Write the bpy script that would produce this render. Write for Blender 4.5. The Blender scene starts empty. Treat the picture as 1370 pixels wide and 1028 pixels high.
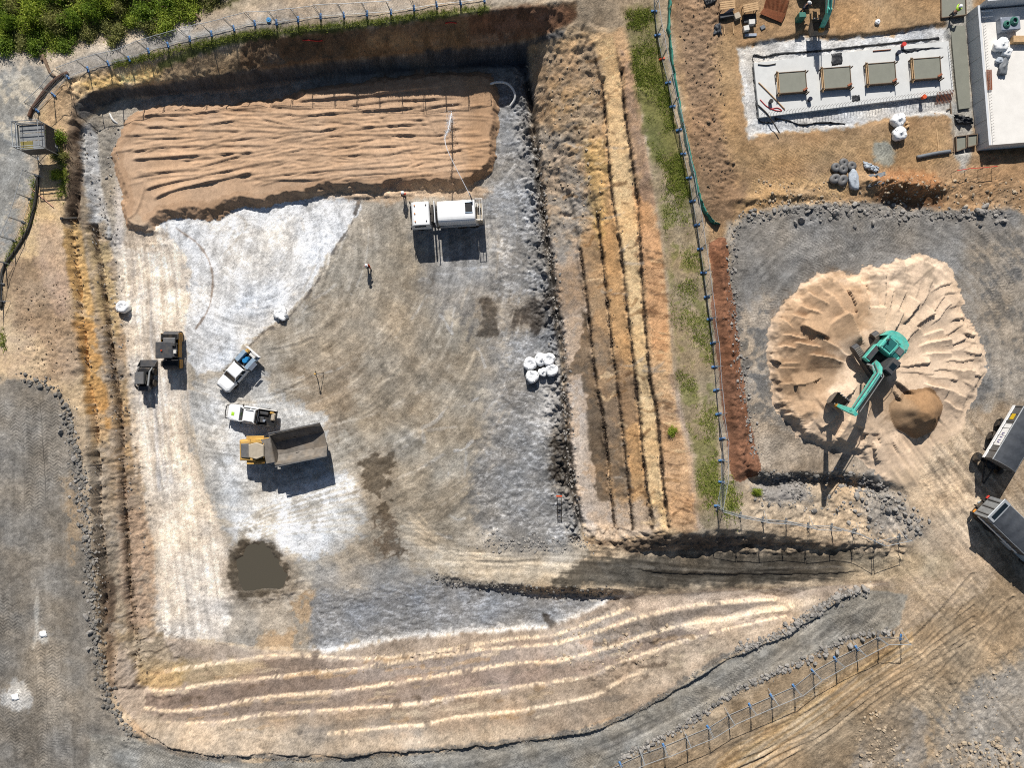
import bpy, math, random
import numpy as np
from mathutils import Vector, Matrix, Euler
from mathutils.geometry import delaunay_2d_cdt

# ------------------------------------------------------------------ camera, sky, sun, exposure
scene = bpy.context.scene
COL = scene.collection
H, F, CU, CV = 69.0, 911.0, 685.0, 514.0        # flying height (m), focal length (px), image centre (px)
cam_d = bpy.data.cameras.new('camera'); cam = bpy.data.objects.new('camera', cam_d); COL.objects.link(cam)
cam.location = (0, 0, H); cam.rotation_euler = (0, 0, 0)
cam_d.sensor_width = 36.0; cam_d.lens = 36.0 * F / 1370.0
cam_d.clip_start = 0.5; cam_d.clip_end = 2000
scene.camera = cam
SUN_EL, SUN_AZ = math.radians(38.5), math.radians(-4.0)
sun_dir = Vector((math.sin(SUN_AZ)*math.cos(SUN_EL), math.cos(SUN_AZ)*math.cos(SUN_EL), math.sin(SUN_EL)))
world = bpy.data.worlds.new('World'); scene.world = world; world.use_nodes = True
wn = world.node_tree.nodes; wl = world.node_tree.links
sky = wn.new('ShaderNodeTexSky'); sky.sky_type = 'NISHITA'; sky.sun_disc = False
sky.sun_elevation = SUN_EL; sky.sun_rotation = SUN_AZ
wn['Background'].inputs['Strength'].default_value = 0.05
wl.new(sky.outputs[0], wn['Background'].inputs['Color'])
sd = bpy.data.lights.new('sun', 'SUN'); sd.energy = 5.0; sd.angle = math.radians(0.5); sd.color = (1.0, 0.968, 0.925)
sun = bpy.data.objects.new('sun', sd); COL.objects.link(sun)
sun.rotation_euler = (-sun_dir).to_track_quat('-Z', 'Y').to_euler()
vs = scene.view_settings; vs.view_transform = 'Standard'; vs.look = 'None'; vs.gamma = 1.0; vs.exposure = 0.34
vs.use_curve_mapping = False
scene.cycles.use_denoising = False; scene.cycles.pixel_filter_type = 'BLACKMAN_HARRIS'; scene.cycles.filter_width = 1.05
scene.cycles.max_bounces = 5; scene.cycles.diffuse_bounces = 3; scene.cycles.transparent_max_bounces = 8
KALB = 0.74           # display colour -> albedo under this light

# ------------------------------------------------------------------ small maths
rng = np.random.default_rng(11); random.seed(5)
def lin(c):
    c = np.asarray(c, dtype=np.float32)/255.0
    return np.where(c <= 0.04045, c/12.92, ((c+0.055)/1.055)**2.4)
def alb(c): return tuple(float(x) for x in np.minimum(lin(c)*KALB, 0.85))
def P(u, v, z=0.0):
    s = (H-z)/F
    return Vector(((u-CU)*s, -(v-CV)*s, z))
_TAB = [np.random.default_rng(900+i).random((256, 256), dtype=np.float32) for i in range(8)]
def vnoise(x, y, seed=0):
    t = _TAB[seed % 8]
    xf = np.floor(x); yf = np.floor(y)
    xi = xf.astype(np.int32) + seed*37; yi = yf.astype(np.int32) + seed*91
    fx = (x-xf).astype(np.float32); fy = (y-yf).astype(np.float32)
    fx = fx*fx*fx*(fx*(fx*6-15)+10); fy = fy*fy*fy*(fy*(fy*6-15)+10)
    x0 = xi & 255; x1 = (xi+1) & 255; y0 = yi & 255; y1 = (yi+1) & 255
    a = t[y0, x0]; b = t[y0, x1]; c = t[y1, x0]; d = t[y1, x1]
    return (a+(b-a)*fx + ((c+(d-c)*fx)-(a+(b-a)*fx))*fy)*2-1
def fbm(x, y, scale, octv=4, seed=0, gain=0.5):
    r = np.zeros_like(x, dtype=np.float32); a = 1.0; f = 1.0/scale; n = 0
    for i in range(octv):
        c, s = math.cos(0.6*i+seed), math.sin(0.6*i+seed)
        r += a*vnoise((x*c-y*s)*f+13.7*i, (x*s+y*c)*f-7.3*i, seed+i); n += a; a *= gain; f *= 2.03
    return r/n*1.6
def sstep(a, b, x):
    t = np.clip((x-a)/(b-a), 0, 1); return t*t*(3-2*t)
def seg_dist(px, py, poly, closed=False):
    """distance, arclength and signed side to a polyline"""
    pts = list(poly)
    if closed: pts = pts+[pts[0]]
    best = np.full(px.shape, 1e9, np.float32); arc = np.zeros(px.shape, np.float32); side = np.zeros(px.shape, np.float32)
    L = 0.0
    for (ax, ay), (bx, by) in zip(pts[:-1], pts[1:]):
        dx, dy = bx-ax, by-ay; l2 = dx*dx+dy*dy
        if l2 < 1e-9: continue
        l = math.sqrt(l2)
        t = np.clip(((px-ax)*dx+(py-ay)*dy)/l2, 0, 1)
        ex = px-ax-t*dx; ey = py-ay-t*dy
        d = ex*ex+ey*ey; m = d < best
        best = np.where(m, d, best); arc = np.where(m, L+t*l, arc)
        side = np.where(m, (dx*ey-dy*ex)/l, side)
        L += l
    return np.sqrt(best), arc, side, L
def inside(px, py, poly):
    r = np.zeros(px.shape, bool); n = len(poly)
    for i in range(n):
        ax, ay = poly[i]; bx, by = poly[(i+1) % n]
        if ay == by: continue
        c = ((ay > py) != (by > py)) & (px < (bx-ax)*(py-ay)/(by-ay)+ax)
        r ^= c
    return r
def sdf(px, py, poly):
    d, _, _, _ = seg_dist(px, py, poly, True)
    return np.where(inside(px, py, poly), -d, d)
def cr(pts, n=6):
    """Catmull-Rom resampling of a list of tuples"""
    p = [np.array(q, float) for q in pts]; p = [2*p[0]-p[1]]+p+[2*p[-1]-p[-2]]
    out = []
    for i in range(1, len(p)-2):
        for k in range(n):
            t = k/n
            out.append(tuple(0.5*((2*p[i])+(-p[i-1]+p[i+1])*t+(2*p[i-1]-5*p[i]+4*p[i+1]-p[i+2])*t*t+(-p[i-1]+3*p[i]-3*p[i+1]+p[i+2])*t**3)))
    out.append(tuple(p[-2])); return out

# ------------------------------------------------------------------ terrain: breaklines traced as (px, py, level)
def axis(lo, hi, step, far):
    inner = list(np.arange(lo, hi+1e-6, step)); s = step; a = lo; left = []
    while a > -far: s = min(s*1.25, 40); a -= s; left.append(a)
    s = step; b = hi; right = []
    while b < far: s = min(s*1.25, 40); b += s; right.append(b)
    return np.array(left[::-1]+inner+right, np.float32)
GX = axis(-55.0, 55.0, 0.1, 420); GY = axis(-42.0, 42.0, 0.1, 420)
NX, NY = len(GX), len(GY)
X, Y = np.meshgrid(GX, GY)

FENCE_TOP = [(50,148,-3.05),(72,127,-3.05),(91,103,-3.0),(118,93,-2.95),(145,85,-2.9),(173,79,-2.75),(199,68,-2.6),(225,60,-2.4),(254,52,-2.1),
             (283,45,-1.8),(313,38,-1.55),(341,31,-1.3),(370,30,-1.2),(399,26,-1.05),(429,22,-.85),(460,20,-.7),(491,18,-.5),(523,16,-.35),(554,11,-.2),
             (584,6,-.1),(616,3,0),(648,-1,0),(680,-5,0),(712,-9,0),(744,-12,0),(776,-14,0),(808,-14,0)]
T0 = [(40,165,-3.1),(75,122,-3.05),(92,108,-3),(118,98,-3),(150,90,-2.95),(200,77,-2.65),(240,67,-2.35),(300,55,-1.85),(345,47,-1.5),(400,41,-1.2),(450,38,-.9),
      (500,31,-.6),(560,23,-.3),(620,17,-.05),(700,9,0),(745,3,0),(775,0,0)]
T1 = [(97,158,-3.5),(104,138,-3.5),(126,122,-3.6),(150,115,-3.7),(210,111,-3.8),(300,100,-3.5),(345,92,-3.3),(450,78,-3.0),(560,71,-3.0),(640,64,-3.0),(700,54,-2.7),(735,45,-1.5),(757,34,-.9)]
def inward(line, dx, dy, zz):
    """the same line shifted in the place by (dx, dy) metres and set to another level"""
    out = []
    for k, (u, v, z) in enumerate(line):
        w = P(u, v, z); z2 = zz[k] if isinstance(zz, (list, tuple)) else zz; s_ = F/(H-z2)
        out.append((CU+(w.x+dx)*s_, CV-(w.y+dy)*s_, z2))
    return out
T2 = inward(T1[2:11], .1, -.75, [-5.0,-5.15,-5.5,-5.9,-6,-6,-6,-6,-6])
R0 = [(705,112,-6),(712,150,-6),(722,250,-6),(735,350,-6),(742,400,-6),(752,480,-6),(757,560,-6),(764,640,-6),(775,700,-6)]
RA = [(728,100,-3.2),(745,180,-3.9),(764,260,-4.5),(777,334,-4.7),(787,414,-4.6),(796,500,-4.6),(805,551,-4.6),(813,607,-4.6),(817,658,-4.6),(822,705,-4.6)]
RB = [(760,72,-1.8),(780,160,-2.7),(793,230,-3.3),(800,288,-3.6),(808,365,-3.6),(818,455,-3.5),(828,533,-3.5),(833,577,-3.5),(840,643,-3.5),(846,708,-3.5)]
RC = [(794,54,-1.0),(805,110,-1.7),(810,153,-2.1),(818,256,-2.35),(828,314,-2.4),(838,403,-2.3),(850,508,-2.3),(856,564,-2.3),(864,641,-2.3),(870,679,-2.3),(873,708,-2.3)]
RD = [(820,46,-.5),(831,95,-.85),(835,143,-1.05),(844,205,-1.15),(854,280,-1.2),(860,393,-1.15),(870,510,-1.1),(878,546,-1.1),(884,602,-1.1),(887,643,-1.1),(895,706,-1.1)]
RE = [(838,30,-.25),(850,100,-.2),(862,180,-.15),(875,260,-.1),(885,330,-.1),(893,400,-.1),(897,470,-.1),(905,540,-.1),(925,610,-.05),(930,680,-.05),(934,709,-.05)]
NR0 = [(775,700,-6),(798,722,-5.1),(822,722,-4.6),(846,723,-3.5),(873,720,-2.3),(897,714,-1.1),(934,712,-.1),(965,708,0),(1010,711,0),(1060,719,0),(1110,727,0.05),(1170,729,.15),(1210,722,0.2)]
NR1 = [(780,722,-6),(800,740,-5.3),(850,740,-4.2),(900,737,-3.2),(960,733,-2.3),(1010,731,-1.75),(1060,732,-1.2),(1110,736,-.75),(1170,737,-.25),(1212,730,0.1)]
SR0 = [(590,772,-6),(690,781,-5.5),(760,787,-4.8),(830,789,-4.0),(900,787,-3.1),(1000,783,-2.0),(1100,778,-.9),(1200,766,-.1)]
SR1 = [(600,784,-6.5),(690,793,-6.6),(760,797,-6.2),(815,800,-5.4),(850,800,-4.3),(900,797,-3.35),(1000,792,-2.2),(1100,788,-1.0),(1190,778,-.1)]
L0 = [(225,858,-6),(290,858,-6),(350,866,-6),(430,868,-6.2),(475,860,-6.4),(556,850,-6.5),(689,839,-6.5),(735,836,-6.4),(780,820,-5.9),(815,808,-5.2)]
L1 = [(222,902,-5.0),(284,892,-5.0),(349,882,-5.0),(400,880,-5.0),(459,884,-5.1),(516,884,-5.2),(570,877,-5.3),(637,866,-5.4),(689,858,-5.4),(740,853,-5.3),(790,836,-4.9),(840,818,-4.2)]
L2 = [(196,927,-4.2),(232,927,-4.2),(284,918,-4.2),(349,911,-4.2),(386,907,-4.2),(459,900,-4.2),(530,890,-4.3),(600,879,-4.4),(640,873,-4.5),(689,869,-4.6),(745,864,-4.4),(800,848,-4.0),(860,828,-3.2),(940,812,-2.3),(1040,805,-1.5)]
L3 = [(195,951,-3.4),(230,955,-3.4),(284,950,-3.4),(349,937,-3.3),(421,931,-3.3),(491,923,-3.2),(556,912,-3.2),(610,904,-3.2),(689,891,-3.2),(734,889,-3.1),(775,881,-2.9),(830,865,-2.5),(880,848,-2.0),(925,838,-1.7),(1000,826,-1.1),(1070,812,-.7)]
L4 = [(225,972,-2.7),(300,969,-2.6),(349,960,-2.6),(421,955,-2.5),(491,950,-2.4),(556,945,-2.3),(610,936,-2.3),(689,924,-2.1),(739,916,-2.0),(783,909,-1.8),(820,894,-1.6),(880,872,-1.3),(960,848,-.8),(1050,828,-.45)]
L4b = [(440,985,-1.9),(540,975,-1.75),(570,973,-1.7),(610,963,-1.6),(689,955,-1.4),(742,946,-1.3),(796,934,-1.1),(831,914,-1.0),(864,900,-.9)]
L5 = [(160,960,-2.3),(178,982,-2.1),(210,999,-2.0),(243,1010,-1.8),(297,1017,-1.7),(349,1013,-1.6),(435,1016,-1.4),(529,1008,-1.2),(610,1001,-1.0),(689,992,-.9),(748,984,-.8),(802,972,-.7),
      (864,945,-.6),(904,920,-.5),(950,890,-.4),(985,872,-.3),(1029,856,-.2),(1047,847,-.2),(1088,820,-.1),(1128,795,0),(1163,788,0)]
LC = [(90,165,-3.25),(93,220,-3.3),(84,298,-3.3),(90,370,-3.2),(97,430,-3.1),(105,500,-3.0),(113,560,-2.8),(118,620,-2.75),(119,690,-2.7),(126,760,-2.6),(131,850,-2.5),(142,925,-2.4)]
LM = inward(LC, .55, 0, [-4.3,-4.3,-4.1,-4.1,-4.0,-3.9,-3.9,-3.9,-3.9,-3.9,-3.6,-3.0])
LN = [(118,178,-4.7),(119,240,-4.8),(115,300,-4.6),(122,350,-4.6),(131,400,-4.6),(137,450,-4.5),(145,510,-4.5),(152,560,-4.5),(156,620,-4.5),(159,680,-4.5),(164,760,-4.5),(172,850,-4.3),(182,912,-3.8)]
LN2 = inward(LN[2:], .4, 0, [-5.4,-5.4,-5.3,-5.2,-5.2,-5.2,-5.1,-5.1,-5.1,-4.9,-4.6])
LF = [(130,178,-5.1),(134,240,-5.5),(152,330,-6),(163,410,-6),(172,470,-6),(180,520,-6),(184,580,-6),(190,640,-6),(202,700,-6),(213,780,-6),(219,845,-6)]
def riser(line, dv, dz): return [(u, v-dv, z-dz) for (u, v, z) in line]
break_lines = [FENCE_TOP, T0, T1, T2, R0, RA, RB, RC, RD, RE, NR0, NR1, SR0, SR1, L0, L5, LC, LM, LN, LN2, LF]
for L, dz in ((L1, .55), (L2, .5), (L3, .5), (L4, .5), (L4b, .4)):
    break_lines += [L, riser(L, 6, dz)]
# small risers on the east benches: the lower lip just west of each bench line
for L in (RA, RB, RC, RD):
    break_lines.append([(u-4, v, z-.5) for (u, v, z) in L if v > (250 if L in (RA, RB) else 90)])
# natural ground beyond the works
break_lines += [[(-130,v_,-3.3) for v_ in range(-100, 1200, 130)], [(1500,v_,.4) for v_ in range(-100, 1200, 130)], [(u_,-100,z_) for u_, z_ in ((0,-3),(200,-2.2),(400,-1),(600,-.1),(800,0),(1000,.3),(1200,.5),(1400,.6))],
                [(u_,1110,z_) for u_, z_ in ((0,-2.8),(200,-2.3),(400,-1.8),(600,-1.4),(800,-1),(1000,-.5),(1200,0),(1400,.3))], [(-40,540,-3),(-40,740,-2.95),(-40,960,-2.8)], [(60,620,-2.85),(70,900,-2.7)]]
break_lines += [[(-60,60,-3.4),(0,62,-3.2),(130,52,-3.0),(260,18,-2.2),(420,-10,-1.0),(600,-30,0)],
                [(-40,200,-3.4),(20,210,-3.3),(30,300,-3.3),(-10,400,-3.3)], [(0,512,-3.0),(55,515,-2.9),(80,533,-2.8)],
                [(-20,760,-2.9),(60,760,-2.8)], [(-20,990,-2.7),(120,990,-2.5)], [(150,1060,-2.4),(400,1070,-1.7),(800,1060,-.9)],
                [(880,1010,-.7),(1000,930,-.35),(1180,855,0)], [(1010,1040,-.4),(1250,1000,0),(1400,960,.2)],
                [(905,20,0),(925,200,.05),(960,400,0),(985,660,0)], [(940,10,.3),(985,250,.3)], [(980,300,.25),(1360,300,.3)], [(1400,-30,.6),(1390,250,.5)],
                [(990,620,.1),(1150,630,.15),(1210,670,.1)], [(1250,700,0),(1400,700,.2)], [(450,300,-6),(600,400,-6)], [(300,400,-6),(500,600,-6)], [(400,700,-6),(640,700,-6)],
                [(430,820,-6.5),(600,815,-6.6),(740,815,-6.5)], [(250,700,-6),(300,800,-6)], [(560,745,-6),(700,757,-5.7)]]
pts2, ptz, eds = [], [], []
for bl in break_lines:
    p0 = None
    for (u, v, z) in bl:
        w = P(u, v, z); pts2.append(Vector((w.x, w.y))); ptz.append(z)
        if p0 is not None: eds.append((p0, len(pts2)-1))
        p0 = len(pts2)-1
for (x, y, z) in [(-430,-430,-6),(430,-430,1),(430,430,2),(-430,430,-5),(-430,0,-6),(430,0,1.5),(0,430,-1),(0,-430,-2.5),(-90,60,-4),(90,60,1),(90,-60,.5),(-90,-60,-3.5),(0,60,-1),(0,-60,-1.6)]:
    pts2.append(Vector((x, y))); ptz.append(z)
cv, ce, cf, ov, oe, of = delaunay_2d_cdt(pts2, eds, [], 0, 1e-4, True)
pa = np.array([(p.x, p.y) for p in pts2]); pz = np.array(ptz)
cz = []
for i, p in enumerate(cv):
    if ov[i]: cz.append(float(np.mean([ptz[k] for k in ov[i]])))
    else:
        d = (pa[:, 0]-p.x)**2+(pa[:, 1]-p.y)**2; k = np.argsort(d)[:2]; w = 1/(d[k]+1e-6); cz.append(float((pz[k]*w).sum()/w.sum()))
TZ = np.zeros((NY, NX), np.float32)
for f in cf:
    a, b, c = f[0], f[1], f[2]
    ax, ay, bx, by, cx_, cy_ = cv[a].x, cv[a].y, cv[b].x, cv[b].y, cv[c].x, cv[c].y
    i0, i1 = np.searchsorted(GX, min(ax, bx, cx_)-1e-4), np.searchsorted(GX, max(ax, bx, cx_)+1e-4)
    j0, j1 = np.searchsorted(GY, min(ay, by, cy_)-1e-4), np.searchsorted(GY, max(ay, by, cy_)+1e-4)
    if i1 <= i0 or j1 <= j0: continue
    det = (by-cy_)*(ax-cx_)+(cx_-bx)*(ay-cy_)
    if abs(det) < 1e-9: continue
    xx = X[j0:j1, i0:i1]; yy = Y[j0:j1, i0:i1]
    l0 = ((by-cy_)*(xx-cx_)+(cx_-bx)*(yy-cy_))/det; l1 = ((cy_-ay)*(xx-cx_)+(ax-cx_)*(yy-cy_))/det; l2 = 1-l0-l1
    m = (l0 >= -1e-5) & (l1 >= -1e-5) & (l2 >= -1e-5)
    TZ[j0:j1, i0:i1] = np.where(m, l0*cz[a]+l1*cz[b]+l2*cz[c], TZ[j0:j1, i0:i1])
def gsample(A, x, y):
    ix = np.clip(np.searchsorted(GX, x)-1, 0, NX-2); iy = np.clip(np.searchsorted(GY, y)-1, 0, NY-2)
    tx = np.clip((x-GX[ix])/(GX[ix+1]-GX[ix]), 0, 1); ty = np.clip((y-GY[iy])/(GY[iy+1]-GY[iy]), 0, 1)
    return (A[iy, ix]*(1-tx)+A[iy, ix+1]*tx)*(1-ty)+(A[iy+1, ix]*(1-tx)+A[iy+1, ix+1]*tx)*ty
n2 = fbm(X, Y, 2.6, 3, 1); n3 = fbm(X, Y, 2.6, 3, 4)
Z = gsample(TZ, X+0.22*n2, Y+0.22*n3).astype(np.float32)
near = (np.abs(X) < 56) & (np.abs(Y) < 43)
Z += 0.10*fbm(X, Y, 9, 3, 2) + 0.030*fbm(X, Y, 1.4, 3, 5)
def plane_uv(z0):
    return CU+X*(F/(H-z0)), CV-Y*(F/(H-z0))
def area(uu, vv, poly, pad=20):
    us = [p[0] for p in poly]; vs_ = [p[1] for p in poly]
    return np.nonzero((uu > min(us)-pad) & (uu < max(us)+pad) & (vv > min(vs_)-pad) & (vv < max(vs_)+pad))
ZONE = np.zeros((NY, NX), np.int8)
TRK = np.zeros((NY, NX), np.float32); PHS = np.zeros((NY, NX), np.float32); WET = np.zeros((NY, NX), np.float32)

# sand bed --------------------------------------------------------------------
U5, V5 = plane_uv(-5.0); U6, V6 = plane_uv(-6.0); U0, V0 = plane_uv(0.0)
BED = cr([(170,166),(186,154),(240,148),(300,144),(350,138),(400,129),(450,116),(560,104),(640,98),(654,120),(658,160),(656,200),(646,226),(624,238),(600,240),(540,243),(480,244),(440,248),(400,256),(360,264),(310,271),(290,281),(268,284),(235,278),
          (215,282),(203,292),(190,302),(176,298),(170,278),(164,246),(154,222),(166,190)], 4)[:-1]
ii = area(U5, V5, BED, 30); uu, vv = U5[ii], V5[ii]; xx, yy = X[ii], Y[ii]
d = sdf(uu, vv, BED)+4.5*fbm(xx, yy, 2.4, 4, 3)+1.6*fbm(xx, yy, .5, 3, 6)
bed_top = -4.98+0.10*fbm(xx, yy, 7, 2, 6)+0.012*fbm(xx, yy, .5, 2, 2)
strokes = [[(182,155),(245,152),(300,147)],[(190,170),(270,167),(330,160)],[(183,186),(245,184),(310,183)],[(172,203),(225,196),(285,195)],[(172,214),(240,209),(345,204)],[(178,234),(250,226),(330,207)],
  [(190,255),(230,243),(350,220)],[(202,268),(240,252),(345,230)],[(395,137),(440,132),(510,126),(560,120),(595,116)],[(380,147),(400,155),(470,150),(560,144),(622,137)],[(345,158),(420,176),(455,172),(580,165)],[(450,167),(520,162),(575,160)],
  [(430,183),(500,180),(560,181),(600,178)],[(440,199),(490,194)],[(435,210),(500,205),(560,200)],[(395,231),(520,223),(560,219)],[(330,240),(400,231),(520,216)],[(540,228),(575,214)],[(460,142),(540,134),(618,131)],
  [(520,193),(560,189),(600,190)],[(240,143),(300,140),(360,146)],[(205,148),(260,145),(345,138)],[(150,300),(182,285),(196,240)],[(600,190),(615,200),(632,210)],[(560,212),(600,200)],[(520,190),(600,186)],[(470,176),(590,172)],[(300,147),(330,146),(352,146)]]
amps = [.2,.2,.16,.2,.24,.17,.2,.24,.26,.26,.22,.2,.2,.16,.17,.17,.15,.2,.2,.13,.17,.17,.12,.14,.13,.12,.14,.16]
r2 = random.Random(3)
for k in range(420):
    a = r2.random()
    u0 = r2.uniform(290, 440) if a < .45 else (r2.uniform(430, 615) if a < .9 else r2.uniform(190, 300)); v0 = r2.uniform(140, 240)
    sl = (190-v0)*.0028 if u0 < 400 else 0
    ln = r2.uniform(20, 130); an = sl+r2.gauss(-.06, .09)
    strokes.append([(u0-ln/2, v0-ln/2*an), (u0, v0+r2.gauss(0, 1.5)), (u0+ln/2, v0+ln/2*an)]); amps.append(r2.uniform(.04, .15))
rid = np.zeros_like(uu)
wob = .9*fbm(xx, yy, 3.0, 3, 5)
for st, am in zip(strokes, amps):
    st = cr(st, 4); us = [p[0] for p in st]; vs_ = [p[1] for p in st]
    k = np.nonzero((uu > min(us)-14) & (uu < max(us)+14) & (vv > min(vs_)-14) & (vv < max(vs_)+14))[0]
    if not len(k): continue
    dd, arc, side, L = seg_dist(uu[k], vv[k]+wob[k], st)
    fade = sstep(0, 14, arc)*sstep(0, 14, L-arc)
    w = np.where(side > 0, 1.1, 5.0) if am > .13 else np.where(side > 0, .9, 2.6)
    rid[k] = np.maximum(rid[k], am*1.45*np.exp(-(dd/w)**2)*fade*(0.75+0.35*vnoise(arc*.06+am*50, arc*0+am*9, 2)))
bed_top = bed_top+rid
batter = np.clip((9.5-d)/11.0, 0, 1); batter = batter+.05*fbm(xx, yy, .6, 3, 2)*(batter < .98)*(batter > .02)
zb = np.where(d < 0, 0, 0)
lowz = Z[ii]
ontop = (lowz < -4.7)
Z[ii] = np.where(ontop & (d < 11), lowz+(np.maximum(bed_top, lowz)-lowz)*batter, lowz)
zz = ZONE[ii]; zz[(d < 9) & ontop] = 2; ZONE[ii] = zz
BEDU = (ii, d)
# spilled sand tongues along the bed's foot
for (a, b, c, hgt) in [(505,262,52,.16),(455,262,36,.12),(560,258,44,.12),(200,310,24,.12)]:
    m = np.nonzero((np.abs(U6-a) < 3*c) & (np.abs(V6-b) < 30))
    Z[m] += hgt*np.exp(-((U6[m]-a)/c)**2-((V6[m]-b)/6)**2)*(1+.6*fbm(X[m], Y[m]*3, 1.2, 2, 3))
# floor: windrows of ripped rock by the east toe
toe = cr([(u, v) for (u, v, z) in R0], 4)
ii = area(U6, V6, toe, 34); uu, vv = U6[ii], V6[ii]; dd, arc, side, L = seg_dist(uu, vv, toe)
inw = (side > 0) if False else ((uu < np.interp(vv, [p[1] for p in toe], [p[0] for p in toe])))
ro = np.abs(fbm(X[ii], Y[ii], .9, 4, 7, .6))
Z[ii] += np.where(inw, (0.38*np.exp(-((dd-10)/7)**2)+.18*np.exp(-((dd-24)/10)**2))*(.15+1.9*ro), .18*np.exp(-((dd-6)/4)**2)*ro*2) - 0.75*np.exp(-(dd/3.6)**2)*(.6+1.0*np.abs(fbm(X[ii], Y[ii], 2.2, 3, 2)))
# ripped grey rock floor: rough
GREY_E = [(662,118),(706,122),(724,258),(738,390),(752,520),(764,650),(772,705),(742,733),(650,722),(632,640),(660,560),(672,480),(655,420),(660,330),(645,260),(655,200)]
ii = area(U6, V6, GREY_E, 10); d = sdf(U6[ii], V6[ii], GREY_E)+10*n2[ii]
m = sstep(8, -8, d)
Z[ii] += m*(0.075*np.abs(fbm(X[ii]*1.0+Y[ii]*.5, Y[ii]*1.5, 1.3, 4, 6))+0.03*fbm(X[ii], Y[ii], .35, 2, 3))
GREY_S = [(425,792),(500,784),(590,778),(690,792),(760,800),(810,806),(745,836),(690,842),(556,852),(470,862),(432,872),(415,835)]
ii = area(U6, V6, GREY_S, 10); d = sdf(U6[ii], V6[ii], GREY_S)+8*n2[ii]
m = sstep(8, -8, d)
Z[ii] += m*(0.09*np.abs(fbm(X[ii]*.7+Y[ii]*1.2, Y[ii]*2.0-X[ii]*.5, 1.5, 4, 6))+0.025*fbm(X[ii], Y[ii], .35, 2, 3))
# bench lines: grooves with crumbled lips
for L, z0, dep in ((RA, -4.7, .5), (RB, -3.6, .6), (RC, -2.4, .6), (RD, -1.2, .42), (LM, -4.0, .6), (LN2, -5.2, .7)):
    Uz, Vz = plane_uv(z0); ln = cr([(u, v) for (u, v, z) in L if v > (270 if L is RA or L is RB else 90)], 4); ii = area(Uz, Vz, ln, 12)
    dd, arc, side, LL = seg_dist(Uz[ii]+1.6*n2[ii], Vz[ii], ln)
    g = 0.6+0.6*vnoise(arc*.09, arc*0+z0, 1)+.25*vnoise(arc*.5, arc*0+z0, 2)
    Z[ii] += -dep*np.exp(-(dd/1.7)**2)*g + .12*np.exp(-((dd-4.0)/2.0)**2)*np.abs(fbm(X[ii], Y[ii], .7, 2, 4))
# rough ground patches: (polygon, level, amplitude, scale)
ROUGH = [([(20,380),(100,380),(112,500),(60,505),(20,480)], -3.1, .10, .9), ([(700,60),(800,60),(815,300),(770,330),(735,300),(712,150)], -4, .22, 1.2), ([(100,290),(160,300),(180,560),(200,700),(215,850),(165,860),(130,560)], -5.3, .15, .9),
         ([(905,0),(965,0),(965,140),(985,250),(950,280),(925,180)], .1, .16, .8), ([(1015,240),(1366,240),(1366,290),(980,300)], .3, .15, .9), ([(740,850),(830,820),(900,830),(860,900),(790,905),(740,890)], -3.5, .22, 1.3),
         ([(130,850),(230,850),(240,940),(190,990),(150,940)], -4, .20, 1.2), ([(1000,640),(1180,630),(1240,700),(1150,735),(1000,710)], 0, .16, 1.0), ([(1180,940),(1366,850),(1366,1028),(1130,1028)], .1, .10, 1.0),
         ([(320,75),(760,30),(705,112),(450,100),(300,112)], -4.5, .20, 1.4), ([(100,115),(200,110),(300,100),(300,118),(160,130),(110,160)], -5, .18, .9), ([(100,160),(160,150),(160,330),(125,320)], -6, .09, .8),
         ([(880,880),(1150,800),(1040,790),(840,830)], -1.5, .10, .9), ([(190,975),(440,985),(700,970),(700,992),(440,1014),(240,1006)], -1.8, .12, .9),([(815,60),(850,60),(870,140),(830,130)], -.6, .2, 1.2), ([(790,722),(940,708),(1060,716),(1200,722),(1200,740),(1060,738),(940,742),(800,744)], -1.6, .42, 1.3), ([(590,770),(830,780),(830,800),(690,800),(590,786)], -5.6, .22, .9)]
for poly, z0, am, sc in ROUGH:
    Uz, Vz = plane_uv(z0); ii = area(Uz, Vz, poly, 14); d = sdf(Uz[ii], Vz[ii], poly)+8*n3[ii]
    Z[ii] += sstep(9, -9, d)*am*(np.abs(fbm(X[ii], Y[ii], sc, 4, 3))-.25+.35*fbm(X[ii], Y[ii], sc*.35, 2, 5))
# sand pile -------------------------------------------------------------------
UP, VP = plane_uv(0.9)
PILE = cr([(1028,470),(1036,432),(1048,410),(1066,392),(1092,372),(1122,362),(1148,366),(1160,360),(1190,356),(1206,350),(1222,342),(1246,344),(1268,352),(1284,378),(1294,408),(1304,432),(1318,456),(1322,486),(1320,512),(1300,540),
           (1296,566),(1276,590),(1252,600),(1240,640),(1236,656),(1200,645),(1172,628),(1148,606),(1112,604),(1084,592),(1060,572),(1040,546),(1032,512)], 4)[:-1]
ii = area(UP, VP, PILE, 20); uu, vv = UP[ii], VP[ii]; xx, yy = X[ii], Y[ii]
d = sdf(uu, vv, PILE)+5*fbm(xx, yy, 1.6, 4, 2)+2*fbm(xx, yy, .4, 2, 5)
cxp, cyp = 1168., 492.
ang = np.arctan2(vv-cyp, uu-cxp); rad = np.hypot(uu-cxp, vv-cyp)
r3 = random.Random(21); fo = np.zeros(uu.shape, np.float32)
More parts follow.
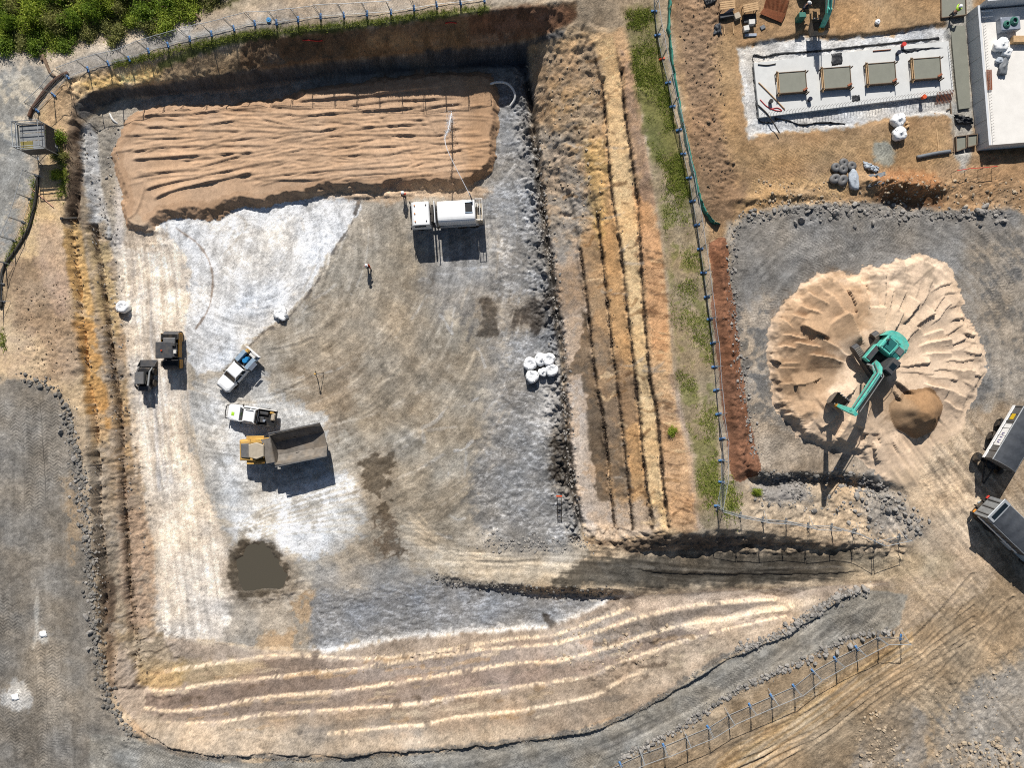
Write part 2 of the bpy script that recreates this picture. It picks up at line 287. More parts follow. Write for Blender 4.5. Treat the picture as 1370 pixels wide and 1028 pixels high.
def fan(r_lo, r_hi, a_lo, a_hi, n, amp, seed):
    """bucket strokes raked out from the machine: tilted wedges with one sharp side each"""
    global fo
    q = random.Random(seed); bd = [a_lo]
    for k in range(n): bd.append(bd[-1]+q.uniform(.55, 1.5))
    bd = np.array(bd); bd = a_lo+(bd-a_lo)*(a_hi-a_lo)/(bd[-1]-a_lo)
    th = (ang-a_lo+.035*fbm(rad/13, ang*4, 2.6, 2, seed % 6)+.0016*(rad-(r_lo+r_hi)/2)*math.sin(seed)) % (2*math.pi)+a_lo
    k = np.clip(np.searchsorted(bd, th)-1, 0, n-1); t = np.clip((th-bd[k])/(bd[k+1]-bd[k]), 0, 1)
    hs = np.array([q.uniform(.4, 1.25) for _ in range(n)]); rin = np.array([q.uniform(-.12, .12) for _ in range(n)]); rout = np.array([q.uniform(-.15, .12) for _ in range(n)]); sg = np.array([1 if q.random() < .7 else 0 for _ in range(n)])
    tt = np.where(sg[k] > 0, t, 1-t); w = (bd[k+1]-bd[k])*rad
    shape = tt**1.6*np.minimum(w/16, 1.25)*hs[k]
    ra, rb = r_lo+(r_hi-r_lo)*rin[k], r_hi+(r_hi-r_lo)*rout[k]
    env = sstep(ra-6, ra+9, rad)*(1-sstep(rb-3.0, rb, rad))
    inn = (th >= a_lo) & (th <= a_hi)
    fo = np.where(inn, np.maximum(fo, amp*shape*env), fo)
fan(34, 80, -2.1, .9, 9, .45, 3); fan(70, 112, -1.95, .75, 17, .46, 4); fan(100, 140, -1.85, .72, 25, .40, 9); fan(126, 168, -1.75, .7, 21, .34, 5)
fan(40, 88, 1.1, 4.2, 6, .55, 6); fan(76, 112, 1.2, 4.2, 11, .55, 7); fan(100, 132, 1.1, 4.3, 18, .45, 8); fan(122, 152, 1.1, 4.3, 15, .4, 10)
prof = .75*sstep(0, -13, d)+.45*sstep(-10, -45, d)+.3*sstep(-40, -90, d)
eastlow = 1-.62*sstep(1165, 1235, uu+.25*(vv-490))
big = 1+.25*np.sin(ang*3+.6)-.35*np.exp(-((uu-1075)/26)**2-((vv-505)/20)**2)
edge_k = sstep(0, -12, d)
hp = prof*big*.92+fo*edge_k
low = sstep(0, 1, np.clip(((uu-1168)*.55+(vv-600)*.84)/40, 0, 1))          # toe trails off to the south-east
hp *= (1-.82*low)*eastlow; hp += fo*.75*edge_k*(1-eastlow)*(1-low)
hp += .06*edge_k*fbm(xx, yy, 3.5, 2, 3)+.010*fbm(xx, yy, .4, 2, 3)*edge_k
# excavated scoops around the machine
for (a, b, ra, rb, dp) in [(1100,500,30,18,.3),(1075,470,26,16,.15),(1128,440,22,14,.2),(1092,517,18,10,.2)]:
    hp -= dp*np.exp(-((uu-a)/ra)**2-((vv-b)/rb)**2)*edge_k
pile_h = np.maximum(hp, -.03)
sel = d < 4
Z[ii] += np.where(sel, pile_h, 0)
zz = ZONE[ii]; zz[d < 1] = 3; ZONE[ii] = zz
# dragged sand streaks south-east of the pile
STREAK = [(1180,560),(1240,585),(1300,580),(1340,640),(1366,740),(1290,760),(1240,690),(1190,620)]
ii2 = area(U0, V0, STREAK, 20); d2 = sdf(U0[ii2], V0[ii2], STREAK)+9*n2[ii2]
q = (U0[ii2]*.80-V0[ii2]*.60)/13.2; p = (U0[ii2]*.60+V0[ii2]*.80)/13.2
Z[ii2] += sstep(14, -14, d2)*.085*fbm(q*1.0, p*.10, .55, 3, 2)
# dumped heap
HEAP = (1229, 552)
UH, VH = plane_uv(1.2); m = np.nonzero((np.abs(UH-HEAP[0]) < 70) & (np.abs(VH-HEAP[1]) < 70))
uu, vv = UH[m], VH[m]; an = np.arctan2(vv-HEAP[1], uu-HEAP[0]); rr = np.hypot((uu-HEAP[0])/1.03, (vv-HEAP[1])/.95)*(1+.05*np.sin(an*3+1)+.03*np.sin(an*7))
hh = 2.5*np.clip(1-rr/36, 0, 1)**.95; hh = np.where(hh > 1.7, 1.7+(hh-1.7)*.45, hh)
hh -= .35*np.exp(-((uu-1214)/9)**2-((vv-560)/9)**2)
hh += np.clip(1-rr/35, 0, 1)*.10*fbm(X[m], Y[m], 1.0, 4, 2)
gz = Z[m]; base = np.minimum(gz, .55)
Z[m] = np.maximum(gz, np.where(rr < 36, base+hh, -50))
zz = ZONE[m]; zz[rr < 35] = 4; ZONE[m] = zz
# mulch berm
MULCH = cr([(950,326),(968,320),(975,360),(984,430),(994,510),(1004,570),(1013,622),(1006,636),(982,640),(972,600),(966,540),(960,460),(953,390)], 3)[:-1]
ii = area(U0, V0, MULCH, 14); d = sdf(U0[ii], V0[ii], MULCH)+2.5*n2[ii]
k = sstep(1, -16, d); Z[ii] += .75*k+.16*k*fbm(X[ii], Y[ii], .45, 3, 3)*sstep(0, -5, d)
zz = ZONE[ii]; zz[d < 1] = 8; ZONE[ii] = zz
# east pad is raised a little; its south lip is a rough step
PAD_E = cr([(978,318),(990,292),(1050,276),(1120,272),(1200,274),(1290,282),(1345,278),(1400,330),(1400,560),(1330,580),(1240,640),(1200,650),(1130,636),(1080,636),(1012,632),(1000,560),(986,430),(976,350)], 3)[:-1]
ii = area(U0, V0, PAD_E, 30); dE = sdf(U0[ii], V0[ii], PAD_E)+4*n2[ii]
south = sstep(560, 640, V0[ii])*sstep(1230, 1160, U0[ii])
Z[ii] += .35*sstep(5, -7, dE)*(.4+.6*south) - .75*south*np.exp(-((dE-9)/8)**2)
zz = ZONE[ii]; zz[(dE < 0) & (zz == 0)] = 9; ZONE[ii] = zz
# spoil heap with a hollow below the pad edge
for (a, b, ra, rb, hgt) in [(1212,250,38,12,1.5),(1160,246,30,9,.5),(1212,274,38,8,-.35),(1060,262,36,6,.4),(1000,268,20,6,.5)]:
    m = np.nonzero((np.abs(U0-a) < 3*ra) & (np.abs(V0-b) < 3*rb))
    Z[m] += hgt*np.exp(-((U0[m]-a)/ra)**2-((V0[m]-b)/rb)**2)*(1+.45*fbm(X[m], Y[m], .9, 3, 3))
# slab excavation is flat
SLABZ = .12
BLIND = [(986,64),(1030,56),(1060,50),(1075,46),(1120,50),(1200,44),(1262,36),(1273,58),(1275,90),(1278,160),(1262,152),(1190,160),(1130,170),(1060,177),(1012,183),(1000,182),(992,130)]
ii = area(U0, V0, BLIND, 14); d = sdf(U0[ii], V0[ii], BLIND)+4*n2[ii]
k = sstep(3, -3, d); Z[ii] = Z[ii]*(1-k)+(SLABZ+.02*n3[ii]+.025*fbm(X[ii], Y[ii], .4, 2, 1))*k
FLAT = [(1270,-30),(1420,-30),(1420,205),(1275,205)]
ii = area(U0, V0, FLAT, 14); d = sdf(U0[ii], V0[ii], FLAT); k = sstep(6, -3, d)
Z[ii] = Z[ii]*(1-k)+(SLABZ+.03*fbm(X[ii], Y[ii], 1, 2, 1))*k
# pond hollow, tower footing and vehicle standing areas
POND = cr([(318,752),(330,740),(342,734),(358,738),(367,749),(377,762),(378,777),(362,783),(343,788),(328,786),(319,774)], 3)[:-1]
m = area(U6, V6, POND, 30); pw = sdf(U6[m], V6[m], POND)+5*n2[m]+3*fbm(X[m], Y[m], .7, 3, 4)
POND_Z = float(np.median(Z[m][pw < 0]))-.10; kk = sstep(9, -6, pw)
Z[m] = (Z[m]+(np.maximum(Z[m], POND_Z+.05)-Z[m])*sstep(26, 13, pw))*(1-kk)+(POND_Z-.22)*kk
# wheel ruts: (path, level, half width px, depth)
def rut(path, z0, hw, dep):
    Uz, Vz = plane_uv(z0); ln = cr(path, 5); ii = area(Uz, Vz, ln, 10)
    dd, arc, side, LL = seg_dist(Uz[ii]+.8*n2[ii], Vz[ii]+.8*n3[ii], ln)
    Z[ii] += -dep*np.exp(-(dd/hw)**4)+dep*.6*np.exp(-((dd-hw*1.7)/(hw*.6))**2)
r4 = random.Random(9)
for k in range(26):
    cx, cy, ra = 360+r4.gauss(0, 25), 330+r4.gauss(0, 25), r4.uniform(40, 330)
    a0 = r4.uniform(-1.2, 1.6); a1 = a0+r4.uniform(.3, 1.1)
    rut([(cx+ra*math.cos(a0+(a1-a0)*t/4), cy+ra*math.sin(a0+(a1-a0)*t/4)) for t in range(5)], -6, 2.2, r4.uniform(.015, .04))
for k in range(22):
    o = r4.uniform(-16, 30); rut([(1000+r4.uniform(-60, 0), 1028+o), (1090, 965+o), (1170, 905+o), (1235, 860+o*1.2), (1300, 800+o*2)], -.1, 2.2, r4.uniform(.02, .07))
for k in range(16):
    a = r4.uniform(1150, 1366); rut([(a, 1035), (a+r4.uniform(-30, 40), 960), (a+r4.uniform(-20, 90), 880), (a+r4.uniform(0, 120), 800)], 0, 2.2, r4.uniform(.02, .06))
for k in range(9):
    o = r4.uniform(-14, 14); a = r4.uniform(560, 900); rut([(a+(b_-.5)*10 if 0 < t_ < 3 else a, 0) if False else (a+t_*r4.uniform(60, 110), 752+o+r4.uniform(-3, 3)+(-6 if a+t_*80 > 1000 else 4)) for t_ in range(4) for b_ in (0,)], -3, 2.2, r4.uniform(.012, .035))
for k in range(10):
    o = r4.uniform(-26, 26); rut([(205+o, 330), (205+o, 450), (215+o, 560), (240+o, 660), (255+o, 800)], -6, 2.2, r4.uniform(.015, .035))
ln = cr([(840,768),(900,769),(960,768),(1060,764),(1150,757)], 5); Uz, Vz = plane_uv(-2.4); ii = area(Uz, Vz, ln, 30); dd, arc, side, LL = seg_dist(Uz[ii]+n2[ii], Vz[ii]+n3[ii], ln)
Z[ii] += .16*np.where(side < 0, np.exp(-(dd/9)**2), 0)*sstep(0, 30, arc)*sstep(0, 30, LL-arc)
# the bank stands a little proud of the haul road
ln = cr([(u, v) for (u, v, z) in L5], 4); Uz, Vz = plane_uv(-1.0); ii = area(Uz, Vz, ln, 40); dd, arc, side, LL = seg_dist(Uz[ii]+2*n2[ii], Vz[ii]+2*n3[ii], ln)
Z[ii] += np.where(side < 0, .42*np.exp(-(dd/16)**2), 0)*(.7+.5*vnoise(arc*.05, arc*0, 3))*sstep(0, 60, arc)*sstep(0, 60, LL-arc)
# lug prints: per-vertex phase along the machine's path; the material turns them into fine relief
def prints(path, z0, hw, period, skew, str_):
    Uz, Vz = plane_uv(z0); ln = cr(path, 5); ii = area(Uz, Vz, ln, hw+4)
    dd, arc, side, LL = seg_dist(Uz[ii], Vz[ii], ln)
    m = (1-sstep(hw-1.5, hw, dd))*sstep(0, 8, arc)*sstep(0, 8, LL-arc)*str_*np.clip(.45+1.5*fbm(X[ii], Y[ii], 3.2, 4, 5), .04, 1)
    old = TRK[ii]; w = m > old
    PHS[ii] = np.where(w, (arc+skew*np.abs(side))/period, PHS[ii]); TRK[ii] = np.maximum(old, m)
for k in range(9):
    u0 = -12+k*14; prints([(u0+r4.uniform(-3, 3), 1040 if k < 6 else 940), (u0-4+r4.uniform(-4, 4), 800), (u0+r4.uniform(-3, 3)-6, 640), (u0-14, 530)], -2.8, 7.2, 4.4, .75, 1.0)
for k in range(7):
    prints([(10+k*22, 1040), (60+k*24, 985), (100+k*20, 905-k*12)], -2.5, 7, 4.4, .7, .8)
for k in range(5):
    o = -16+k*8.5; prints([(120, 1012+o), (240, 1032+o), (440, 1034+o), (620, 1024+o), (760, 1008+o), (870, 978+o), (960, 925+o), (1040, 880+o), (1110, 842+o), (1190, 808+o*.7)], -1, 4.2, 4.2, .8, 1.0)
for k in range(12):
    cx, cy = 1165, 500; ra = 158+k*14
    prints([(cx+ra*math.cos(a), cy+ra*math.sin(a)) for a in np.linspace(-2.9+.05*k, -.55, 9)], .3, 7.5, 4.3, .7, .85)
for k in range(8):
    prints([(1015+k*9, 640), (1018+k*10, 600), (1000+k*6, 560-k*4)], .2, 5, 4.3, .7, .8)
for k in range(14):
    a = r4.uniform(1040, 1300); prints([(a-70, 1030), (a, 960), (a+60+r4.uniform(-20, 20), 890), (a+90, 800+r4.uniform(-30, 30))], 0, r4.uniform(3, 5), 4.4, .7, .7)
for k in range(10):
    a = r4.uniform(1300, 1366); prints([(a, 290), (a-10, 400), (a-25+r4.uniform(-20, 20), 520)], .3, 5, 4.4, .7, .7)
for k in range(4):
    a = r4.uniform(945, 985); prints([(a, 20), (a-6, 120), (a+10, 220), (a+70, 235)], .3, 3.5, 4.0, .7, .18)
for k in range(7):
    a = 185+k*10; prints([(a, 330), (a+4, 450), (a+12, 560), (a+34, 680), (a+45, 830)], -6, 4.5, 4.0, .6, .12)
def polar_streak(cu, cv_, zz, scale, stretch, seed):
    Uz, Vz = plane_uv(zz); du, dv = (Uz-cu)/12.2, (Vz-cv_)/12.2; r_ = np.hypot(du, dv); t_ = np.arctan2(dv, du)
    return fbm(r_.astype(np.float32), (t_*np.maximum(r_, 6)*stretch).astype(np.float32), scale, 4, seed, .6)
def dir_streak(dx, dy, scale, stretch, seed):
    return fbm((X*-dy+Y*dx).astype(np.float32), ((X*dx+Y*dy)*stretch).astype(np.float32), scale, 4, seed, .6)
STK = np.zeros((NY, NX), np.float32)
def add_streak(poly, zz, val, soft=40):
    Uz, Vz = plane_uv(zz); ii = area(Uz, Vz, poly, soft); d = sdf(Uz[ii], Vz[ii], poly); k = sstep(soft*.5, -soft*.5, d+14*n3[ii]); STK[ii] = STK[ii]*(1-k)+val[ii]*k
PITP = [(160,300),(480,262),(660,250),(735,350),(757,560),(770,700),(700,760),(560,760),(430,790),(310,850),(215,850),(180,560)]
add_streak(PITP, -6, .75*polar_streak(330, 330, -6, .45, .07, 1)+.45*polar_streak(640, 430, -6, .5, .08, 2))
add_streak([(160,300),(245,300),(250,520),(300,760),(300,850),(215,850),(178,560)], -6, dir_streak(.12, -1, .4, .05, 3), 24)
add_streak([(540,700),(720,735),(900,745),(1250,738),(1250,770),(1000,785),(700,785),(540,770)], -4, dir_streak(1, -.03, .3, .04, 4), 14)
add_streak([(1180,560),(1400,560),(1400,1060),(1240,1060),(1200,860),(1180,760)], 0, .8*dir_streak(.62, -.78, .35, .05, 5)+.4*polar_streak(1420, 1000, 0, .4, .06, 6))
add_streak([(860,1060),(900,1000),(1200,850),(1240,900),(1200,1060)], 0, dir_streak(.8, .6, .35, .05, 2), 24)
add_streak([(980,300),(1366,290),(1366,560),(1300,560),(1290,380),(1040,400)], .3, .7*polar_streak(1165, 500, 0, .4, .07, 3), 20)
add_streak(PADW_ if False else [(-80,515),(55,515),(100,600),(125,840),(170,985),(160,1080),(-80,1080)], -2.8, .6*dir_streak(.05, -1, .5, .06, 1), 20)
add_streak([(120,1000),(440,1024),(690,1000),(864,952),(1029,862),(1165,792),(1205,815),(1000,908),(860,1002),(760,1060),(120,1060)], -1, .9*polar_streak(420, 100, -1, .35, .05, 4), 10)
Z += .012*STK
crumb = np.clip(np.abs(fbm(X, Y, .8, 3, 6))*1.4-.15, 0, 1)*np.clip(.4+1.2*n2, 0, 1); crumb[(ZONE == 2) | (ZONE == 3) | (ZONE == 4)] = 0
Z += .045*crumb+(.014*fbm(X, Y, .24, 2, 1))*((ZONE != 2) & (ZONE != 3) & (ZONE != 4))
def hz(x, y):
    return float(gsample(Z, np.array([x], np.float32), np.array([y], np.float32))[0])
def on_ground(u, v, dz=0.0):
    z = -1.0
    for _ in range(12):
        p = P(u, v, z); z = .5*z+.5*hz(p.x, p.y)
    p = P(u, v, z); return Vector((p.x, p.y, hz(p.x, p.y)+dz))
# ------------------------------------------------------------------ ground colours (the soil itself, with a few painted light and shade marks), painted per vertex
UF = CU+X*(F/(H-Z)); VF = CV-Y*(F/(H-Z))
C = np.empty((NY, NX, 3), np.float32); C[:] = np.array((172, 153, 128))
NB = fbm(X, Y, 6, 4, 2); NM = fbm(X, Y, 1.8, 4, 3); NS = fbm(X, Y, .55, 3, 5)
def blend(ii, m, col):
    C[ii] = C[ii]*(1-m[:, None])+np.array(col, np.float32)*m[:, None]
def paint(poly, col, soft=5, warp=7, amt=1.0, smooth=True, patch=None):
    pl = cr(list(poly)+[poly[0]], 3)[:-1] if smooth else poly
    ii = area(UF, VF, pl, soft+warp+6)
    d = sdf(UF[ii], VF[ii], pl)+warp*(.6*NM[ii]+.5*NS[ii]+.7*STK[ii])
    m = sstep(soft, -soft, d)*amt
    if patch is not None: m = m*sstep(patch-.2, patch+.2, NM[ii]*.6+NS[ii]*.4+.5*NB[ii]+.5*STK[ii])
    blend(ii, m.astype(np.float32), col)
def stroke(path, col, hw, soft=2, amt=1.0, warp=2, patch=None, smooth=True):
    ln = cr(path, 4) if smooth else path
    ii = area(UF, VF, ln, hw+soft+warp+4)
    dd, arc, side, L = seg_dist(UF[ii], VF[ii], ln)
    d = dd-hw+warp*(.7*NS[ii]+.6*NM[ii])
    m = sstep(soft, -soft, d)*amt
    if patch is not None: m = m*sstep(patch-.25, patch+.25, NM[ii]*.5+NS[ii]*.5)
    blend(ii, m.astype(np.float32), col)
xy = lambda L: [(u, v) for (u, v, z) in L]
# --- natural ground, north-west
paint([(-60,66),(60,72),(120,58),(220,36),(330,16),(420,2),(600,-30),(820,-40),(800,-10),(648,2),(400,28),(250,54),(140,86),(90,104),(50,148),(45,240),(20,330),(-60,400)], (196,180,158), 6, 5)
stroke([(90,96),(145,76),(225,52),(313,29),(420,12),(560,-4)], (160,154,146), 11, 5, .9, 4)
paint([(-40,120),(20,90),(70,90),(60,125),(30,160),(44,250),(36,300),(0,340),(-40,340)], (152,152,148), 10, 12, .9)
paint([(-40,110),(60,92),(80,100),(40,150),(20,200),(-40,210)], (198,184,160), 8, 10, .6, patch=.1)
paint([(0,250),(30,240),(40,280),(20,310),(0,320)], (198,184,160), 6, 10, .7, patch=.25)
paint([(320,-10),(700,-30),(660,-4),(500,14),(400,24),(345,28),(300,36),(250,44)], (186,164,138), 6, 6, .8)
paint([(-60,-60),(360,-60),(330,-4),(262,12),(200,34),(130,50),(62,62),(0,66),(-60,70)], (118,110,74), 5, 8)
paint([(190,10),(262,0),(340,-6),(420,-10),(300,20),(240,34)], (170,152,126), 6, 8, .8, patch=-.2)
# --- orange slope below the fence
paint([(52,152),(92,108),(150,93),(210,84),(262,78),(345,62),(345,92),(215,113),(130,121),(103,140),(97,170),(96,300),(60,300),(44,262),(62,215)], (214,182,136), 5, 5)
paint([(108,112),(200,88),(230,88),(200,108),(130,118)], (232,192,122), 5, 6, .8)
paint([(60,130),(96,112),(104,138),(96,200),(62,190)], (196,164,128), 6, 6, .7)
paint([(215,82),(330,66),(345,90),(230,108)], (160,134,104), 7, 6, .7)
stroke([(104,140),(94,200),(98,250),(86,300)], (138,118,98), 7, 4, .7, 4)
# --- north cut
paint([(330,50),(450,42),(620,18),(745,4),(775,6),(740,44),(640,66),(450,80),(330,94)], (150,120,90), 4, 4)
paint([(470,62),(560,48),(620,40),(640,52),(560,68),(470,76)], (172,134,92), 6, 6, .6)
paint([(620,20),(745,6),(770,20),(740,42),(640,60)], (138,98,74), 5, 5, .7)
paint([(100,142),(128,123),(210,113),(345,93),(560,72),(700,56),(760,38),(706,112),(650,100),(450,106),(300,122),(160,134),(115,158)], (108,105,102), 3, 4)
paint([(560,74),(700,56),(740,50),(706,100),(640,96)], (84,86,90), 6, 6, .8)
for (pl_, cc) in (([(420,50),(520,40),(560,60),(440,72)], (186,148,104)), ([(560,60),(640,44),(690,40),(660,60)], (176,146,116)), ([(345,70),(420,60),(440,80),(350,90)], (122,112,100)), ([(640,24),(720,14),(740,30),(660,44)], (160,118,92))):
    paint(pl_, cc, 5, 9, .7, patch=0)  # grey and orange soil mix; the pale patches also paint in sunlit streaks
# --- west of the pit
paint([(40,258),(88,300),(118,520),(112,560),(80,530),(40,510),(-60,515),(-60,390),(0,370),(25,310)], (206,178,140), 6, 6)
paint([(36,262),(86,300),(90,360),(60,380),(30,350),(24,310)], (228,194,142), 8, 8, .7)
paint([(10,350),(70,345),(100,410),(112,500),(60,508),(20,470),(15,400)], (168,142,116), 9, 9, .75)
paint([(50,300),(84,305),(95,400),(76,420),(52,360)], (196,168,148), 7, 7, .6)
paint([(0,440),(50,450),(60,500),(0,505)], (222,194,156), 8, 8, .7)
stroke(xy(LM), (116,96,78), 7, 4, .85, 5)
paint([(84,300),(106,300),(114,350),(126,420),(138,500),(150,600),(155,690),(128,690),(122,600),(112,500),(100,420),(92,360)], (214,172,112), 3, 4)
paint([(98,430),(132,440),(146,540),(150,580),(122,580),(112,500)], (206,150,86), 6, 6, .6)
paint([(116,600),(150,595),(158,680),(160,760),(132,760),(124,690)], (158,142,122), 6, 6, .85)
paint([(108,170),(160,150),(166,200),(160,240),(164,290),(158,330),(150,380),(140,300),(124,300),(112,230)], (196,193,188), 5, 6)
paint([(112,300),(150,330),(166,420),(182,520),(190,620),(214,760),(220,850),(176,860),(166,760),(158,640),(150,540),(134,430)], (186,160,130), 5, 7)
paint([(118,310),(150,340),(160,420),(150,470),(134,420)], (212,182,128), 6, 6, .7)
paint([(150,480),(176,500),(184,620),(160,620)], (204,168,120), 7, 7, .7)
paint([(160,640),(200,700),(214,800),(180,840),(160,760)], (190,160,134), 7, 7, .7)
stroke([(126,310),(140,380),(152,450),(165,520)], (150,146,140), 5, 4, .6, 6, patch=.1)
stroke(xy(LN2), (96,78,60), 3.5, 2.5, .75, 4, patch=-.3)
for poly in ([(108,310),(160,340),(190,620),(214,850),(170,850),(140,560)],): paint(poly, (132,106,80), 8, 9, .55, patch=.1)
paint([(96,170),(170,300),(190,620),(214,850),(140,850),(110,520),(84,300)], (150,140,128), 6, 9, .5, patch=.15)
paint([(20,260),(96,300),(118,520),(0,510),(-20,380)], (158,136,114), 8, 10, .5, patch=.15)
# --- pit floor
FLOOR = xy(LF)+[(225,858),(290,856),(350,870),(425,868),(470,862),(556,852),(689,842),(740,838),(815,806),(780,796),(690,790),(790,745),(775,700)]+xy(R0)[::-1]+[(690,90),(640,90),(450,100),(300,120),(160,134),(116,160)]
paint(FLOOR, (166,156,141), 3, 3, smooth=False)
paint([(430,330),(640,300),(660,420),(660,560),(640,700),(560,740),(480,700),(430,560),(380,480),(400,420)], (157,147,131), 25, 18, .85)
paint([(560,300),(640,280),(660,380),(640,420),(580,420)], (154,151,147), 18, 16, .8)
paint([(420,400),(540,380),(600,480),(560,560),(440,540),(380,490)], (170,154,132), 20, 16, .55)
paint([(400,500),(470,480),(470,560),(430,600),(400,560)], (160,138,112), 15, 14, .5)
paint([(200,296),(250,300),(258,420),(244,520),(256,600),(294,700),(312,770),(312,852),(216,852),(212,760),(190,640),(180,560),(176,500),(162,400),(156,330)], (228,212,192), 9, 9, .95)
paint([(162,170),(172,200),(164,240),(170,290),(160,330),(152,300),(156,220)], (216,206,196), 5, 6, .8)
paint([(205,296),(290,272),(345,262),(420,258),(482,266),(472,300),(447,335),(422,380),(384,424),(350,446),(300,494),(264,500),(246,440),(256,380),(242,330)], (214,213,211), 3, 7)
paint([(215,300),(250,300),(300,280),(330,330),(300,440),(270,480),(250,430),(262,370),(244,330)], (214,210,204), 14, 12, .6)
paint([(300,500),(346,500),(372,532),(424,548),(442,566),(436,620),(424,640),(470,628),(492,690),(446,742),(372,746),(312,722),(262,602),(242,540),(270,505)], (190,187,181), 6, 12)
paint([(312,690),(380,655),(440,640),(474,632),(480,660),(440,690),(436,738),(380,744),(316,716)], (219,217,213), 5, 9, .95)
paint([(262,510),(300,520),(330,600),(340,660),(300,660),(262,580)], (204,202,198), 10, 12, .7, patch=-.1)
paint([(345,540),(400,545),(440,560),(430,576),(370,570)], (210,208,203), 5, 7, .8)
paint([(216,790),(300,800),(310,850),(220,852)], (206,200,192), 10, 12, .6)
paint([(310,800),(420,780),(430,830),(420,868),(330,866),(300,850)], (168,158,144), 8, 10, .8)
paint([(385,805),(425,790),(420,830),(412,866),(340,872),(350,846),(392,838)], (182,148,108), 6, 11, .6, patch=-.1)
paint(GREY_E, (142,140,137), 14, 14)
paint([(690,120),(706,130),(730,300),(752,500),(768,690),(745,720),(720,600),(716,420),(700,260)], (172,171,170), 12, 14, .6, patch=0)
paint([(640,250),(672,250),(690,400),(680,560),(650,600),(640,440)], (166,161,154), 16, 16, .6)
paint(GREY_S, (142,141,140), 5, 7)
paint([(420,760),(520,752),(600,770),(560,790),(430,795)], (160,155,148), 10, 10, .7)
ii = area(U6, V6, GREY_E, 20); gm = np.clip(1-np.abs(fbm(X[ii]*.9+Y[ii]*.35+.4*n2[ii], Y[ii]*1.6, 1.5, 5, 6, .6))*5.5, 0, 1)*sstep(10, -10, sdf(U6[ii], V6[ii], GREY_E))*.75
blend(ii, gm.astype(np.float32), (198,197,196))
ii = area(U6, V6, GREY_S, 20); gm = np.clip(1-np.abs(fbm(X[ii]*.8+Y[ii]*.9, Y[ii]*1.8-X[ii]*.3, 1.4, 5, 6, .6))*5.5, 0, 1)*sstep(6, -6, sdf(U6[ii], V6[ii], GREY_S))*.65
blend(ii, gm.astype(np.float32), (188,189,192))
stroke([(425,876),(475,866),(556,854),(640,846),(700,842),(732,840)], (224,221,216), 6, 5, .9, 9)
stroke([(746,838),(780,822),(812,806),(840,798)], (212,207,200), 7, 5, .85, 9)
stroke([(732,826),(738,838)], (96,88,80), 5, 3, .9, 4)
paint([(600,735),(700,752),(800,752),(860,760),(800,784),(700,778),(600,768),(540,752)], (190,174,150), 9, 9, .9)
# sweeping wheel marks on the floor
r5 = random.Random(4)
for k in range(120):
    cx, cy, ra = 360+r5.gauss(0, 30), 320+r5.gauss(0, 30), r5.uniform(60, 400)
    a0 = r5.uniform(-.9, 1.5); a1 = a0+r5.uniform(.15, .7)
    pth = [(cx+ra*math.cos(a0+(a1-a0)*t/4), cy+ra*math.sin(a0+(a1-a0)*t/4)) for t in range(5)]
    if any(p[0] > 700 or p[1] > 745 or p[0] < 235 or p[1] < 275 for p in pth): continue
    stroke(pth, r5.choice([(205,192,172), (150,138,122), (190,180,166), (160,146,126), (200,196,190)]), r5.uniform(.8, 3.0), 1.4, r5.uniform(.2, .5), 1.5, patch=-.05)
for k in range(60):
    a, b = r5.uniform(560, 735), r5.uniform(160, 720); an = r5.gauss(-.15, .35)+(1.3 if r5.random() < .3 else 0); ln = r5.uniform(12, 50)
    stroke([(a, b), (a+ln*math.cos(an)*.5, b+ln*math.sin(an)*.5+r5.gauss(0, 3)), (a+ln*math.cos(an), b+ln*math.sin(an))], r5.choice([(196,195,194), (126,124,122), (205,203,200)]), r5.uniform(.7, 2.2), 1.2, r5.uniform(.3, .6), 2)
stroke([(235,305),(268,330),(284,365),(280,410),(262,440)], (150,128,110), .9, 1, .7, 1)
stroke([(300,280),(330,300),(300,340)], (190,180,165), 1.2, 1.5, .5, 1)
for k in range(14):
    o = k*7; stroke([(270+o*1.4+r5.uniform(-6, 6), 300+o*.3), (330+o, 340+o*.5), (350+o*.6, 400+o*.2)], (186,184,180), 1.6, 2, .45, 2, patch=0)
for k in range(9):
    o = k*9; stroke([(320, 700+o*.5), (360+o*.3, 680+o*.5), (430, 655+o*.8), (480, 640+o)], r5.choice([(196,186,168), (180,168,148)]), 1.5, 1.5, .6, 2)
for k in range(26):
    o = r5.uniform(-18, 16); stroke([(520+r5.uniform(-30, 40), 700+o), (600, 735+o*.8), (690, 756+o*.6), (820, 766+o*.5)], r5.choice([(206,190,166), (160,148,130), (200,184,160)]), r5.uniform(.7, 1.6), 1, .55, 1)
for k in range(30):
    o = r5.uniform(-40, 44); stroke([(205+o*.7, 330+r5.uniform(-30, 80)), (206+o, 450), (216+o, 560+r5.uniform(-40, 100))], r5.choice([(232,214,192), (200,182,160), (212,204,196)]), r5.uniform(.8, 2.4), 1.5, .45, 2)
# cracks at the edge of the stabilised layer
stroke([(482,266),(470,300),(447,335),(424,378),(386,424),(352,446),(302,494)], (112,104,96), 1.3, 1.0, .8, 3)
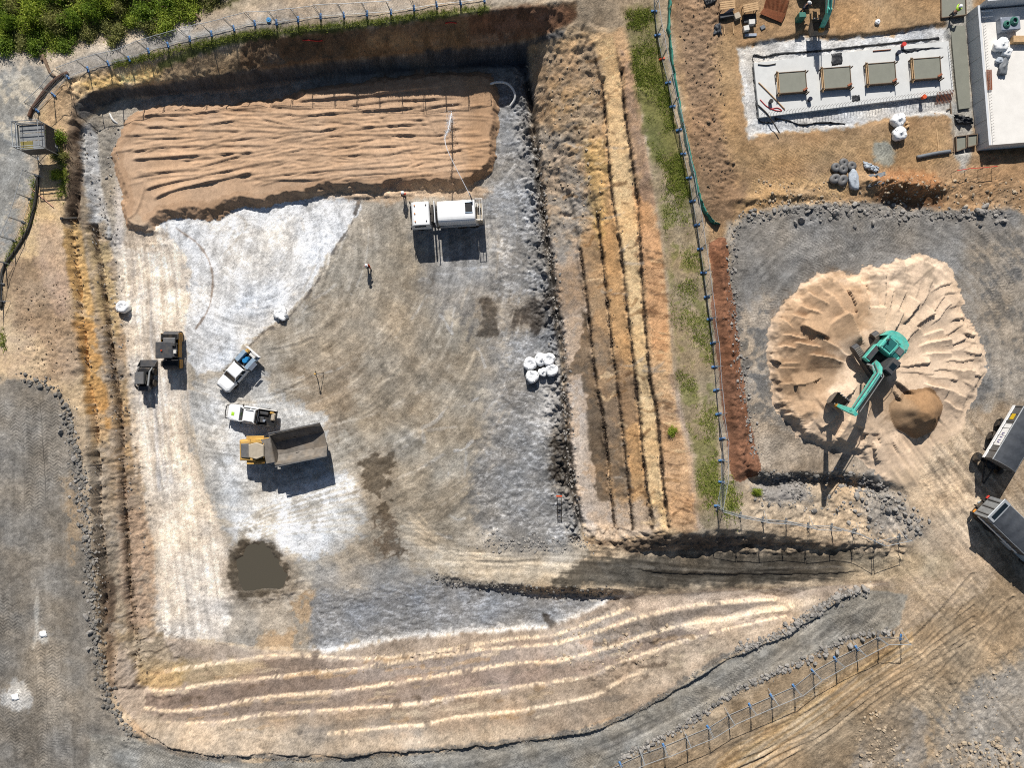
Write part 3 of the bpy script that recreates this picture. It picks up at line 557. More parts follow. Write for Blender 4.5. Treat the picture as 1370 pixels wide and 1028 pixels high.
# damp patches
def damp(poly, col, soft=3, warp=8, amt=.9, patch=None):
    paint(poly, col, soft, warp, amt, True, patch)
    pl = cr(list(poly)+[poly[0]], 3)[:-1]; ii = area(UF, VF, pl, 12); d = sdf(UF[ii], VF[ii], pl)+warp*(.6*NM[ii]+.5*NS[ii])
    WET[ii] = np.maximum(WET[ii], sstep(3, -3, d))
for pl_ in ([(470,606),(530,604),(530,690),(556,744),(520,756),(488,750),(490,690),(474,650)], [(636,396),(676,396),(748,392),(750,440),(640,456)], [(734,580),(770,576),(770,656),(736,654)], [(300,730),(330,716),(378,724),(396,764),(386,800),(326,808),(300,786)]): paint(pl_, (138,124,106), 9, 12, .5, patch=-.2)
damp([(478,616),(500,608),(524,614),(522,640),(514,662),(520,690),(512,692),(500,668),(484,650)], (106,94,78), 2, 9, .9)
damp([(500,690),(524,690),(532,718),(546,738),(530,748),(500,746),(496,720)], (112,98,82), 2, 11, .85, patch=-.35)
damp([(644,402),(660,404),(668,440),(662,450),(642,448),(650,420)], (96,86,74), 3, 6, .85)
damp([(680,420),(720,400),(742,398),(744,432),(700,440),(684,440)], (88,80,72), 4, 9, .85)
damp([(742,590),(760,580),(766,640),(750,650),(740,620)], (84,76,66), 4, 8, .85)
damp([(308,742),(330,724),(368,732),(384,764),(376,790),(330,800),(308,780)], (98,88,74), 3, 6, .9)
# --- east benches
paint([(706,60),(840,40),(850,100),(862,180),(885,330),(905,540),(930,680),(934,712),(800,728),(778,705),(757,560),(742,400),(722,250),(708,112)], (200,172,136), 4, 4)
def strip(A, B, col, amt=1, soft=3, warp=3, v0=-99, v1=9999, patch=None):
    a = [(u, v) for (u, v, z) in A if v0 <= v <= v1]; b = [(u, v) for (u, v, z) in B if v0 <= v <= v1]
    if len(a) > 1 and len(b) > 1: paint(a+b[::-1], col, soft, warp, amt, False, patch)
strip(R0, RA, (188,172,156)); strip(RA, RB, (172,146,116)); strip(RB, RC, (198,160,116)); strip(RC, RD, (228,196,150)); strip(RD, RE, (214,178,138))
paint([(712,80),(790,60),(806,120),(812,250),(776,320),(738,330),(722,250)], (178,156,130), 8, 9, .95)
paint([(716,170),(760,190),(782,250),(770,330),(742,350),(726,280)], (166,158,148), 9, 12, .85)
paint([(735,110),(795,120),(800,200),(770,210),(740,160)], (186,156,116), 8, 12, .6, patch=0)
paint([(784,190),(808,180),(816,250),(804,330),(788,250)], (206,172,112), 6, 8, .7)
paint([(845,250),(878,270),(888,380),(894,470),(872,470),(862,400),(852,320)], (208,156,112), 5, 7, .6)
paint([(832,70),(850,100),(868,200),(880,280),(862,270),(846,210),(836,140)], (170,144,124), 5, 7, .8)
paint([(806,500),(830,540),(844,600),(836,600),(820,560)], (150,124,98), 5, 6, .5)
strip(RB, RC, (156,130,104), .85, 4, 5, 440, 590); strip(RA, RB, (150,132,112), .9, 4, 5, 380, 690); strip(RA, RB, (136,120,104), .6, 4, 5, 480, 640)
paint([(742,360),(784,350),(790,400),(760,420),(744,410)], (150,130,110), 7, 8, .7)
damp([(782,420),(797,480),(808,560),(819,660),(800,664),(790,600),(784,540),(778,500),(758,506),(762,486),(774,460)], (116,102,86), 1.5, 6, .9)
damp([(822,560),(836,590),(846,660),(824,664),(816,600)], (126,112,96), 2, 6, .8)
paint([(764,520),(780,540),(786,640),(800,680),(790,716),(776,690),(762,600)], (208,196,184), 6, 8, .7)
paint([(780,680),(850,668),(880,690),(870,716),(800,722)], (196,180,164), 7, 8, .75)
paint([(880,540),(930,610),(934,708),(896,706),(888,640)], (204,166,128), 6, 8, .8)
paint([(706,60),(840,40),(850,100),(862,180),(885,330),(905,540),(930,680),(934,712),(800,728),(778,705),(757,560),(742,400),(722,250),(708,112)], (150,118,84), 6, 8, .28, patch=.12)
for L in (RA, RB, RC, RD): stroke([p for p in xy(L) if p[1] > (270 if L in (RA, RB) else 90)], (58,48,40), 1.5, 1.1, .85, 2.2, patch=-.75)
for k in range(60):
    b = r5.uniform(330, 705); a = np.interp(b, [300,400,510,600,700], [856,862,872,886,897])+r5.uniform(2, 14); ln = r5.uniform(12, 46)
    stroke([(a, b), (a+ln*.5, b+ln*r5.uniform(-.05, .25)), (a+ln, b+ln*r5.uniform(-.08, .5))], r5.choice([(136,102,74), (150,116,84), (120,96,76), (232,200,156)]), r5.uniform(.6, 1.3), 1, .6, 1.5)
stroke([(908,500),(915,560),(935,620),(938,700)], (170,150,136), 9, 5, .6, 6)
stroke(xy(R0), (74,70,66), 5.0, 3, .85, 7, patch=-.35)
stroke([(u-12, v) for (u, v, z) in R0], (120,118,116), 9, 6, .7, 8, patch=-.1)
for k in range(70):
    b = r5.uniform(80, 700); a = np.interp(b, [80,250,480,700], [740,760,800,830])+r5.uniform(-10, 70); ln = r5.uniform(8, 30)
    stroke([(a, b), (a+ln*.5, b+r5.gauss(-2, 3)), (a+ln, b+r5.gauss(-4, 4))], r5.choice([(120,92,66), (150,116,80), (232,204,164), (180,168,154)]), r5.uniform(.7, 2), 1.2, .55, 2)
# --- grass strip
GRASS_E = [(830,10),(874,0),(884,60),(902,160),(922,240),(938,320),(950,420),(958,540),(964,690),(936,700),(928,610),(908,520),(898,420),(888,330),(874,250),(862,170),(848,90)]
paint(GRASS_E, (164,146,116), 5, 5)
paint([(840,20),(872,20),(884,80),(906,190),(926,270),(912,280),(890,230),(868,200),(852,110)], (132,124,80), 6, 8, .7)
paint([(848,90),(880,90),(905,190),(915,240),(880,230),(858,160)], (112,118,62), 7, 9, .6, patch=-.2)
paint(GRASS_E, (122,120,72), 5, 5, .75, patch=.1)
stroke([(888,230),(905,300),(918,370),(930,460),(940,560)], (184,164,134), 4, 4, .6, 5)
paint([(940,640),(990,650),(985,690),(945,700)], (124,128,66), 6, 8, .6, patch=0)
stroke([(215,88),(262,68),(300,56),(345,47),(420,40),(500,31),(560,23),(650,13)], (104,112,58), 5, 3, .85, 4)
# --- ground north-east
paint([(896,-40),(1420,-40),(1420,290),(1200,276),(1050,276),(985,296),(968,318),(948,324),(936,260),(920,180),(902,80)], (168,136,100), 5, 5)
paint([(902,-20),(966,-20),(968,100),(980,230),(1010,262),(950,300),(936,250),(918,160)], (150,122,96), 8, 10, .8)
paint([(950,60),(985,40),(990,120),(996,190),(1060,190),(1190,178),(1260,170),(1260,222),(1120,214),(1000,226),(966,180)], (178,144,102), 10, 9, .7)
paint([(1060,10),(1250,0),(1255,30),(1120,46)], (180,144,102), 8, 10, .6)
paint([(1010,244),(1110,240),(1130,262),(1060,280),(990,290)], (206,168,118), 8, 9, .7)
paint([(1160,232),(1250,232),(1262,262),(1180,262)], (186,132,88), 7, 9, .75)
paint([(1170,256),(1260,256),(1250,286),(1190,290)], (136,96,66), 6, 8, .7)
paint([(1255,222),(1400,215),(1400,300),(1270,286)], (176,142,106), 8, 9, .7)
paint([(970,250),(1100,250),(1110,268),(980,272)], (118,98,78), 6, 8, .5, patch=.2)
paint(BLIND, (203,201,197), 3, 6)
paint([(1262,-20),(1300,-20),(1300,205),(1276,205)], (170,168,160), 4, 4, .8)
paint([(1168,192),(1186,190),(1196,204),(1188,220),(1172,216)], (158,156,142), 3, 5, .95)
# --- east pad and yard
paint(PAD_E, (137,132,125), 5, 6)
paint([(1000,560),(1160,610),(1150,640),(1012,634)], (176,156,132), 10, 9, .8)
paint([(985,420),(1034,400),(1034,540),(1080,600),(1150,612),(1150,636),(1012,634),(998,540)], (180,162,140), 12, 12, .85, patch=-.3)
paint([(1290,330),(1400,320),(1400,580),(1320,560),(1310,460)], (160,147,130), 16, 14, .7, patch=-.2)
stroke([(976,300),(978,400),(990,520),(1004,600)], (166,162,156), 7, 4, .6, 6, patch=0)
paint([(1000,640),(1100,650),(1160,645),(1230,690),(1200,728),(1080,716),(990,704)], (196,172,142), 8, 9, .85)
paint([(1004,642),(1070,640),(1080,670),(1030,674)], (150,146,142), 8, 9, .7)
paint([(1160,640),(1210,664),(1240,710),(1190,722),(1150,680)], (150,144,136), 8, 10, .8)
paint([(1210,560),(1420,560),(1420,860),(1300,900),(1180,850),(1170,780),(1240,735),(1230,680)], (166,147,124), 10, 10, .9)
paint(STREAK, (196,170,140), 14, 12, .75)
for k in range(70):
    t = r5.random(); a = 1190+t*110+r5.gauss(0, 10); b = 560+r5.uniform(0, 60); ln = r5.uniform(30, 110)
    stroke([(a, b), (a+ln*.5, b+ln*.66), (a+ln*1.0, b+ln*1.38)], r5.choice([(156,134,108), (222,196,160), (150,128,104), (212,188,156)]), r5.uniform(.6, 1.5), 1, .55, 1)
for k in range(30):
    a = r5.uniform(1180, 1300); stroke([(a, 780+r5.uniform(-10, 10)), (a+50, 800+r5.uniform(-10, 10)), (a+110, 870+r5.uniform(-20, 20))], r5.choice([(168,146,118), (198,176,146)]), r5.uniform(.7, 1.8), 1.2, .45, 2)
# sand pile, heap, mulch, bed
zm = ZONE
def zpaint(zone, col, var, amt=1.0):
    ii = np.nonzero(zm == zone); m = np.full(len(ii[0]), amt, np.float32); blend(ii, m, col)
zpaint(3, (218,190,160), 0); zpaint(4, (170,132,94), 0); zpaint(8, (148,104,78), 0); zpaint(2, (197,163,131), 0)
paint([(1040,420),(1100,372),(1150,380),(1160,440),(1120,460),(1100,500),(1110,540),(1060,560),(1036,500)], (192,156,120), 12, 10, .75)
paint([(1040,480),(1110,474),(1120,510),(1090,530),(1050,520)], (170,138,106), 10, 10, .7)
paint([(1170,500),(1210,520),(1240,580),(1190,560),(1150,540)], (176,146,114), 8, 10, .7)
paint([(1200,345),(1215,350),(1212,400),(1196,390)], (168,148,126), 4, 8, .6); paint([(1165,366),(1178,366),(1180,390),(1170,392)], (170,150,128), 4, 7, .5); paint([(1236,346),(1250,350),(1252,380),(1240,380)], (168,148,124), 4, 8, .5)
ii, d = BEDU
mm = np.nonzero((ZONE[ii] == 2) & (UF[ii] > 600))[0]; jj = (ii[0][mm], ii[1][mm]); blend(jj, (.6*sstep(612, 634, UF[jj]+8*NM[jj])).astype(np.float32), (180,142,106))
mm = np.nonzero((ZONE[ii] == 2) & (np.abs(d) < 9) & (UF[ii] < 640))[0]; jj = (ii[0][mm], ii[1][mm]); blend(jj, np.full(len(mm), .35, np.float32), (172,136,104))
paint([(395,258),(480,250),(640,250),(650,262),(540,270),(490,268),(400,262)], (206,174,140), 5, 6, .85)
paint([(170,290),(205,296),(210,330),(172,330)], (210,184,154), 6, 8, .7)
paint([(265,270),(300,270),(290,286),(270,284)], (180,146,114), 3, 4, .8)
# --- ramp
RAMP = [(700,740),(800,744),(900,742),(1060,738),(1212,734),(1250,760),(1200,768),(1100,780),(1000,786),(830,790),(700,784)]
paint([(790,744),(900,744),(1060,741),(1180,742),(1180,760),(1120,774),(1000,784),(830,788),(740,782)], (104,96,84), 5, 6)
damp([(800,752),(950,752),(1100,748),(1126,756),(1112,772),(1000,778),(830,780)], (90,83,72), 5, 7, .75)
stroke([(860,764),(960,766),(1060,762),(1140,756)], (70,64,56), 1.2, 1, .7, 1.5)  # thin shadow line of the rut step, painted into the colour
paint([(1130,748),(1260,740),(1260,770),(1140,776)], (178,160,132), 8, 8, .8)
paint([(760,718),(850,738),(940,736),(1060,730),(1200,728),(1060,726),(930,714),(800,728)], (130,112,94), 4, 5, .8)
paint([(778,784),(840,786),(836,796),(780,794)], (200,174,140), 4, 5, .7)
# --- south banks
paint([(216,852),(340,868),(430,874),(556,854),(735,840),(840,798),(1000,790),(1190,780),(1130,796),(1047,846),(950,890),(864,944),(748,984),(529,1008),(297,1016),(210,1000),(150,930),(160,860)], (162,142,122), 4, 5)
strip(L1, L2, (146,124,106), .95, 2, 5); strip(L2, L3, (142,120,104), .95, 2, 5); strip(L3, L4, (148,127,110), .95, 2, 5); strip(L4, L5, (170,144,116), .8, 3, 6)
paint([(470,892),(560,882),(640,872),(740,862),(740,880),(610,900),(480,912)], (158,144,134), 6, 6, .7)
paint([(590,904),(700,892),(740,890),(700,920),(600,932)], (160,136,120), 6, 7, .7)
paint([(230,890),(340,882),(340,902),(240,916)], (196,166,118), 7, 7, .7)
paint([(180,880),(240,890),(240,920),(190,920)], (202,160,96), 7, 9, .75)
paint([(160,850),(220,856),(230,890),(180,890)], (176,152,118), 8, 9, .7)
paint([(180,960),(400,975),(560,985),(700,970),(700,990),(529,1006),(297,1014),(210,996)], (192,170,142), 8, 9, .75)
paint([(400,972),(520,962),(560,985),(420,990)], (160,144,126), 7, 8, .7)
paint([(740,846),(800,826),(850,824),(860,850),(820,880),(750,886)], (160,148,136), 7, 9, .8)
paint([(770,860),(830,830),(856,836),(800,880)], (196,152,118), 5, 7, .5, patch=.1)
paint([(850,804),(960,794),(1080,792),(1060,804),(940,814),(860,826)], (196,172,148), 5, 6, .85)
strip(L2, L3, (138,124,110), .8, 3, 4, 800, 850)
paint([(900,834),(1000,816),(1080,800),(1090,808),(1000,832),(930,846)], (222,194,160), 4, 5, .85)
paint([(860,880),(960,850),(1060,826),(1110,800),(1080,822),(1020,852),(940,890),(860,940),(800,960)], (184,160,132), 6, 7, .75)
for L in (L1, L2, L3, L4, L4b):
    stroke([(u, v-3) for (u, v, z) in L], (232,202,162), 1.9, 1.4, .92, 3.2, patch=-.5)
stroke(xy(L5), (116,112,106), 2.5, 2, .7, 3)
for k in range(90):
    i = r5.random(); a = 200+i*700; b = np.interp(a, [200,400,690,900], [925,930,915,860])+r5.uniform(-42, 56); ln = r5.uniform(10, 60)
    stroke([(a, b), (a+ln*.5, b-ln*.06+r5.gauss(0, 2)), (a+ln, b-ln*.14)], r5.choice([(122,100,80), (206,172,130), (136,122,108), (190,150,104), (222,196,158)]), r5.uniform(.6, 2.2), 1.2, .5, 3)
# --- gravel pad in the west, haul road
ROAD = [(120,985),(178,986),(243,1014),(300,1021),(435,1020),(529,1012),(610,1005),(689,996),(748,988),(802,976),(864,949),(904,924),(950,894),(1029,860),(1090,823),(1130,798),(1165,790),(1215,796),(1205,838),(1185,846),(1150,851),(1100,870),(1050,894),(1000,918),(930,963),(870,996),(810,1030),(760,1060),(120,1060)]
PADW = [(-80,512),(20,507),(55,514),(80,532),(96,572),(106,620),(116,700),(122,780),(128,840),(136,900),(152,950),(180,990),(160,1080),(-80,1080)]
paint(PADW, (137,130,120), 5, 6, smooth=False)
paint([(38,720),(70,720),(76,860),(110,960),(60,980),(30,900)], (154,144,130), 14, 12, .6)
paint([(80,640),(104,640),(120,760),(100,780),(86,720)], (170,140,104), 8, 9, .5, patch=0)
ROADP = ROAD
for o, cc in () if True else ():
    stroke([(300,1036+o),(520,1024+o),(700,1008+o),(820,982+o),(920,930+o),(1010,888+o),(1100,842+o),(1190,808+o*.6)], cc, 3.5, 3, .6, 2)
paint([(1000,935),(1100,870),(1200,850),(1300,800),(1366,780),(1400,1060),(860,1060),(900,1010)], (160,139,112), 6, 8, .9)
for k in range(26):
    o = r5.uniform(-26, 34); stroke([(960,1040+o), (1060,970+o), (1150,905+o), (1220,862+o)], r5.choice([(196,158,104), (150,126,98), (200,176,142), (186,150,104)]), r5.uniform(1, 3), 1.5, .5, 2)
paint([(1150,1000),(1200,940),(1240,960),(1220,1050),(1140,1060)], (156,148,138), 8, 9, .8)
paint([(1260,960),(1330,900),(1400,880),(1400,1060),(1250,1060)], (158,151,141), 14, 14, .8)
paint([(1160,900),(1230,880),(1220,960),(1190,1030),(1160,1030)], (160,138,110), 10, 9, .6)
paint(ROADP, (150,145,135), 2, 3, smooth=False)
for o, cc in ((-12, (170,164,152)), (0, (134,130,122)), (9, (138,133,125)), (18, (168,161,149))):
    stroke([(300,1040+o),(520,1032+o),(700,1016+o),(820,988+o),(920,934+o),(1010,888+o),(1100,842+o),(1190,810+o*.7)], cc, 3.2, 2.5, .65, 1.5)
paint([(1240,600),(1300,560),(1340,600),(1350,680),(1300,720),(1230,690),(1190,640)], (206,180,148), 12, 14, .7, patch=-.15)
for (a, b, ra, cc) in [(22,932,19,(204,203,200)),(54,850,9,(208,206,200))]:
    paint([(a+ra*math.cos(t), b+ra*math.sin(t)) for t in np.linspace(0, 5.9, 9)], cc, 5, 9, .85)
stroke([(50,800),(48,850),(44,868)], (200,194,182), 2.5, 2, .6, 2)
# --- zones of the setting
for poly, zid, z0 in ((FLOOR, 1, -6), (RAMP, 7, -3), (PADW, 5, -2.8), (ROAD, 6, -1)):
    ii = area(UF, VF, poly, 4); m = inside(UF[ii], VF[ii], poly) & (ZONE[ii] == 0); zz = ZONE[ii]; zz[m] = zid; ZONE[ii] = zz
BANKS = [(216,852),(340,868),(430,874),(556,854),(735,840),(840,798),(1000,790),(1190,780),(1130,796),(1047,846),(950,890),(864,944),(748,984),(529,1008),(297,1016),(210,1000),(150,930),(160,860)]
EASTB = [(760,36),(840,36),(850,100),(862,180),(885,330),(905,540),(930,680),(934,712),(800,728),(778,705),(757,560),(742,400),(722,250),(708,112)]
for poly, zid in ((BANKS, 10), (EASTB, 11)):
    ii = area(UF, VF, poly, 4); m = inside(UF[ii], VF[ii], poly) & (ZONE[ii] == 0); zz = ZONE[ii]; zz[m] = zid; ZONE[ii] = zz
# --- natural variation in tone and grain
fine = rng.normal(0, 1, (NY, NX)).astype(np.float32)
SLX = np.gradient(Z, axis=1); var = 1+.060*NB+.080*NM+.085*NS+.065*fine
warm = .025*fbm(X, Y, 3.3, 3, 6)
grey_amt = np.ones((NY, NX), np.float32); grey_amt[(ZONE == 2) | (ZONE == 3) | (ZONE == 4)] = .45
C *= (1+(var-1)*grey_amt)[..., None]
C[..., 0] *= 1+warm*grey_amt; C[..., 2] *= 1-1.4*warm*grey_amt
# dark crumbs and pale chips
C *= (1-.30*((fine > 2.1)*grey_amt))[..., None]; C *= (1+.18*((fine < -2.2)*grey_amt))[..., None]
C *= (1+.125*np.clip(STK, -1.6, 1.6)*grey_amt)[..., None]
lum = C.mean(-1, keepdims=True); sat = np.full((NY, NX, 1), .80, np.float32); sat[(ZONE == 2) | (ZONE == 3)] = .82; sat[ZONE == 11] = .90; sat[ZONE == 10] = .64
C = lum+(C-lum)*sat
C = 158+(C-158)*1.17
C = np.clip(C, 8, 250)
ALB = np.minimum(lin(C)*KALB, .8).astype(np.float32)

# ------------------------------------------------------------------ materials
def nodes_of(name):
    m = bpy.data.materials.new(name); m.use_nodes = True
    return m, m.node_tree.nodes, m.node_tree.links, m.node_tree.nodes['Principled BSDF']
def ground_mat():
    m, n, l, b = nodes_of('soil')
    at = n.new('ShaderNodeAttribute'); at.attribute_name = 'soil'
    tk = n.new('ShaderNodeAttribute'); tk.attribute_name = 'prints'
    tc = n.new('ShaderNodeNewGeometry')
    n1 = n.new('ShaderNodeTexNoise'); n1.inputs['Scale'].default_value = 10; n1.inputs['Detail'].default_value = 5; n1.inputs['Roughness'].default_value = .66
    l.new(tc.outputs['Position'], n1.inputs['Vector'])
    mr = n.new('ShaderNodeMapRange'); mr.inputs[1].default_value = .3; mr.inputs[2].default_value = .7; mr.inputs[3].default_value = .80; mr.inputs[4].default_value = 1.26
    l.new(n1.outputs['Fac'], mr.inputs[0])
    mx = n.new('ShaderNodeMix'); mx.data_type = 'RGBA'; mx.blend_type = 'MULTIPLY'; mx.inputs['Factor'].default_value = 1
    l.new(at.outputs['Color'], mx.inputs['A']); l.new(mr.outputs[0], mx.inputs['B']); l.new(mx.outputs['Result'], b.inputs['Base Color'])
    sp = n.new('ShaderNodeSeparateColor'); l.new(tk.outputs['Color'], sp.inputs[0])
    ro = n.new('ShaderNodeMapRange'); ro.inputs[3].default_value = .95; ro.inputs[4].default_value = .5; l.new(sp.outputs[2], ro.inputs[0]); l.new(ro.outputs[0], b.inputs['Roughness'])
    b.inputs['Specular IOR Level'].default_value = .25
    ph = n.new('ShaderNodeMath'); ph.operation = 'MULTIPLY'; ph.inputs[1].default_value = 6.2831853; l.new(sp.outputs[0], ph.inputs[0])
    sn = n.new('ShaderNodeMath'); sn.operation = 'SINE'; l.new(ph.outputs[0], sn.inputs[0])
    pk = n.new('ShaderNodeMath'); pk.operation = 'MULTIPLY'; l.new(sn.outputs[0], pk.inputs[0]); l.new(sp.outputs[1], pk.inputs[1])
    ps = n.new('ShaderNodeMath'); ps.operation = 'MULTIPLY'; ps.inputs[1].default_value = .015; l.new(pk.outputs[0], ps.inputs[0])
    ns = n.new('ShaderNodeMath'); ns.operation = 'MULTIPLY'; ns.inputs[1].default_value = .055; l.new(n1.outputs['Fac'], ns.inputs[0])
    ad = n.new('ShaderNodeMath'); ad.operation = 'ADD'; l.new(ps.outputs[0], ad.inputs[0]); l.new(ns.outputs[0], ad.inputs[1])
    bp = n.new('ShaderNodeBump'); bp.inputs['Distance'].default_value = 1.0; bp.inputs['Strength'].default_value = .8
    l.new(ad.outputs[0], bp.inputs['Height']); l.new(bp.outputs[0], b.inputs['Normal'])
    return m
SOIL = ground_mat()
def sand_mat():
    m = SOIL.copy(); m.name = 'sand'
    for nd in m.node_tree.nodes:
        if nd.type == 'MATH' and nd.operation == 'MULTIPLY' and abs(nd.inputs[1].default_value-.055) < 1e-6: nd.inputs[1].default_value = .02
        if nd.type == 'MAP_RANGE' and abs(nd.inputs[4].default_value-1.26) < 1e-5: nd.inputs[3].default_value = .91; nd.inputs[4].default_value = 1.08
    return m
SAND = sand_mat()
# ------------------------------------------------------------------ terrain meshes, one per zone
vid = np.arange(NX*NY).reshape(NY, NX)
Qd = np.stack([vid[:-1, :-1], vid[:-1, 1:], vid[1:, 1:], vid[1:, :-1]], -1).reshape(-1, 4)
fz = ZONE[:-1, :-1].reshape(-1)
VX = np.stack([X, Y, Z], -1).reshape(-1, 3); VC = ALB.reshape(-1, 3)
VT = np.stack([PHS, TRK, WET], -1).reshape(-1, 3)
def grid_object(name, q, mat):
    used = np.unique(q); remap = np.zeros(NX*NY, np.int64); remap[used] = np.arange(len(used))
    qq = remap[q].astype(np.int32)
    me = bpy.data.meshes.new(name); me.vertices.add(len(used)); me.vertices.foreach_set('co', VX[used].astype(np.float32).ravel())
    me.loops.add(qq.size); me.loops.foreach_set('vertex_index', qq.ravel())
    me.polygons.add(len(qq)); me.polygons.foreach_set('loop_start', np.arange(0, qq.size, 4, dtype=np.int32))
    a = me.attributes.new('soil', 'FLOAT_COLOR', 'POINT'); a.data.foreach_set('color', np.concatenate([VC[used], np.ones((len(used), 1), np.float32)], 1).astype(np.float32).ravel())
    a = me.attributes.new('prints', 'FLOAT_COLOR', 'POINT'); a.data.foreach_set('color', np.concatenate([VT[used], np.ones((len(used), 1), np.float32)], 1).astype(np.float32).ravel())
    me.materials.append(mat); me.update(calc_edges=True); me.shade_smooth()
    o = bpy.data.objects.new(name, me); COL.objects.link(o); return o
def tag(o, label=None, cat=None, group=None, kind=None):
    if label: o['label'] = label
    if cat: o['category'] = cat
    if group: o['group'] = group
    if kind: o['kind'] = kind
    return o
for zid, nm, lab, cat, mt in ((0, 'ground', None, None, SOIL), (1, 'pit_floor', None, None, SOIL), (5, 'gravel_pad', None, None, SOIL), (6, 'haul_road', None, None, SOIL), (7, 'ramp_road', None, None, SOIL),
        (9, 'gravel_yard', None, None, SOIL), (10, 'terraced_bank', None, None, SOIL), (11, 'benched_bank', None, None, SOIL),
        (2, 'sand_bed', 'long rectangular bed of raked tan sand below the shaded cut', 'sand bed', SAND), (3, 'sand_pile', 'wide flat-topped pale sand pile under the teal excavator', 'sand pile', SAND),
        (4, 'sand_heap', 'small round heap of darker brown sand beside the wide pile', 'sand heap', SAND), (8, 'mulch_berm', 'long red-brown mulch berm beside the fence and gravel yard', 'berm', SOIL)):
    q = Qd[fz == zid]
    if not len(q): continue
    o = grid_object(nm, q, mt)
    if lab: tag(o, lab, cat)
    else: o['kind'] = 'structure'
# ------------------------------------------------------------------ building helpers
def pm(name, col, rough=.6, metal=0.0, dirt=.12, scale=3.0, spec=.4, bump=0.0, dust=0.0):
    """painted / plain material: display colour, small tonal noise, optional dust in the hollows of the noise"""
    m, n, l, b = nodes_of(name)
    c = alb(col)
    tc = n.new('ShaderNodeTexCoord'); nz = n.new('ShaderNodeTexNoise'); nz.inputs['Scale'].default_value = scale; nz.inputs['Detail'].default_value = 5; nz.inputs['Roughness'].default_value = .65
    l.new(tc.outputs['Object'], nz.inputs['Vector'])
    rp = n.new('ShaderNodeMix'); rp.data_type = 'RGBA'
    lo = [max(0, x*(1-dirt*1.6)) for x in c]; hi = [min(.85, x*(1+dirt*.6)) for x in c]
    rp.inputs['A'].default_value = (*lo, 1); rp.inputs['B'].default_value = (*hi, 1)
    mr = n.new('ShaderNodeMapRange'); mr.inputs[1].default_value = .32; mr.inputs[2].default_value = .68; l.new(nz.outputs['Fac'], mr.inputs[0]); l.new(mr.outputs[0], rp.inputs['Factor'])
    src = rp.outputs['Result']
    if dust > 0:
        n2_ = n.new('ShaderNodeTexNoise'); n2_.inputs['Scale'].default_value = scale*.6; n2_.inputs['Detail'].default_value = 6; l.new(tc.outputs['Object'], n2_.inputs['Vector'])
        m2 = n.new('ShaderNodeMapRange'); m2.inputs[1].default_value = .45; m2.inputs[2].default_value = .75; m2.inputs[4].default_value = dust; l.new(n2_.outputs['Fac'], m2.inputs[0])
        mx = n.new('ShaderNodeMix'); mx.data_type = 'RGBA'; l.new(m2.outputs[0], mx.inputs['Factor']); l.new(src, mx.inputs['A']); mx.inputs['B'].default_value = (*alb((182, 160, 132)), 1); src = mx.outputs['Result']
    l.new(src, b.inputs['Base Color'])
    b.inputs['Roughness'].default_value = rough; b.inputs['Metallic'].default_value = metal; b.inputs['Specular IOR Level'].default_value = spec
    if bump:
        bp = n.new('ShaderNodeBump'); bp.inputs['Strength'].default_value = .7; bp.inputs['Distance'].default_value = bump; l.new(nz.outputs['Fac'], bp.inputs['Height']); l.new(bp.outputs[0], b.inputs['Normal'])
    return m
M = {}
def defm(k, *a, **kw): M[k] = pm(k, *a, **kw)
defm('white_paint', (262,262,260), .35, dirt=.04, dust=.08); defm('white_dusty', (240,236,228), .5, dirt=.08, dust=.25)
defm('glass_dark', (28,38,44), .08, spec=.6, dirt=.1); defm('black_plastic', (34,34,36), .6, dirt=.2, dust=.18); defm('rubber', (36,35,34), .85, dirt=.2, dust=.3)
defm('chassis', (48,47,46), .7, dirt=.2, dust=.25); defm('steel', (150,150,150), .45, .6, dirt=.15); defm('galv', (186,190,192), .5, .3, dirt=.1)
defm('galv_dull', (150,152,152), .6, .2, dirt=.15); defm('alu', (176,184,196), .45, .4, dirt=.12); defm('alu_blue', (168,190,208), .5, .2, dirt=.08)
defm('yellow', (226,178,92), .5, dirt=.12, dust=.25); defm('yellow_dark', (170,122,36), .55, dirt=.2); defm('amber', (240,150,30), .4)
defm('teal', (98,208,190), .45, dirt=.16, dust=.32); defm('teal_dark', (40,112,108), .5, dirt=.15); defm('grey_dark', (72,73,76), .6, dirt=.15, dust=.15); defm('grey_mid', (112,112,112), .6, dirt=.15, dust=.2)
defm('roof_beige', (196,182,160), .6, dirt=.1); defm('bucket', (140,132,122), .6, .2, dirt=.25, dust=.4, scale=1.5)
defm('tub_grey', (128,128,128), .45, .4, dirt=.12); defm('tarp', (74,78,84), .65, dirt=.18, scale=2.2, bump=.02); defm('tarp_black', (40,42,46), .5, dirt=.25, scale=6, bump=.03)
defm('red', (214,58,44), .7); defm('hivis', (186,240,60), .7); defm('hivis_orange', (236,92,40), .7); defm('navy', (40,46,66), .85); defm('skin', (196,150,120), .6); defm('blue', (48,146,206), .4); defm('blue_foot', (86,136,190), .55, dirt=.25)
defm('bag', (262,262,260), .75, dirt=.05, scale=4, bump=.05); defm('bag_grey', (190,198,206), .7, dirt=.12, scale=4, bump=.05)
defm('concrete', (226,226,222), .85, dirt=.05, scale=1.3); defm('concrete_side', (180,180,176), .85, dirt=.12, scale=2); defm('concrete_wet', (142,142,128), .55, dirt=.06, scale=1.6); defm('wall_blue', (226,228,230), .8, dirt=.06, scale=1.2); defm('deck', (248,243,234), .8, dirt=.05, scale=1)
defm('timber', (214,176,130), .8, dirt=.15, scale=5); defm('timber_dark', (132,112,92), .85, dirt=.2, scale=5); defm('rust', (156,92,56), .85, dirt=.2, scale=5); defm('rebar', (120,108,98), .8, dirt=.2); defm('rebar_red', (164,100,70), .8, dirt=.2)
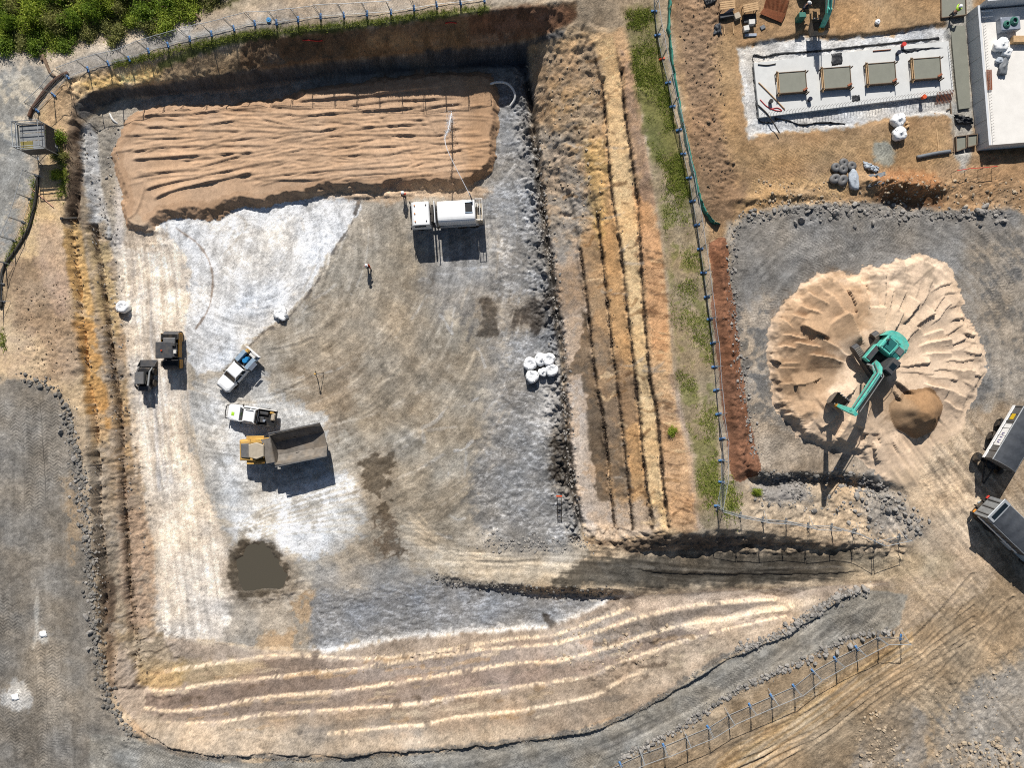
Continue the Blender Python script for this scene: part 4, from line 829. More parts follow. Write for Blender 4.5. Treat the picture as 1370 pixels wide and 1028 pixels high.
defm('pvc', (236,234,228), .5, dirt=.05); defm('pipe_grey', (120,124,128), .6, dirt=.15); defm('sock', (104,74,56), .9, dirt=.25, scale=6, bump=.03); defm('sock_dark', (70,66,58), .9, dirt=.25, scale=6, bump=.03); defm('silt_cloth', (66,146,128), .8, dirt=.2, scale=4, bump=.02)
defm('hose_green', (62,128,112), .6, dirt=.2); defm('bark', (142,118,96), .9, dirt=.25, scale=6, bump=.04); defm('rock_grey', (150,148,146), .9, dirt=.22, scale=3, bump=.05); defm('rock_dark', (104,102,100), .9, dirt=.25, scale=3, bump=.05); defm('rock_tan', (176,152,124), .9, dirt=.22, scale=3, bump=.05)
defm('clod', (112,94,76), .95, dirt=.3, scale=3); defm('tape_red', (228,60,50), .6); defm('pink', (240,180,150), .6); defm('sandy', (190,150,106), .95, dirt=.15, scale=6, bump=.03); defm('yellow_sign', (246,206,40), .5); defm('purple', (96,84,150), .6)

def rock_mat(k, c0, c1):
    m, n, l, b = nodes_of(k); g = n.new('ShaderNodeNewGeometry'); mx = n.new('ShaderNodeMix'); mx.data_type = 'RGBA'; mx.inputs['A'].default_value = (*alb(c0), 1); mx.inputs['B'].default_value = (*alb(c1), 1)
    nz = n.new('ShaderNodeTexNoise'); nz.inputs['Scale'].default_value = 6; nz.inputs['Detail'].default_value = 4; l.new(g.outputs['Position'], nz.inputs['Vector'])
    ad = n.new('ShaderNodeMath'); ad.operation = 'MULTIPLY_ADD'; l.new(g.outputs['Random Per Island'], ad.inputs[0]); ad.inputs[1].default_value = .7; l.new(nz.outputs['Fac'], ad.inputs[2])
    mr = n.new('ShaderNodeMapRange'); mr.inputs[1].default_value = .3; mr.inputs[2].default_value = 1.2; l.new(ad.outputs[0], mr.inputs[0]); l.new(mr.outputs[0], mx.inputs['Factor']); l.new(mx.outputs['Result'], b.inputs['Base Color']); b.inputs['Roughness'].default_value = .92; b.inputs['Specular IOR Level'].default_value = .2
    M[k] = m
rock_mat('rock_grey', (104,101,97), (174,168,160)); rock_mat('rock_dark', (92,89,85), (146,141,133)); rock_mat('rock_tan', (136,120,102), (204,184,156)); rock_mat('clod', (84,70,58), (140,120,98))
class MB:
    def __init__(s): s.v = []; s.f = []
    def add(s, vs, fs):
        o = len(s.v); s.v += [tuple(p) for p in vs]; s.f += [tuple(i+o for i in f) for f in fs]; return s
    def box(s, c, d, rz=0.0, b=0.0, rot=None):
        """box with chamfered edges: centre, full sizes"""
        hx, hy, hz_ = d[0]/2, d[1]/2, d[2]/2; R = rot if rot is not None else Matrix.Rotation(rz, 3, 'Z'); c = Vector(c)
        if b <= 0:
            vs = [c+R@Vector((sx*hx, sy*hy, sz*hz_)) for sz in (-1, 1) for sx, sy in ((-1, -1), (1, -1), (1, 1), (-1, 1))]
            return s.add(vs, [(3, 2, 1, 0), (4, 5, 6, 7), (0, 1, 5, 4), (1, 2, 6, 5), (2, 3, 7, 6), (3, 0, 4, 7)])
        b = min(b, hx*.9, hy*.9, hz_*.9)
        rings = []
        for zz, ins in ((-hz_, b), (-hz_+b, 0), (hz_-b, 0), (hz_, b)):
            x, y = hx-ins, hy-ins
            k = b*.8
            rings.append([c+R@Vector(p) for p in ((-x+k, -y, zz), (x-k, -y, zz), (x, -y+k, zz), (x, y-k, zz), (x-k, y, zz), (-x+k, y, zz), (-x, y-k, zz), (-x, -y+k, zz))])
        return s.loft(rings)
    def loft(s, rings, caps=True):
        n = len(rings[0]); vs = [p for r in rings for p in r]; fs = []
        for k in range(len(rings)-1):
            for i in range(n):
                j = (i+1) % n; fs.append((k*n+i, k*n+j, (k+1)*n+j, (k+1)*n+i))
        if caps: fs.append(tuple(range(n))[::-1]); fs.append(tuple(range((len(rings)-1)*n, len(rings)*n)))
        return s.add(vs, fs)
    def cyl(s, a, b, r0, r1=None, n=12):
        r1 = r0 if r1 is None else r1; a, b = Vector(a), Vector(b); z = (b-a).normalized(); x = z.orthogonal().normalized(); y = z.cross(x)
        ring = lambda c, r: [c+(x*math.cos(t)+y*math.sin(t))*r for t in (2*math.pi*i/n for i in range(n))]
        return s.loft([ring(a, r0), ring(b, r1)])
    def tube(s, path, r, n=6, caps=True):
        path = [Vector(p) for p in path]; rings = []; prev = None
        for i, p in enumerate(path):
            t = (path[min(i+1, len(path)-1)]-path[max(i-1, 0)]).normalized()
            if prev is None: x = t.orthogonal().normalized()
            else: x = (prev-t*prev.dot(t)).normalized()
            prev = x; y = t.cross(x); rr = r[i] if isinstance(r, (list, tuple)) else r
            rings.append([p+(x*math.cos(a)+y*math.sin(a))*rr for a in (2*math.pi*k/n for k in range(n))])
        return s.loft(rings, caps)
    def prism(s, poly, y0, y1, plane='xz'):
        """extrude a side profile"""
        f = {'xz': lambda p, t: (p[0], t, p[1]), 'xy': lambda p, t: (p[0], p[1], t), 'yz': lambda p, t: (t, p[0], p[1])}[plane]
        return s.loft([[f(p, y0) for p in poly], [f(p, y1) for p in poly]])
    def obj(s, name, mat, parent=None, smooth=False, loc=None, rz=0.0):
        me = bpy.data.meshes.new(name); me.from_pydata([tuple(map(float, p)) for p in s.v], [], s.f); me.materials.append(M[mat] if isinstance(mat, str) else mat)
        import bmesh
        bm = bmesh.new(); bm.from_mesh(me); bmesh.ops.recalc_face_normals(bm, faces=bm.faces); bm.to_mesh(me); bm.free()
        if smooth: me.shade_smooth()
        o = bpy.data.objects.new(name, me); COL.objects.link(o)
        if parent is not None: o.parent = parent
        if loc is not None: o.location = loc
        o.rotation_euler[2] = rz
        return o
def empty(name, loc, rz=0.0, label=None, cat=None, group=None):
    o = bpy.data.objects.new(name, None); COL.objects.link(o); o.location = loc; o.rotation_euler = (0, 0, rz); o.empty_display_size = .3
    return tag(o, label, cat, group)
def dup(root, loc, rz, label=None, group=None, scale=None):
    def cp(o, par):
        c = o.copy(); COL.objects.link(c); c.parent = par
        for ch in list(o.children): cp(ch, c)
        return c
    r = cp(root, None); r.location = loc; r.rotation_euler = (0, 0, rz)
    if scale: r.scale = scale
    return tag(r, label, None, group)
def head(a, b):
    """world heading of an image direction a -> b"""
    return math.atan2(-(b[1]-a[1]), b[0]-a[0])
def wheel(parent, x, y, r, w, hub='steel', name='wheel', z=None):
    z = r if z is None else z; m = MB(); n = 18
    prof = [(r*.55, -w/2), (r*.93, -w/2), (r, -w*.34), (r, w*.34), (r*.93, w/2), (r*.55, w/2)]
    rings = [[(x+p[0]*math.cos(t), y+p[1], z+p[0]*math.sin(t)) for t in (2*math.pi*i/n for i in range(n))] for p in prof]
    m.loft(rings); wo = m.obj(name, 'rubber', parent)
    h = MB(); h.cyl((x, y-w*.46, z), (x, y+w*.46, z), r*.5, n=12); h.obj('rim', hub, wo); return wo

# ------------------------------------------------------------------ water truck
def water_truck():
    p = P(598, 284, -3.4); t = empty('water_truck', (p.x, p.y, hz(p.x, p.y)), head((648, 280), (548, 286)), 'white water truck spraying the sand bed, long black shadow', 'truck')
    m = MB(); m.box((0, -.42, .85), (7.6, .16, .28)); m.box((0, .42, .85), (7.6, .16, .28))
    for x in (-3, -1.2, .6, 2.4): m.box((x, 0, .85), (.16, .9, .2))
    m.box((.9, .95, .72), (1.0, .5, .5), b=.08); m.box((.9, -.95, .72), (1.0, .5, .5), b=.08); m.obj('chassis', 'chassis', t)
    for x in (3.05, -1.4, -2.75):
        for y in (-1.02, 1.02): wheel(t, x, y, .5, .34 if x > 0 else .5, 'galv')
    m = MB(); prof = [(1.85, .7), (4.02, .7), (4.1, 1.35), (4.0, 1.55), (3.72, 2.62), (3.55, 2.78), (1.95, 2.82), (1.85, 2.7)]
    rings = []
    for y, ins in ((-1.24, .1), (-1.2, .02), (-1.0, 0), (1.0, 0), (1.2, .02), (1.24, .1)):
        k = 1 if abs(y) < 1.1 else .96
        rings.append([(2.95+(a-2.95)*(1-ins*.3), y, .7+(b_-.7)*(1-ins*.35)) for a, b_ in prof])
    m.loft(rings); cab = m.obj('cab', 'white_paint', t)
    m = MB(); m.loft([[(4.04, -1.05, 1.6), (4.04, 1.05, 1.6), (3.785, .98, 2.55), (3.785, -.98, 2.55)], [(4.06, -1.05, 1.6), (4.06, 1.05, 1.6), (3.80, .98, 2.55), (3.80, -.98, 2.55)]]); m.obj('windscreen', 'glass_dark', cab)
    for y in (-1.235, 1.235):
        m = MB(); m.box((2.95, y, 2.1), (1.2, .03, .62)); m.obj('side_window', 'glass_dark', cab)
        m = MB(); m.box((3.95, y*1.12, 2.0), (.1, .22, .5), b=.03); m.obj('mirror', 'black_plastic', cab)
    for (x, y) in ((3.4, .85), (3.4, -.85), (3.4, 0), (2.2, .85), (2.2, -.85)):
        m = MB(); m.cyl((x, y, 2.8), (x, y, 2.88), .07, n=8); m.obj('roof_lamp', 'amber' if x > 3 else 'chassis', cab)
    m = MB(); m.box((1.62, 0, 1.5), (.18, 2.1, 1.0)); m.cyl((1.62, .9, 1.0), (1.62, .9, 2.9), .09, n=8); m.obj('air_intake', 'black_plastic', t)
    # tank
    m = MB(); rings = []
    for x, k in ((1.02, .80), (.98, .95), (.9, 1), (-2.9, 1), (-2.98, .95), (-3.02, .8)):
        ring = []
        for i in range(28):
            a = 2*math.pi*i/28; ca, sa = math.cos(a), math.sin(a); e = .42
            ring.append((x, 1.18*k*math.copysign(abs(ca)**e, ca), 2.08+1.0*k*math.copysign(abs(sa)**e, sa)))
        rings.append(ring)
    m.loft(rings); tank = m.obj('tank', 'white_paint', t, smooth=False)
    m = MB(); m.box((1.28, 0, 2.15), (.1, 2.34, 2.05), b=.03); m.obj('headboard', 'white_paint', tank)
    for y in (-1.24, 1.24):
        m = MB(); m.box((-1.0, y, 1.05), (3.9, .08, .14)); m.box((-1.0, y, 1.5), (3.7, .05, .08)); m.obj('side_rail', 'white_dusty', tank)
    m = MB(); m.box((-2.35, -.25, 3.075), (.75, 1.0, .04)); hat = m.obj('hatch', 'black_plastic', tank)
    for y in (-.78, .28): m = MB(); m.box((-2.35, y, 3.1), (.8, .06, .1)); m.obj('hatch_rim', 'alu_blue', hat)
    # rear pump frame
    m = MB(); m.box((-3.45, 0, 1.0), (.75, 2.3, .12)); m.box((-3.45, .75, 1.9), (.6, .7, .9), b=.05); m.obj('pump_box', 'roof_beige', t)
    m = MB()
    for y in (-1.1, 1.1): m.tube([(-3.1, y, 1.0), (-3.1, y, 3.1), (-3.8, y, 3.1), (-3.8, y, 1.0)], .05)
    m.tube([(-3.8, -1.1, 3.1), (-3.8, 1.1, 3.1)], .05); m.tube([(-3.5, -1.1, 3.1), (-3.5, 1.1, 3.1)], .04); m.tube([(-3.8, -1.1, 1.9), (-3.8, 1.1, 1.9)], .04)
    m.obj('rear_frame', 'white_dusty', t)
    m = MB(); m.tube([(-3.4, -.6, 1.0), (-3.4, -.6, 1.9), (-3.55, -.1, 2.2), (-3.3, .3, 2.1)], .09); m.cyl((-3.4, -.55, 1.35), (-3.4, -.05, 1.35), .22); m.obj('pump', 'grey_dark', t)
    m = MB(); m.cyl((-2.75, -.98, 3.05), (-2.75, -.98, 3.4), .07); m.cyl((-2.75, -.95, 3.4), (-2.55, -1.6, 3.62), .075, .05); m.obj('water_cannon', 'grey_dark', t)
    for y in (-1.0, 1.0):
        m = MB(); m.box((-2.1, y, 1.08), (2.3, .5, .05)); m.obj('mudguard', 'white_dusty', t)
    return t
wt = water_truck()
# the jet of water arcs from the cannon onto the sand
def water_jet():
    m, n, l, b = nodes_of('water_spray'); b.inputs['Base Color'].default_value = (.8, .82, .84, 1); b.inputs['Roughness'].default_value = .3
    b.inputs['Alpha'].default_value = .75
    a = P(629, 262, -2.4); c = P(597, 196, -1.4); e = P(600, 172, -2.6); g = P(604, 152, -4.6)
    mb = MB(); pth = cr([tuple(a), tuple(c), tuple(e), tuple(g)], 10); nn = len(pth)
    mb.tube(pth, [.035+.05*max(0, (i/nn-.55)/.45) for i in range(nn)], 6); j = mb.obj('water_jet', m)
    tag(j, 'thin white jet of water arcing from the truck to the sand', 'water jet', kind='thing')
    rr = random.Random(8); mb = MB()
    for k in range(900):
        t = rr.random()**.7; i = int((.42+.57*t)*(nn-1)); p = Vector(pth[i]); s = .04+.32*t
        q = p+Vector((rr.gauss(0, s*.75), rr.gauss(0, s*1.2), rr.gauss(0, s))); d = rr.uniform(.012, .035)
        mb.add([q+Vector((d, 0, 0)), q+Vector((-d, d, 0)), q+Vector((-d, -d, 0)), q+Vector((0, 0, d))], [(0, 1, 2), (0, 1, 3), (1, 2, 3), (2, 0, 3)])
    o = mb.obj('spray', m); tag(o, 'white spray drops falling where the water jet lands', 'spray', kind='stuff')
water_jet()

# ------------------------------------------------------------------ utes
def ute(name, p, rz, label, kind):
    t = empty(name, (p.x, p.y, hz(p.x, p.y)), rz, label, 'ute')
    for x in (1.62, -1.5):
        for y in (-.8, .8): wheel(t, x, y, .38, .26, 'alu')
    # body: plan outline narrowing to the bonnet, stacked sections
    def outline(x0, x1, w0, w1, z): return [(x0, -w0, z), (x0+(x1-x0)*.5, -max(w0, w1), z), (x1-.25, -w1, z), (x1, -w1*.72, z), (x1, w1*.72, z), (x1-.25, w1, z), (x0+(x1-x0)*.5, max(w0, w1), z), (x0, w0, z)]
    m = MB(); m.loft([outline(-.75, 2.58, .88, .80, .42), outline(-.75, 2.66, .93, .86, .62), outline(-.75, 2.62, .94, .86, .88), outline(-.75, 2.45, .90, .78, 1.06), outline(-.72, 2.2, .84, .66, 1.13)])
    body = m.obj('body', 'white_paint', t)
    m = MB(); m.loft([[(1.28, -.80, 1.1), (1.28, .80, 1.1), (-.72, .82, 1.1), (-.72, -.82, 1.1)], [(.55, -.64, 1.72), (.55, .64, 1.72), (-.62, .68, 1.72), (-.62, -.68, 1.72)]]); gh = m.obj('cabin_glass', 'glass_dark', t)
    m = MB(); m.loft([[(.62, -.66, 1.70), (.62, .66, 1.70), (-.68, .71, 1.70), (-.68, -.71, 1.70)], [(.50, -.62, 1.78), (.50, .62, 1.78), (-.62, .66, 1.80), (-.62, -.66, 1.80)]]); m.obj('roof', 'white_paint', t)
    for y in (-1, 1):
        for q_ in (([(1.26, .80*y, 1.1), (.56, .65*y, 1.73)], .045), ([(-.70, .82*y, 1.1), (-.64, .69*y, 1.73)], .06), ([(-.05, .815*y, 1.1), (-.05, .67*y, 1.73)], .05)): m = MB(); m.tube(*q_); m.obj('pillar', 'white_paint', t)
        m = MB(); m.box((.95, 1.0*y, 1.12), (.16, .2, .16), b=.04); m.obj('mirror', 'black_plastic', t)
        m = MB(); m.box((2.52, .6*y, .82), (.14, .34, .18), b=.03); m.obj('headlight', 'galv', t)
    m = MB(); m.box((2.66, 0, .56), (.14, 1.6, .3), b=.05); m.obj('bumper', 'black_plastic', t)
    if kind == 'tools':
        m = MB(); m.box((-1.72, 0, .86), (1.95, 1.84, .08)); tray = m.obj('tray', 'alu', t)
        for y, nm in ((.68, 'alu_blue'), (-.68, 'alu_blue')):
            m = MB(); m.box((-1.55, y, 1.2), (1.35, .46, .6), b=.03); tb = m.obj('toolbox', nm, tray)
        m = MB(); m.box((-1.58, 1.10, 1.52), (.95, .46, .04), rot=Euler((math.radians(-22), 0, 0)).to_matrix()); m.obj('toolbox_lid', 'alu', tray)
        m = MB(); m.box((-1.55, 0, .93), (1.4, .86, .06)); m.obj('tray_mat', 'black_plastic', tray)
        m = MB(); m.cyl((-1.45, .02, .95), (-1.45, .02, 1.5), .26, n=14); m.cyl((-1.75, .02, .95), (-1.75, .02, 1.42), .2, n=14); d = m.obj('drum', 'blue', t)
        m = MB(); m.box((-2.38, .25, 1.1), (.42, .75, .4), b=.06); m.obj('crate', 'white_dusty', t)
        m = MB(); m.box((-2.38, -.55, 1.08), (.42, .45, .36), b=.08); m.obj('canvas_bundle', 'yellow', t)
        m = MB(); m.box((-2.72, 0, 1.05), (.05, 1.86, .42)); m.box((-2.72, 0, 1.5), (.05, 1.86, .05)); m.obj('tailgate', 'white_paint', tray)
        m = MB(); m.tube([(-.82, -.8, .9), (-.82, -.8, 1.75), (-.82, .8, 1.75), (-.82, .8, .9)], .035); m.tube([(-.82, -.8, 1.5), (-.82, .8, 1.5)], .03); m.obj('headboard', 'black_plastic', t)
    else:
        m = MB(); m.box((-1.72, 0, .72), (1.95, 1.7, .1)); tray = m.obj('tray', 'black_plastic', t)
        for y in (-.88, .88):
            m = MB(); m.box((-1.72, y, .96), (1.98, .08, .42), b=.02); m.obj('tray_side', 'black_plastic' if y > 0 else 'white_dusty', tray)
        m = MB(); m.box((-2.68, 0, .94), (.08, 1.8, .44), b=.02); m.obj('tailgate', 'black_plastic', tray)
        m = MB(); m.box((-1.1, .3, .9), (.7, .6, .3), b=.05); m.box((-1.3, -.45, .88), (1.0, .35, .25), b=.05); m.obj('tool_case', 'grey_dark', t)
        m = MB(); m.cyl((-1.5, .35, .75), (-1.5, .35, 1.15), .14); m.obj('bucket', 'alu', t)
        m = MB(); m.box((-2.35, -.2, .88), (.45, .9, .3), b=.1); m.obj('sack', 'roof_beige', t)
        m = MB(); m.box((-2.2, -.62, .94), (.5, .3, .25), b=.08); m.obj('yellow_case', 'yellow', t)
        m = MB(); m.tube([(2.7, -.75, .5), (2.78, -.7, .95), (2.82, 0, 1.05), (2.78, .7, .95), (2.7, .75, .5)], .05); m.obj('bull_bar', 'black_plastic', t)
        m = MB(); m.box((1.95, .1, 1.155), (.3, .36, .02)); m.obj('bonnet_sticker', 'hivis', t)
        m = MB(); m.tube([(-.8, -.75, .9), (-.8, -.72, 1.7), (-.8, .72, 1.7), (-.8, .75, .9)], .05); m.obj('sports_bar', 'black_plastic', t)
        for y in (-.6, .6):
            m = MB(); m.tube([(.4, y, 1.83), (-.5, y, 1.86)], .025); m.obj('roof_rail', 'black_plastic', t)
    return t
ute('utility_ute', P(317.5, 496, -5), head((337, 474), (298, 518)), 'white tray-back ute with tool boxes and a blue drum', 'tools')
ute('pickup_ute', P(336, 556, -5), head((368, 561), (304, 551)), 'white ute with black open tray parked above the dump truck', 'pickup')

# ------------------------------------------------------------------ articulated dump truck
def dump_truck():
    p = P(364, 602, -4.3); t = empty('dump_truck', (p.x, p.y, hz(p.x, p.y)), 0, 'yellow articulated dump truck with empty grey tray', 'dump truck')
    fr = math.pi+.02; rr = head((437, 589), (364, 604))
    RF = Matrix.Rotation(fr, 4, 'Z'); RR = Matrix.Rotation(rr, 4, 'Z')
    def fin(m, name, mat, R, par=t):
        m.v = [tuple(R@Vector(q)) for q in m.v]; return m.obj(name, mat, par)
    def whl(x, y, r, w, R):
        wo = wheel(t, x, y, r, w, 'yellow'); 
        for ob in [wo]+list(wo.children): ob.data.transform(R)
    for y in (-1.12, 1.12): whl(1.7, y, .8, .62, RF); whl(-2.6, y, .8, .62, RR); whl(-4.4, y, .8, .62, RR)
    m = MB(); m.box((1.6, 0, .95), (3.0, .9, .5)); fin(m, 'front_frame', 'chassis', RF)
    m = MB(); m.box((-2.8, 0, 1.0), (5.6, .9, .45)); m.cyl((-.2, 0, .5), (-.2, 0, 1.6), .25); fin(m, 'rear_frame', 'chassis', RR)
    m = MB(); m.loft([[(3.5, -1.15, 1.0), (3.5, 1.15, 1.0), (.1, 1.3, 1.0), (.1, -1.3, 1.0)], [(3.45, -1.1, 1.75), (3.45, 1.1, 1.75), (.1, 1.3, 1.9), (.1, -1.3, 1.9)], [(3.2, -.95, 2.05), (3.2, .95, 2.05), (.2, 1.2, 2.1), (.2, -1.2, 2.1)]])
    hood = fin(m, 'bonnet', 'yellow', RF)
    m = MB(); m.loft([[(3.2, -.75, 2.06), (3.2, .75, 2.06), (2.2, .8, 2.1), (2.2, -.8, 2.1)], [(3.05, -.68, 2.2), (3.05, .68, 2.2), (2.25, .75, 2.26), (2.25, -.75, 2.26)]]); fin(m, 'engine_grille', 'grey_mid', RF, hood)
    for y in (-1.3, 1.3):
        m = MB(); m.box((1.75, y*.98, 1.78), (1.9, .5, .08), b=.03); fin(m, 'mudguard', 'yellow', RF, t)
    m = MB(); m.loft([[(2.0, -.85, 2.1), (2.0, .75, 2.1), (.35, .75, 2.1), (.35, -.85, 2.1)], [(1.8, -.78, 3.15), (1.8, .68, 3.15), (.45, .68, 3.15), (.45, -.78, 3.15)]]); cab = fin(m, 'cab_glass', 'glass_dark', RF)
    m = MB(); m.loft([[(1.95, -.72, 3.15), (1.95, .62, 3.15), (1.1, .85, 3.15), (.3, .55, 3.15), (.3, -.65, 3.15), (1.1, -.95, 3.15)], [(1.85, -.66, 3.3), (1.85, .56, 3.3), (1.1, .78, 3.32), (.4, .5, 3.3), (.4, -.6, 3.3), (1.1, -.88, 3.32)]]); fin(m, 'cab_roof', 'roof_beige', RF, cab)
    for x, y in ((1.95, -.8), (1.95, .7), (.35, -.8), (.35, .7)):
        m = MB(); m.tube([(x, y, 2.1), (x*.94+.05, y*.93, 3.15)], .05); fin(m, 'pillar', 'yellow', RF, cab)
    m = MB(); m.tube([(.6, -1.15, 2.0), (.6, -1.15, 2.9)], .08); m.cyl((.6, -1.15, 2.9), (.6, -1.15, 3.0), .1); fin(m, 'exhaust', 'grey_dark', RF)
    for q_ in ([(1.9, 1.25, 2.0), (1.9, 1.25, 2.8), (.4, 1.25, 2.8), (.4, 1.25, 2.0)], [(2.2, -1.2, 2.0), (2.2, -1.2, 2.7), (.9, -1.2, 2.7)]): m = MB(); m.tube(q_, .03); fin(m, 'handrail', 'yellow_dark', RF)
    m = MB(); m.box((.9, 1.1, 2.2), (1.4, .35, .25), b=.05); m.box((.3, -1.05, 2.15), (.7, .4, .4), b=.05); fin(m, 'side_box', 'yellow_dark', RF)
    # tray: V-floored tub with thick walls, taller at the headboard
    def shell(outer, inner, name, mat):
        m = MB(); n = len(outer[0]); rings = [outer[0]]+outer[1:]
        vs = [q for r in outer for q in r]+[q for r in inner for q in r]; k = len(outer); fs = []
        for a in range(k-1):
            for i in range(n-1): fs.append((a*n+i, a*n+i+1, (a+1)*n+i+1, (a+1)*n+i)); fs.append((k*n+a*n+i, k*n+(a+1)*n+i, k*n+(a+1)*n+i+1, k*n+a*n+i+1))
        for a in range(k-1):
            for i in (0, n-1): fs.append((a*n+i, (a+1)*n+i, k*n+(a+1)*n+i, k*n+a*n+i))
        for a in (0, k-1):
            for i in range(n-1): fs.append((a*n+i, k*n+a*n+i, k*n+a*n+i+1, a*n+i+1))
        m.add(vs, fs); return fin(m, name, mat, RR)
    def sect(x, w, zt, zb, t_): return [(x, -w+t_, zt), (x, -w*.86+t_, zb+.75), (x, -w*.42, zb+t_), (x, w*.42, zb+t_), (x, w*.86-t_, zb+.75), (x, w-t_, zt)]
    xs = [(-.45, 1.62, 3.0, 1.55), (-1.2, 1.72, 2.95, 1.3), (-4.4, 1.78, 2.85, 1.35), (-5.95, 1.82, 2.75, 1.85)]
    tray = shell([sect(x, w, zt, zb, 0) for x, w, zt, zb in xs], [sect(x, w, zt, zb, .1) for x, w, zt, zb in xs], 'tray', 'bucket')
    m = MB(); m.loft([[(-.42, -1.55, 2.95), (-.42, -1.3, 2.3), (-.42, -.6, 1.5), (-.42, .6, 1.5), (-.42, 1.3, 2.3), (-.42, 1.55, 2.95)], [(-.54, -1.55, 2.95), (-.54, -1.3, 2.3), (-.54, -.6, 1.5), (-.54, .6, 1.5), (-.54, 1.3, 2.3), (-.54, 1.55, 2.95)]]); fin(m, 'headboard', 'bucket', RR, tray)
    m = MB(); m.box((-.05, 0, 3.0), (.9, 2.6, .07)); fin(m, 'rock_guard', 'bucket', RR, tray)
    for y in (-1.8, 1.8):
        m = MB(); m.box((-3.2, y, 2.86), (5.5, .1, .14), rot=Euler((0, math.radians(-3.2), 0)).to_matrix()); fin(m, 'side_rim', 'grey_mid', RR, tray)
    for x in (-1.6, -2.8, -4.0, -5.1):
        for y in (-1.72, 1.72):
            m = MB(); m.box((x, y, 2.3), (.12, .12, .9)); fin(m, 'side_rib', 'bucket', RR, tray)
    return t
dump_truck()

# ------------------------------------------------------------------ roller and skid steer
def roller():
    p = P(230, 469, -5); t = empty('tandem_roller', (p.x, p.y, hz(p.x, p.y)), math.pi/2, 'yellow and black tandem roller with dark canopy, right of the skid steer', 'roller')
    for x in (1.45, -1.45):
        m = MB(); m.cyl((x, -.85, .66), (x, .85, .66), .66, n=24); d = m.obj('drum', 'grey_dark', t)
        for y in (-.95, .95):
            m = MB(); m.box((x, y, .78), (.9, .14, .5), b=.05); m.obj('drum_bracket', 'yellow_dark', d)
        m = MB(); m.box((x, 0, 1.42), (.6, 1.95, .14), b=.04)
        for k in range(5): m.box((x-.24+.12*k, 0, 1.5), (.05, 1.6, .05))
        m.obj('yoke', 'chassis', d)
    m = MB(); m.loft([[(-2.1, -.9, .95), (2.1, -.9, .95), (2.1, .9, .95), (-2.1, .9, .95)], [(-2.0, -.8, 1.3), (2.0, -.8, 1.3), (2.0, .8, 1.3), (-2.0, .8, 1.3)]]) if False else None
    m.box((0, 0, 1.05), (1.6, 1.5, .7), b=.1); m.obj('body', 'grey_dark', t)
    m = MB(); m.box((.55, -.94, 1.1), (2.6, .1, .7), b=.04); m.box((-1.5, -1.0, 1.1), (.9, .1, .5), b=.04); m.obj('side_panel', 'yellow_dark', t)
    m = MB(); m.box((.55, .94, 1.1), (2.6, .1, .7), b=.04); m.obj('side_panel', 'yellow_dark', t)
    m = MB(); m.box((.9, 0, 1.5), (.9, 1.3, .35), b=.08); m.obj('water_tank', 'grey_mid', t)
    m = MB(); m.box((-.35, .25, 1.55), (.55, .5, .14), b=.05); m.box((-.6, .25, 1.85), (.12, .5, .5), b=.05); m.obj('seat', 'black_plastic', t)
    m = MB(); m.tube([(.25, .25, 1.4), (.1, .25, 1.9)], .04); m.cyl((.1, .25, 1.88), (.07, .25, 1.93), .2, n=14); m.obj('steering_wheel', 'black_plastic', t)
    for x in (-.75, .65):
        for y in (-.75, .75):
            m = MB(); m.tube([(x, y, 1.1), (x, y, 2.62)], .045); m.obj('canopy_post', 'chassis', t)
    m = MB(); m.box((-.05, 0, 2.68), (1.75, 1.8, .12), b=.06); cn = m.obj('canopy', 'grey_dark', t)
    m = MB(); m.cyl((-.1, .2, 2.74), (-.1, .2, 2.9), .07, n=8); m.obj('beacon', 'hivis_orange', cn)
    m = MB(); m.box((-.2, -.6, 1.5), (.4, .3, .3), b=.05); m.obj('control_box', 'white_dusty', t)
roller()
def skid_steer():
    p = P(194, 505, -5.1); t = empty('skid_steer', (p.x, p.y, hz(p.x, p.y)), math.pi/2, 'small black skid steer loader beside the yellow roller', 'skid steer')
    for x in (.62, -.62):
        for y in (-.78, .78): wheel(t, x, y, .42, .3, 'grey_mid')
    m = MB(); m.box((-.1, 0, .72), (2.3, 1.2, .7), b=.1); m.obj('body', 'black_plastic', t)
    m = MB(); m.loft([[(.62, -.48, 1.05), (.62, .48, 1.05), (-.75, .48, 1.05), (-.75, -.48, 1.05)], [(.5, -.44, 2.0), (.5, .44, 2.0), (-.7, .44, 2.0), (-.7, -.44, 2.0)]]); cb = m.obj('cab', 'glass_dark', t)
    m = MB(); m.box((-.1, 0, 2.03), (1.3, .98, .08), b=.04); m.obj('cab_roof', 'grey_mid', cb)
    m = MB(); m.box((-1.2, 0, 1.0), (.6, 1.25, .65), b=.1); m.obj('engine_cover', 'grey_dark', t)
    for y in (-.68, .68):
        m = MB(); m.tube([(-1.25, y, 1.15), (-.9, y, 1.55), (.6, y, 1.2), (1.15, y, .55)], [.1, .11, .09, .08], 8); m.obj('lift_arm', 'galv_dull' if y < 0 else 'grey_dark', t)
    m = MB(); prof = [(1.15, .75), (1.15, .1), (1.9, .05), (1.92, .1), (1.25, .18), (1.22, .75)]; m.prism(prof, -.92, .92); bk = m.obj('bucket', 'grey_dark', t)
    for y in (-.92, .92):
        m = MB(); m.prism([(1.18, .75), (1.18, .1), (1.9, .07)], y-.02, y+.02); m.obj('bucket_side', 'grey_dark', bk)
skid_steer()

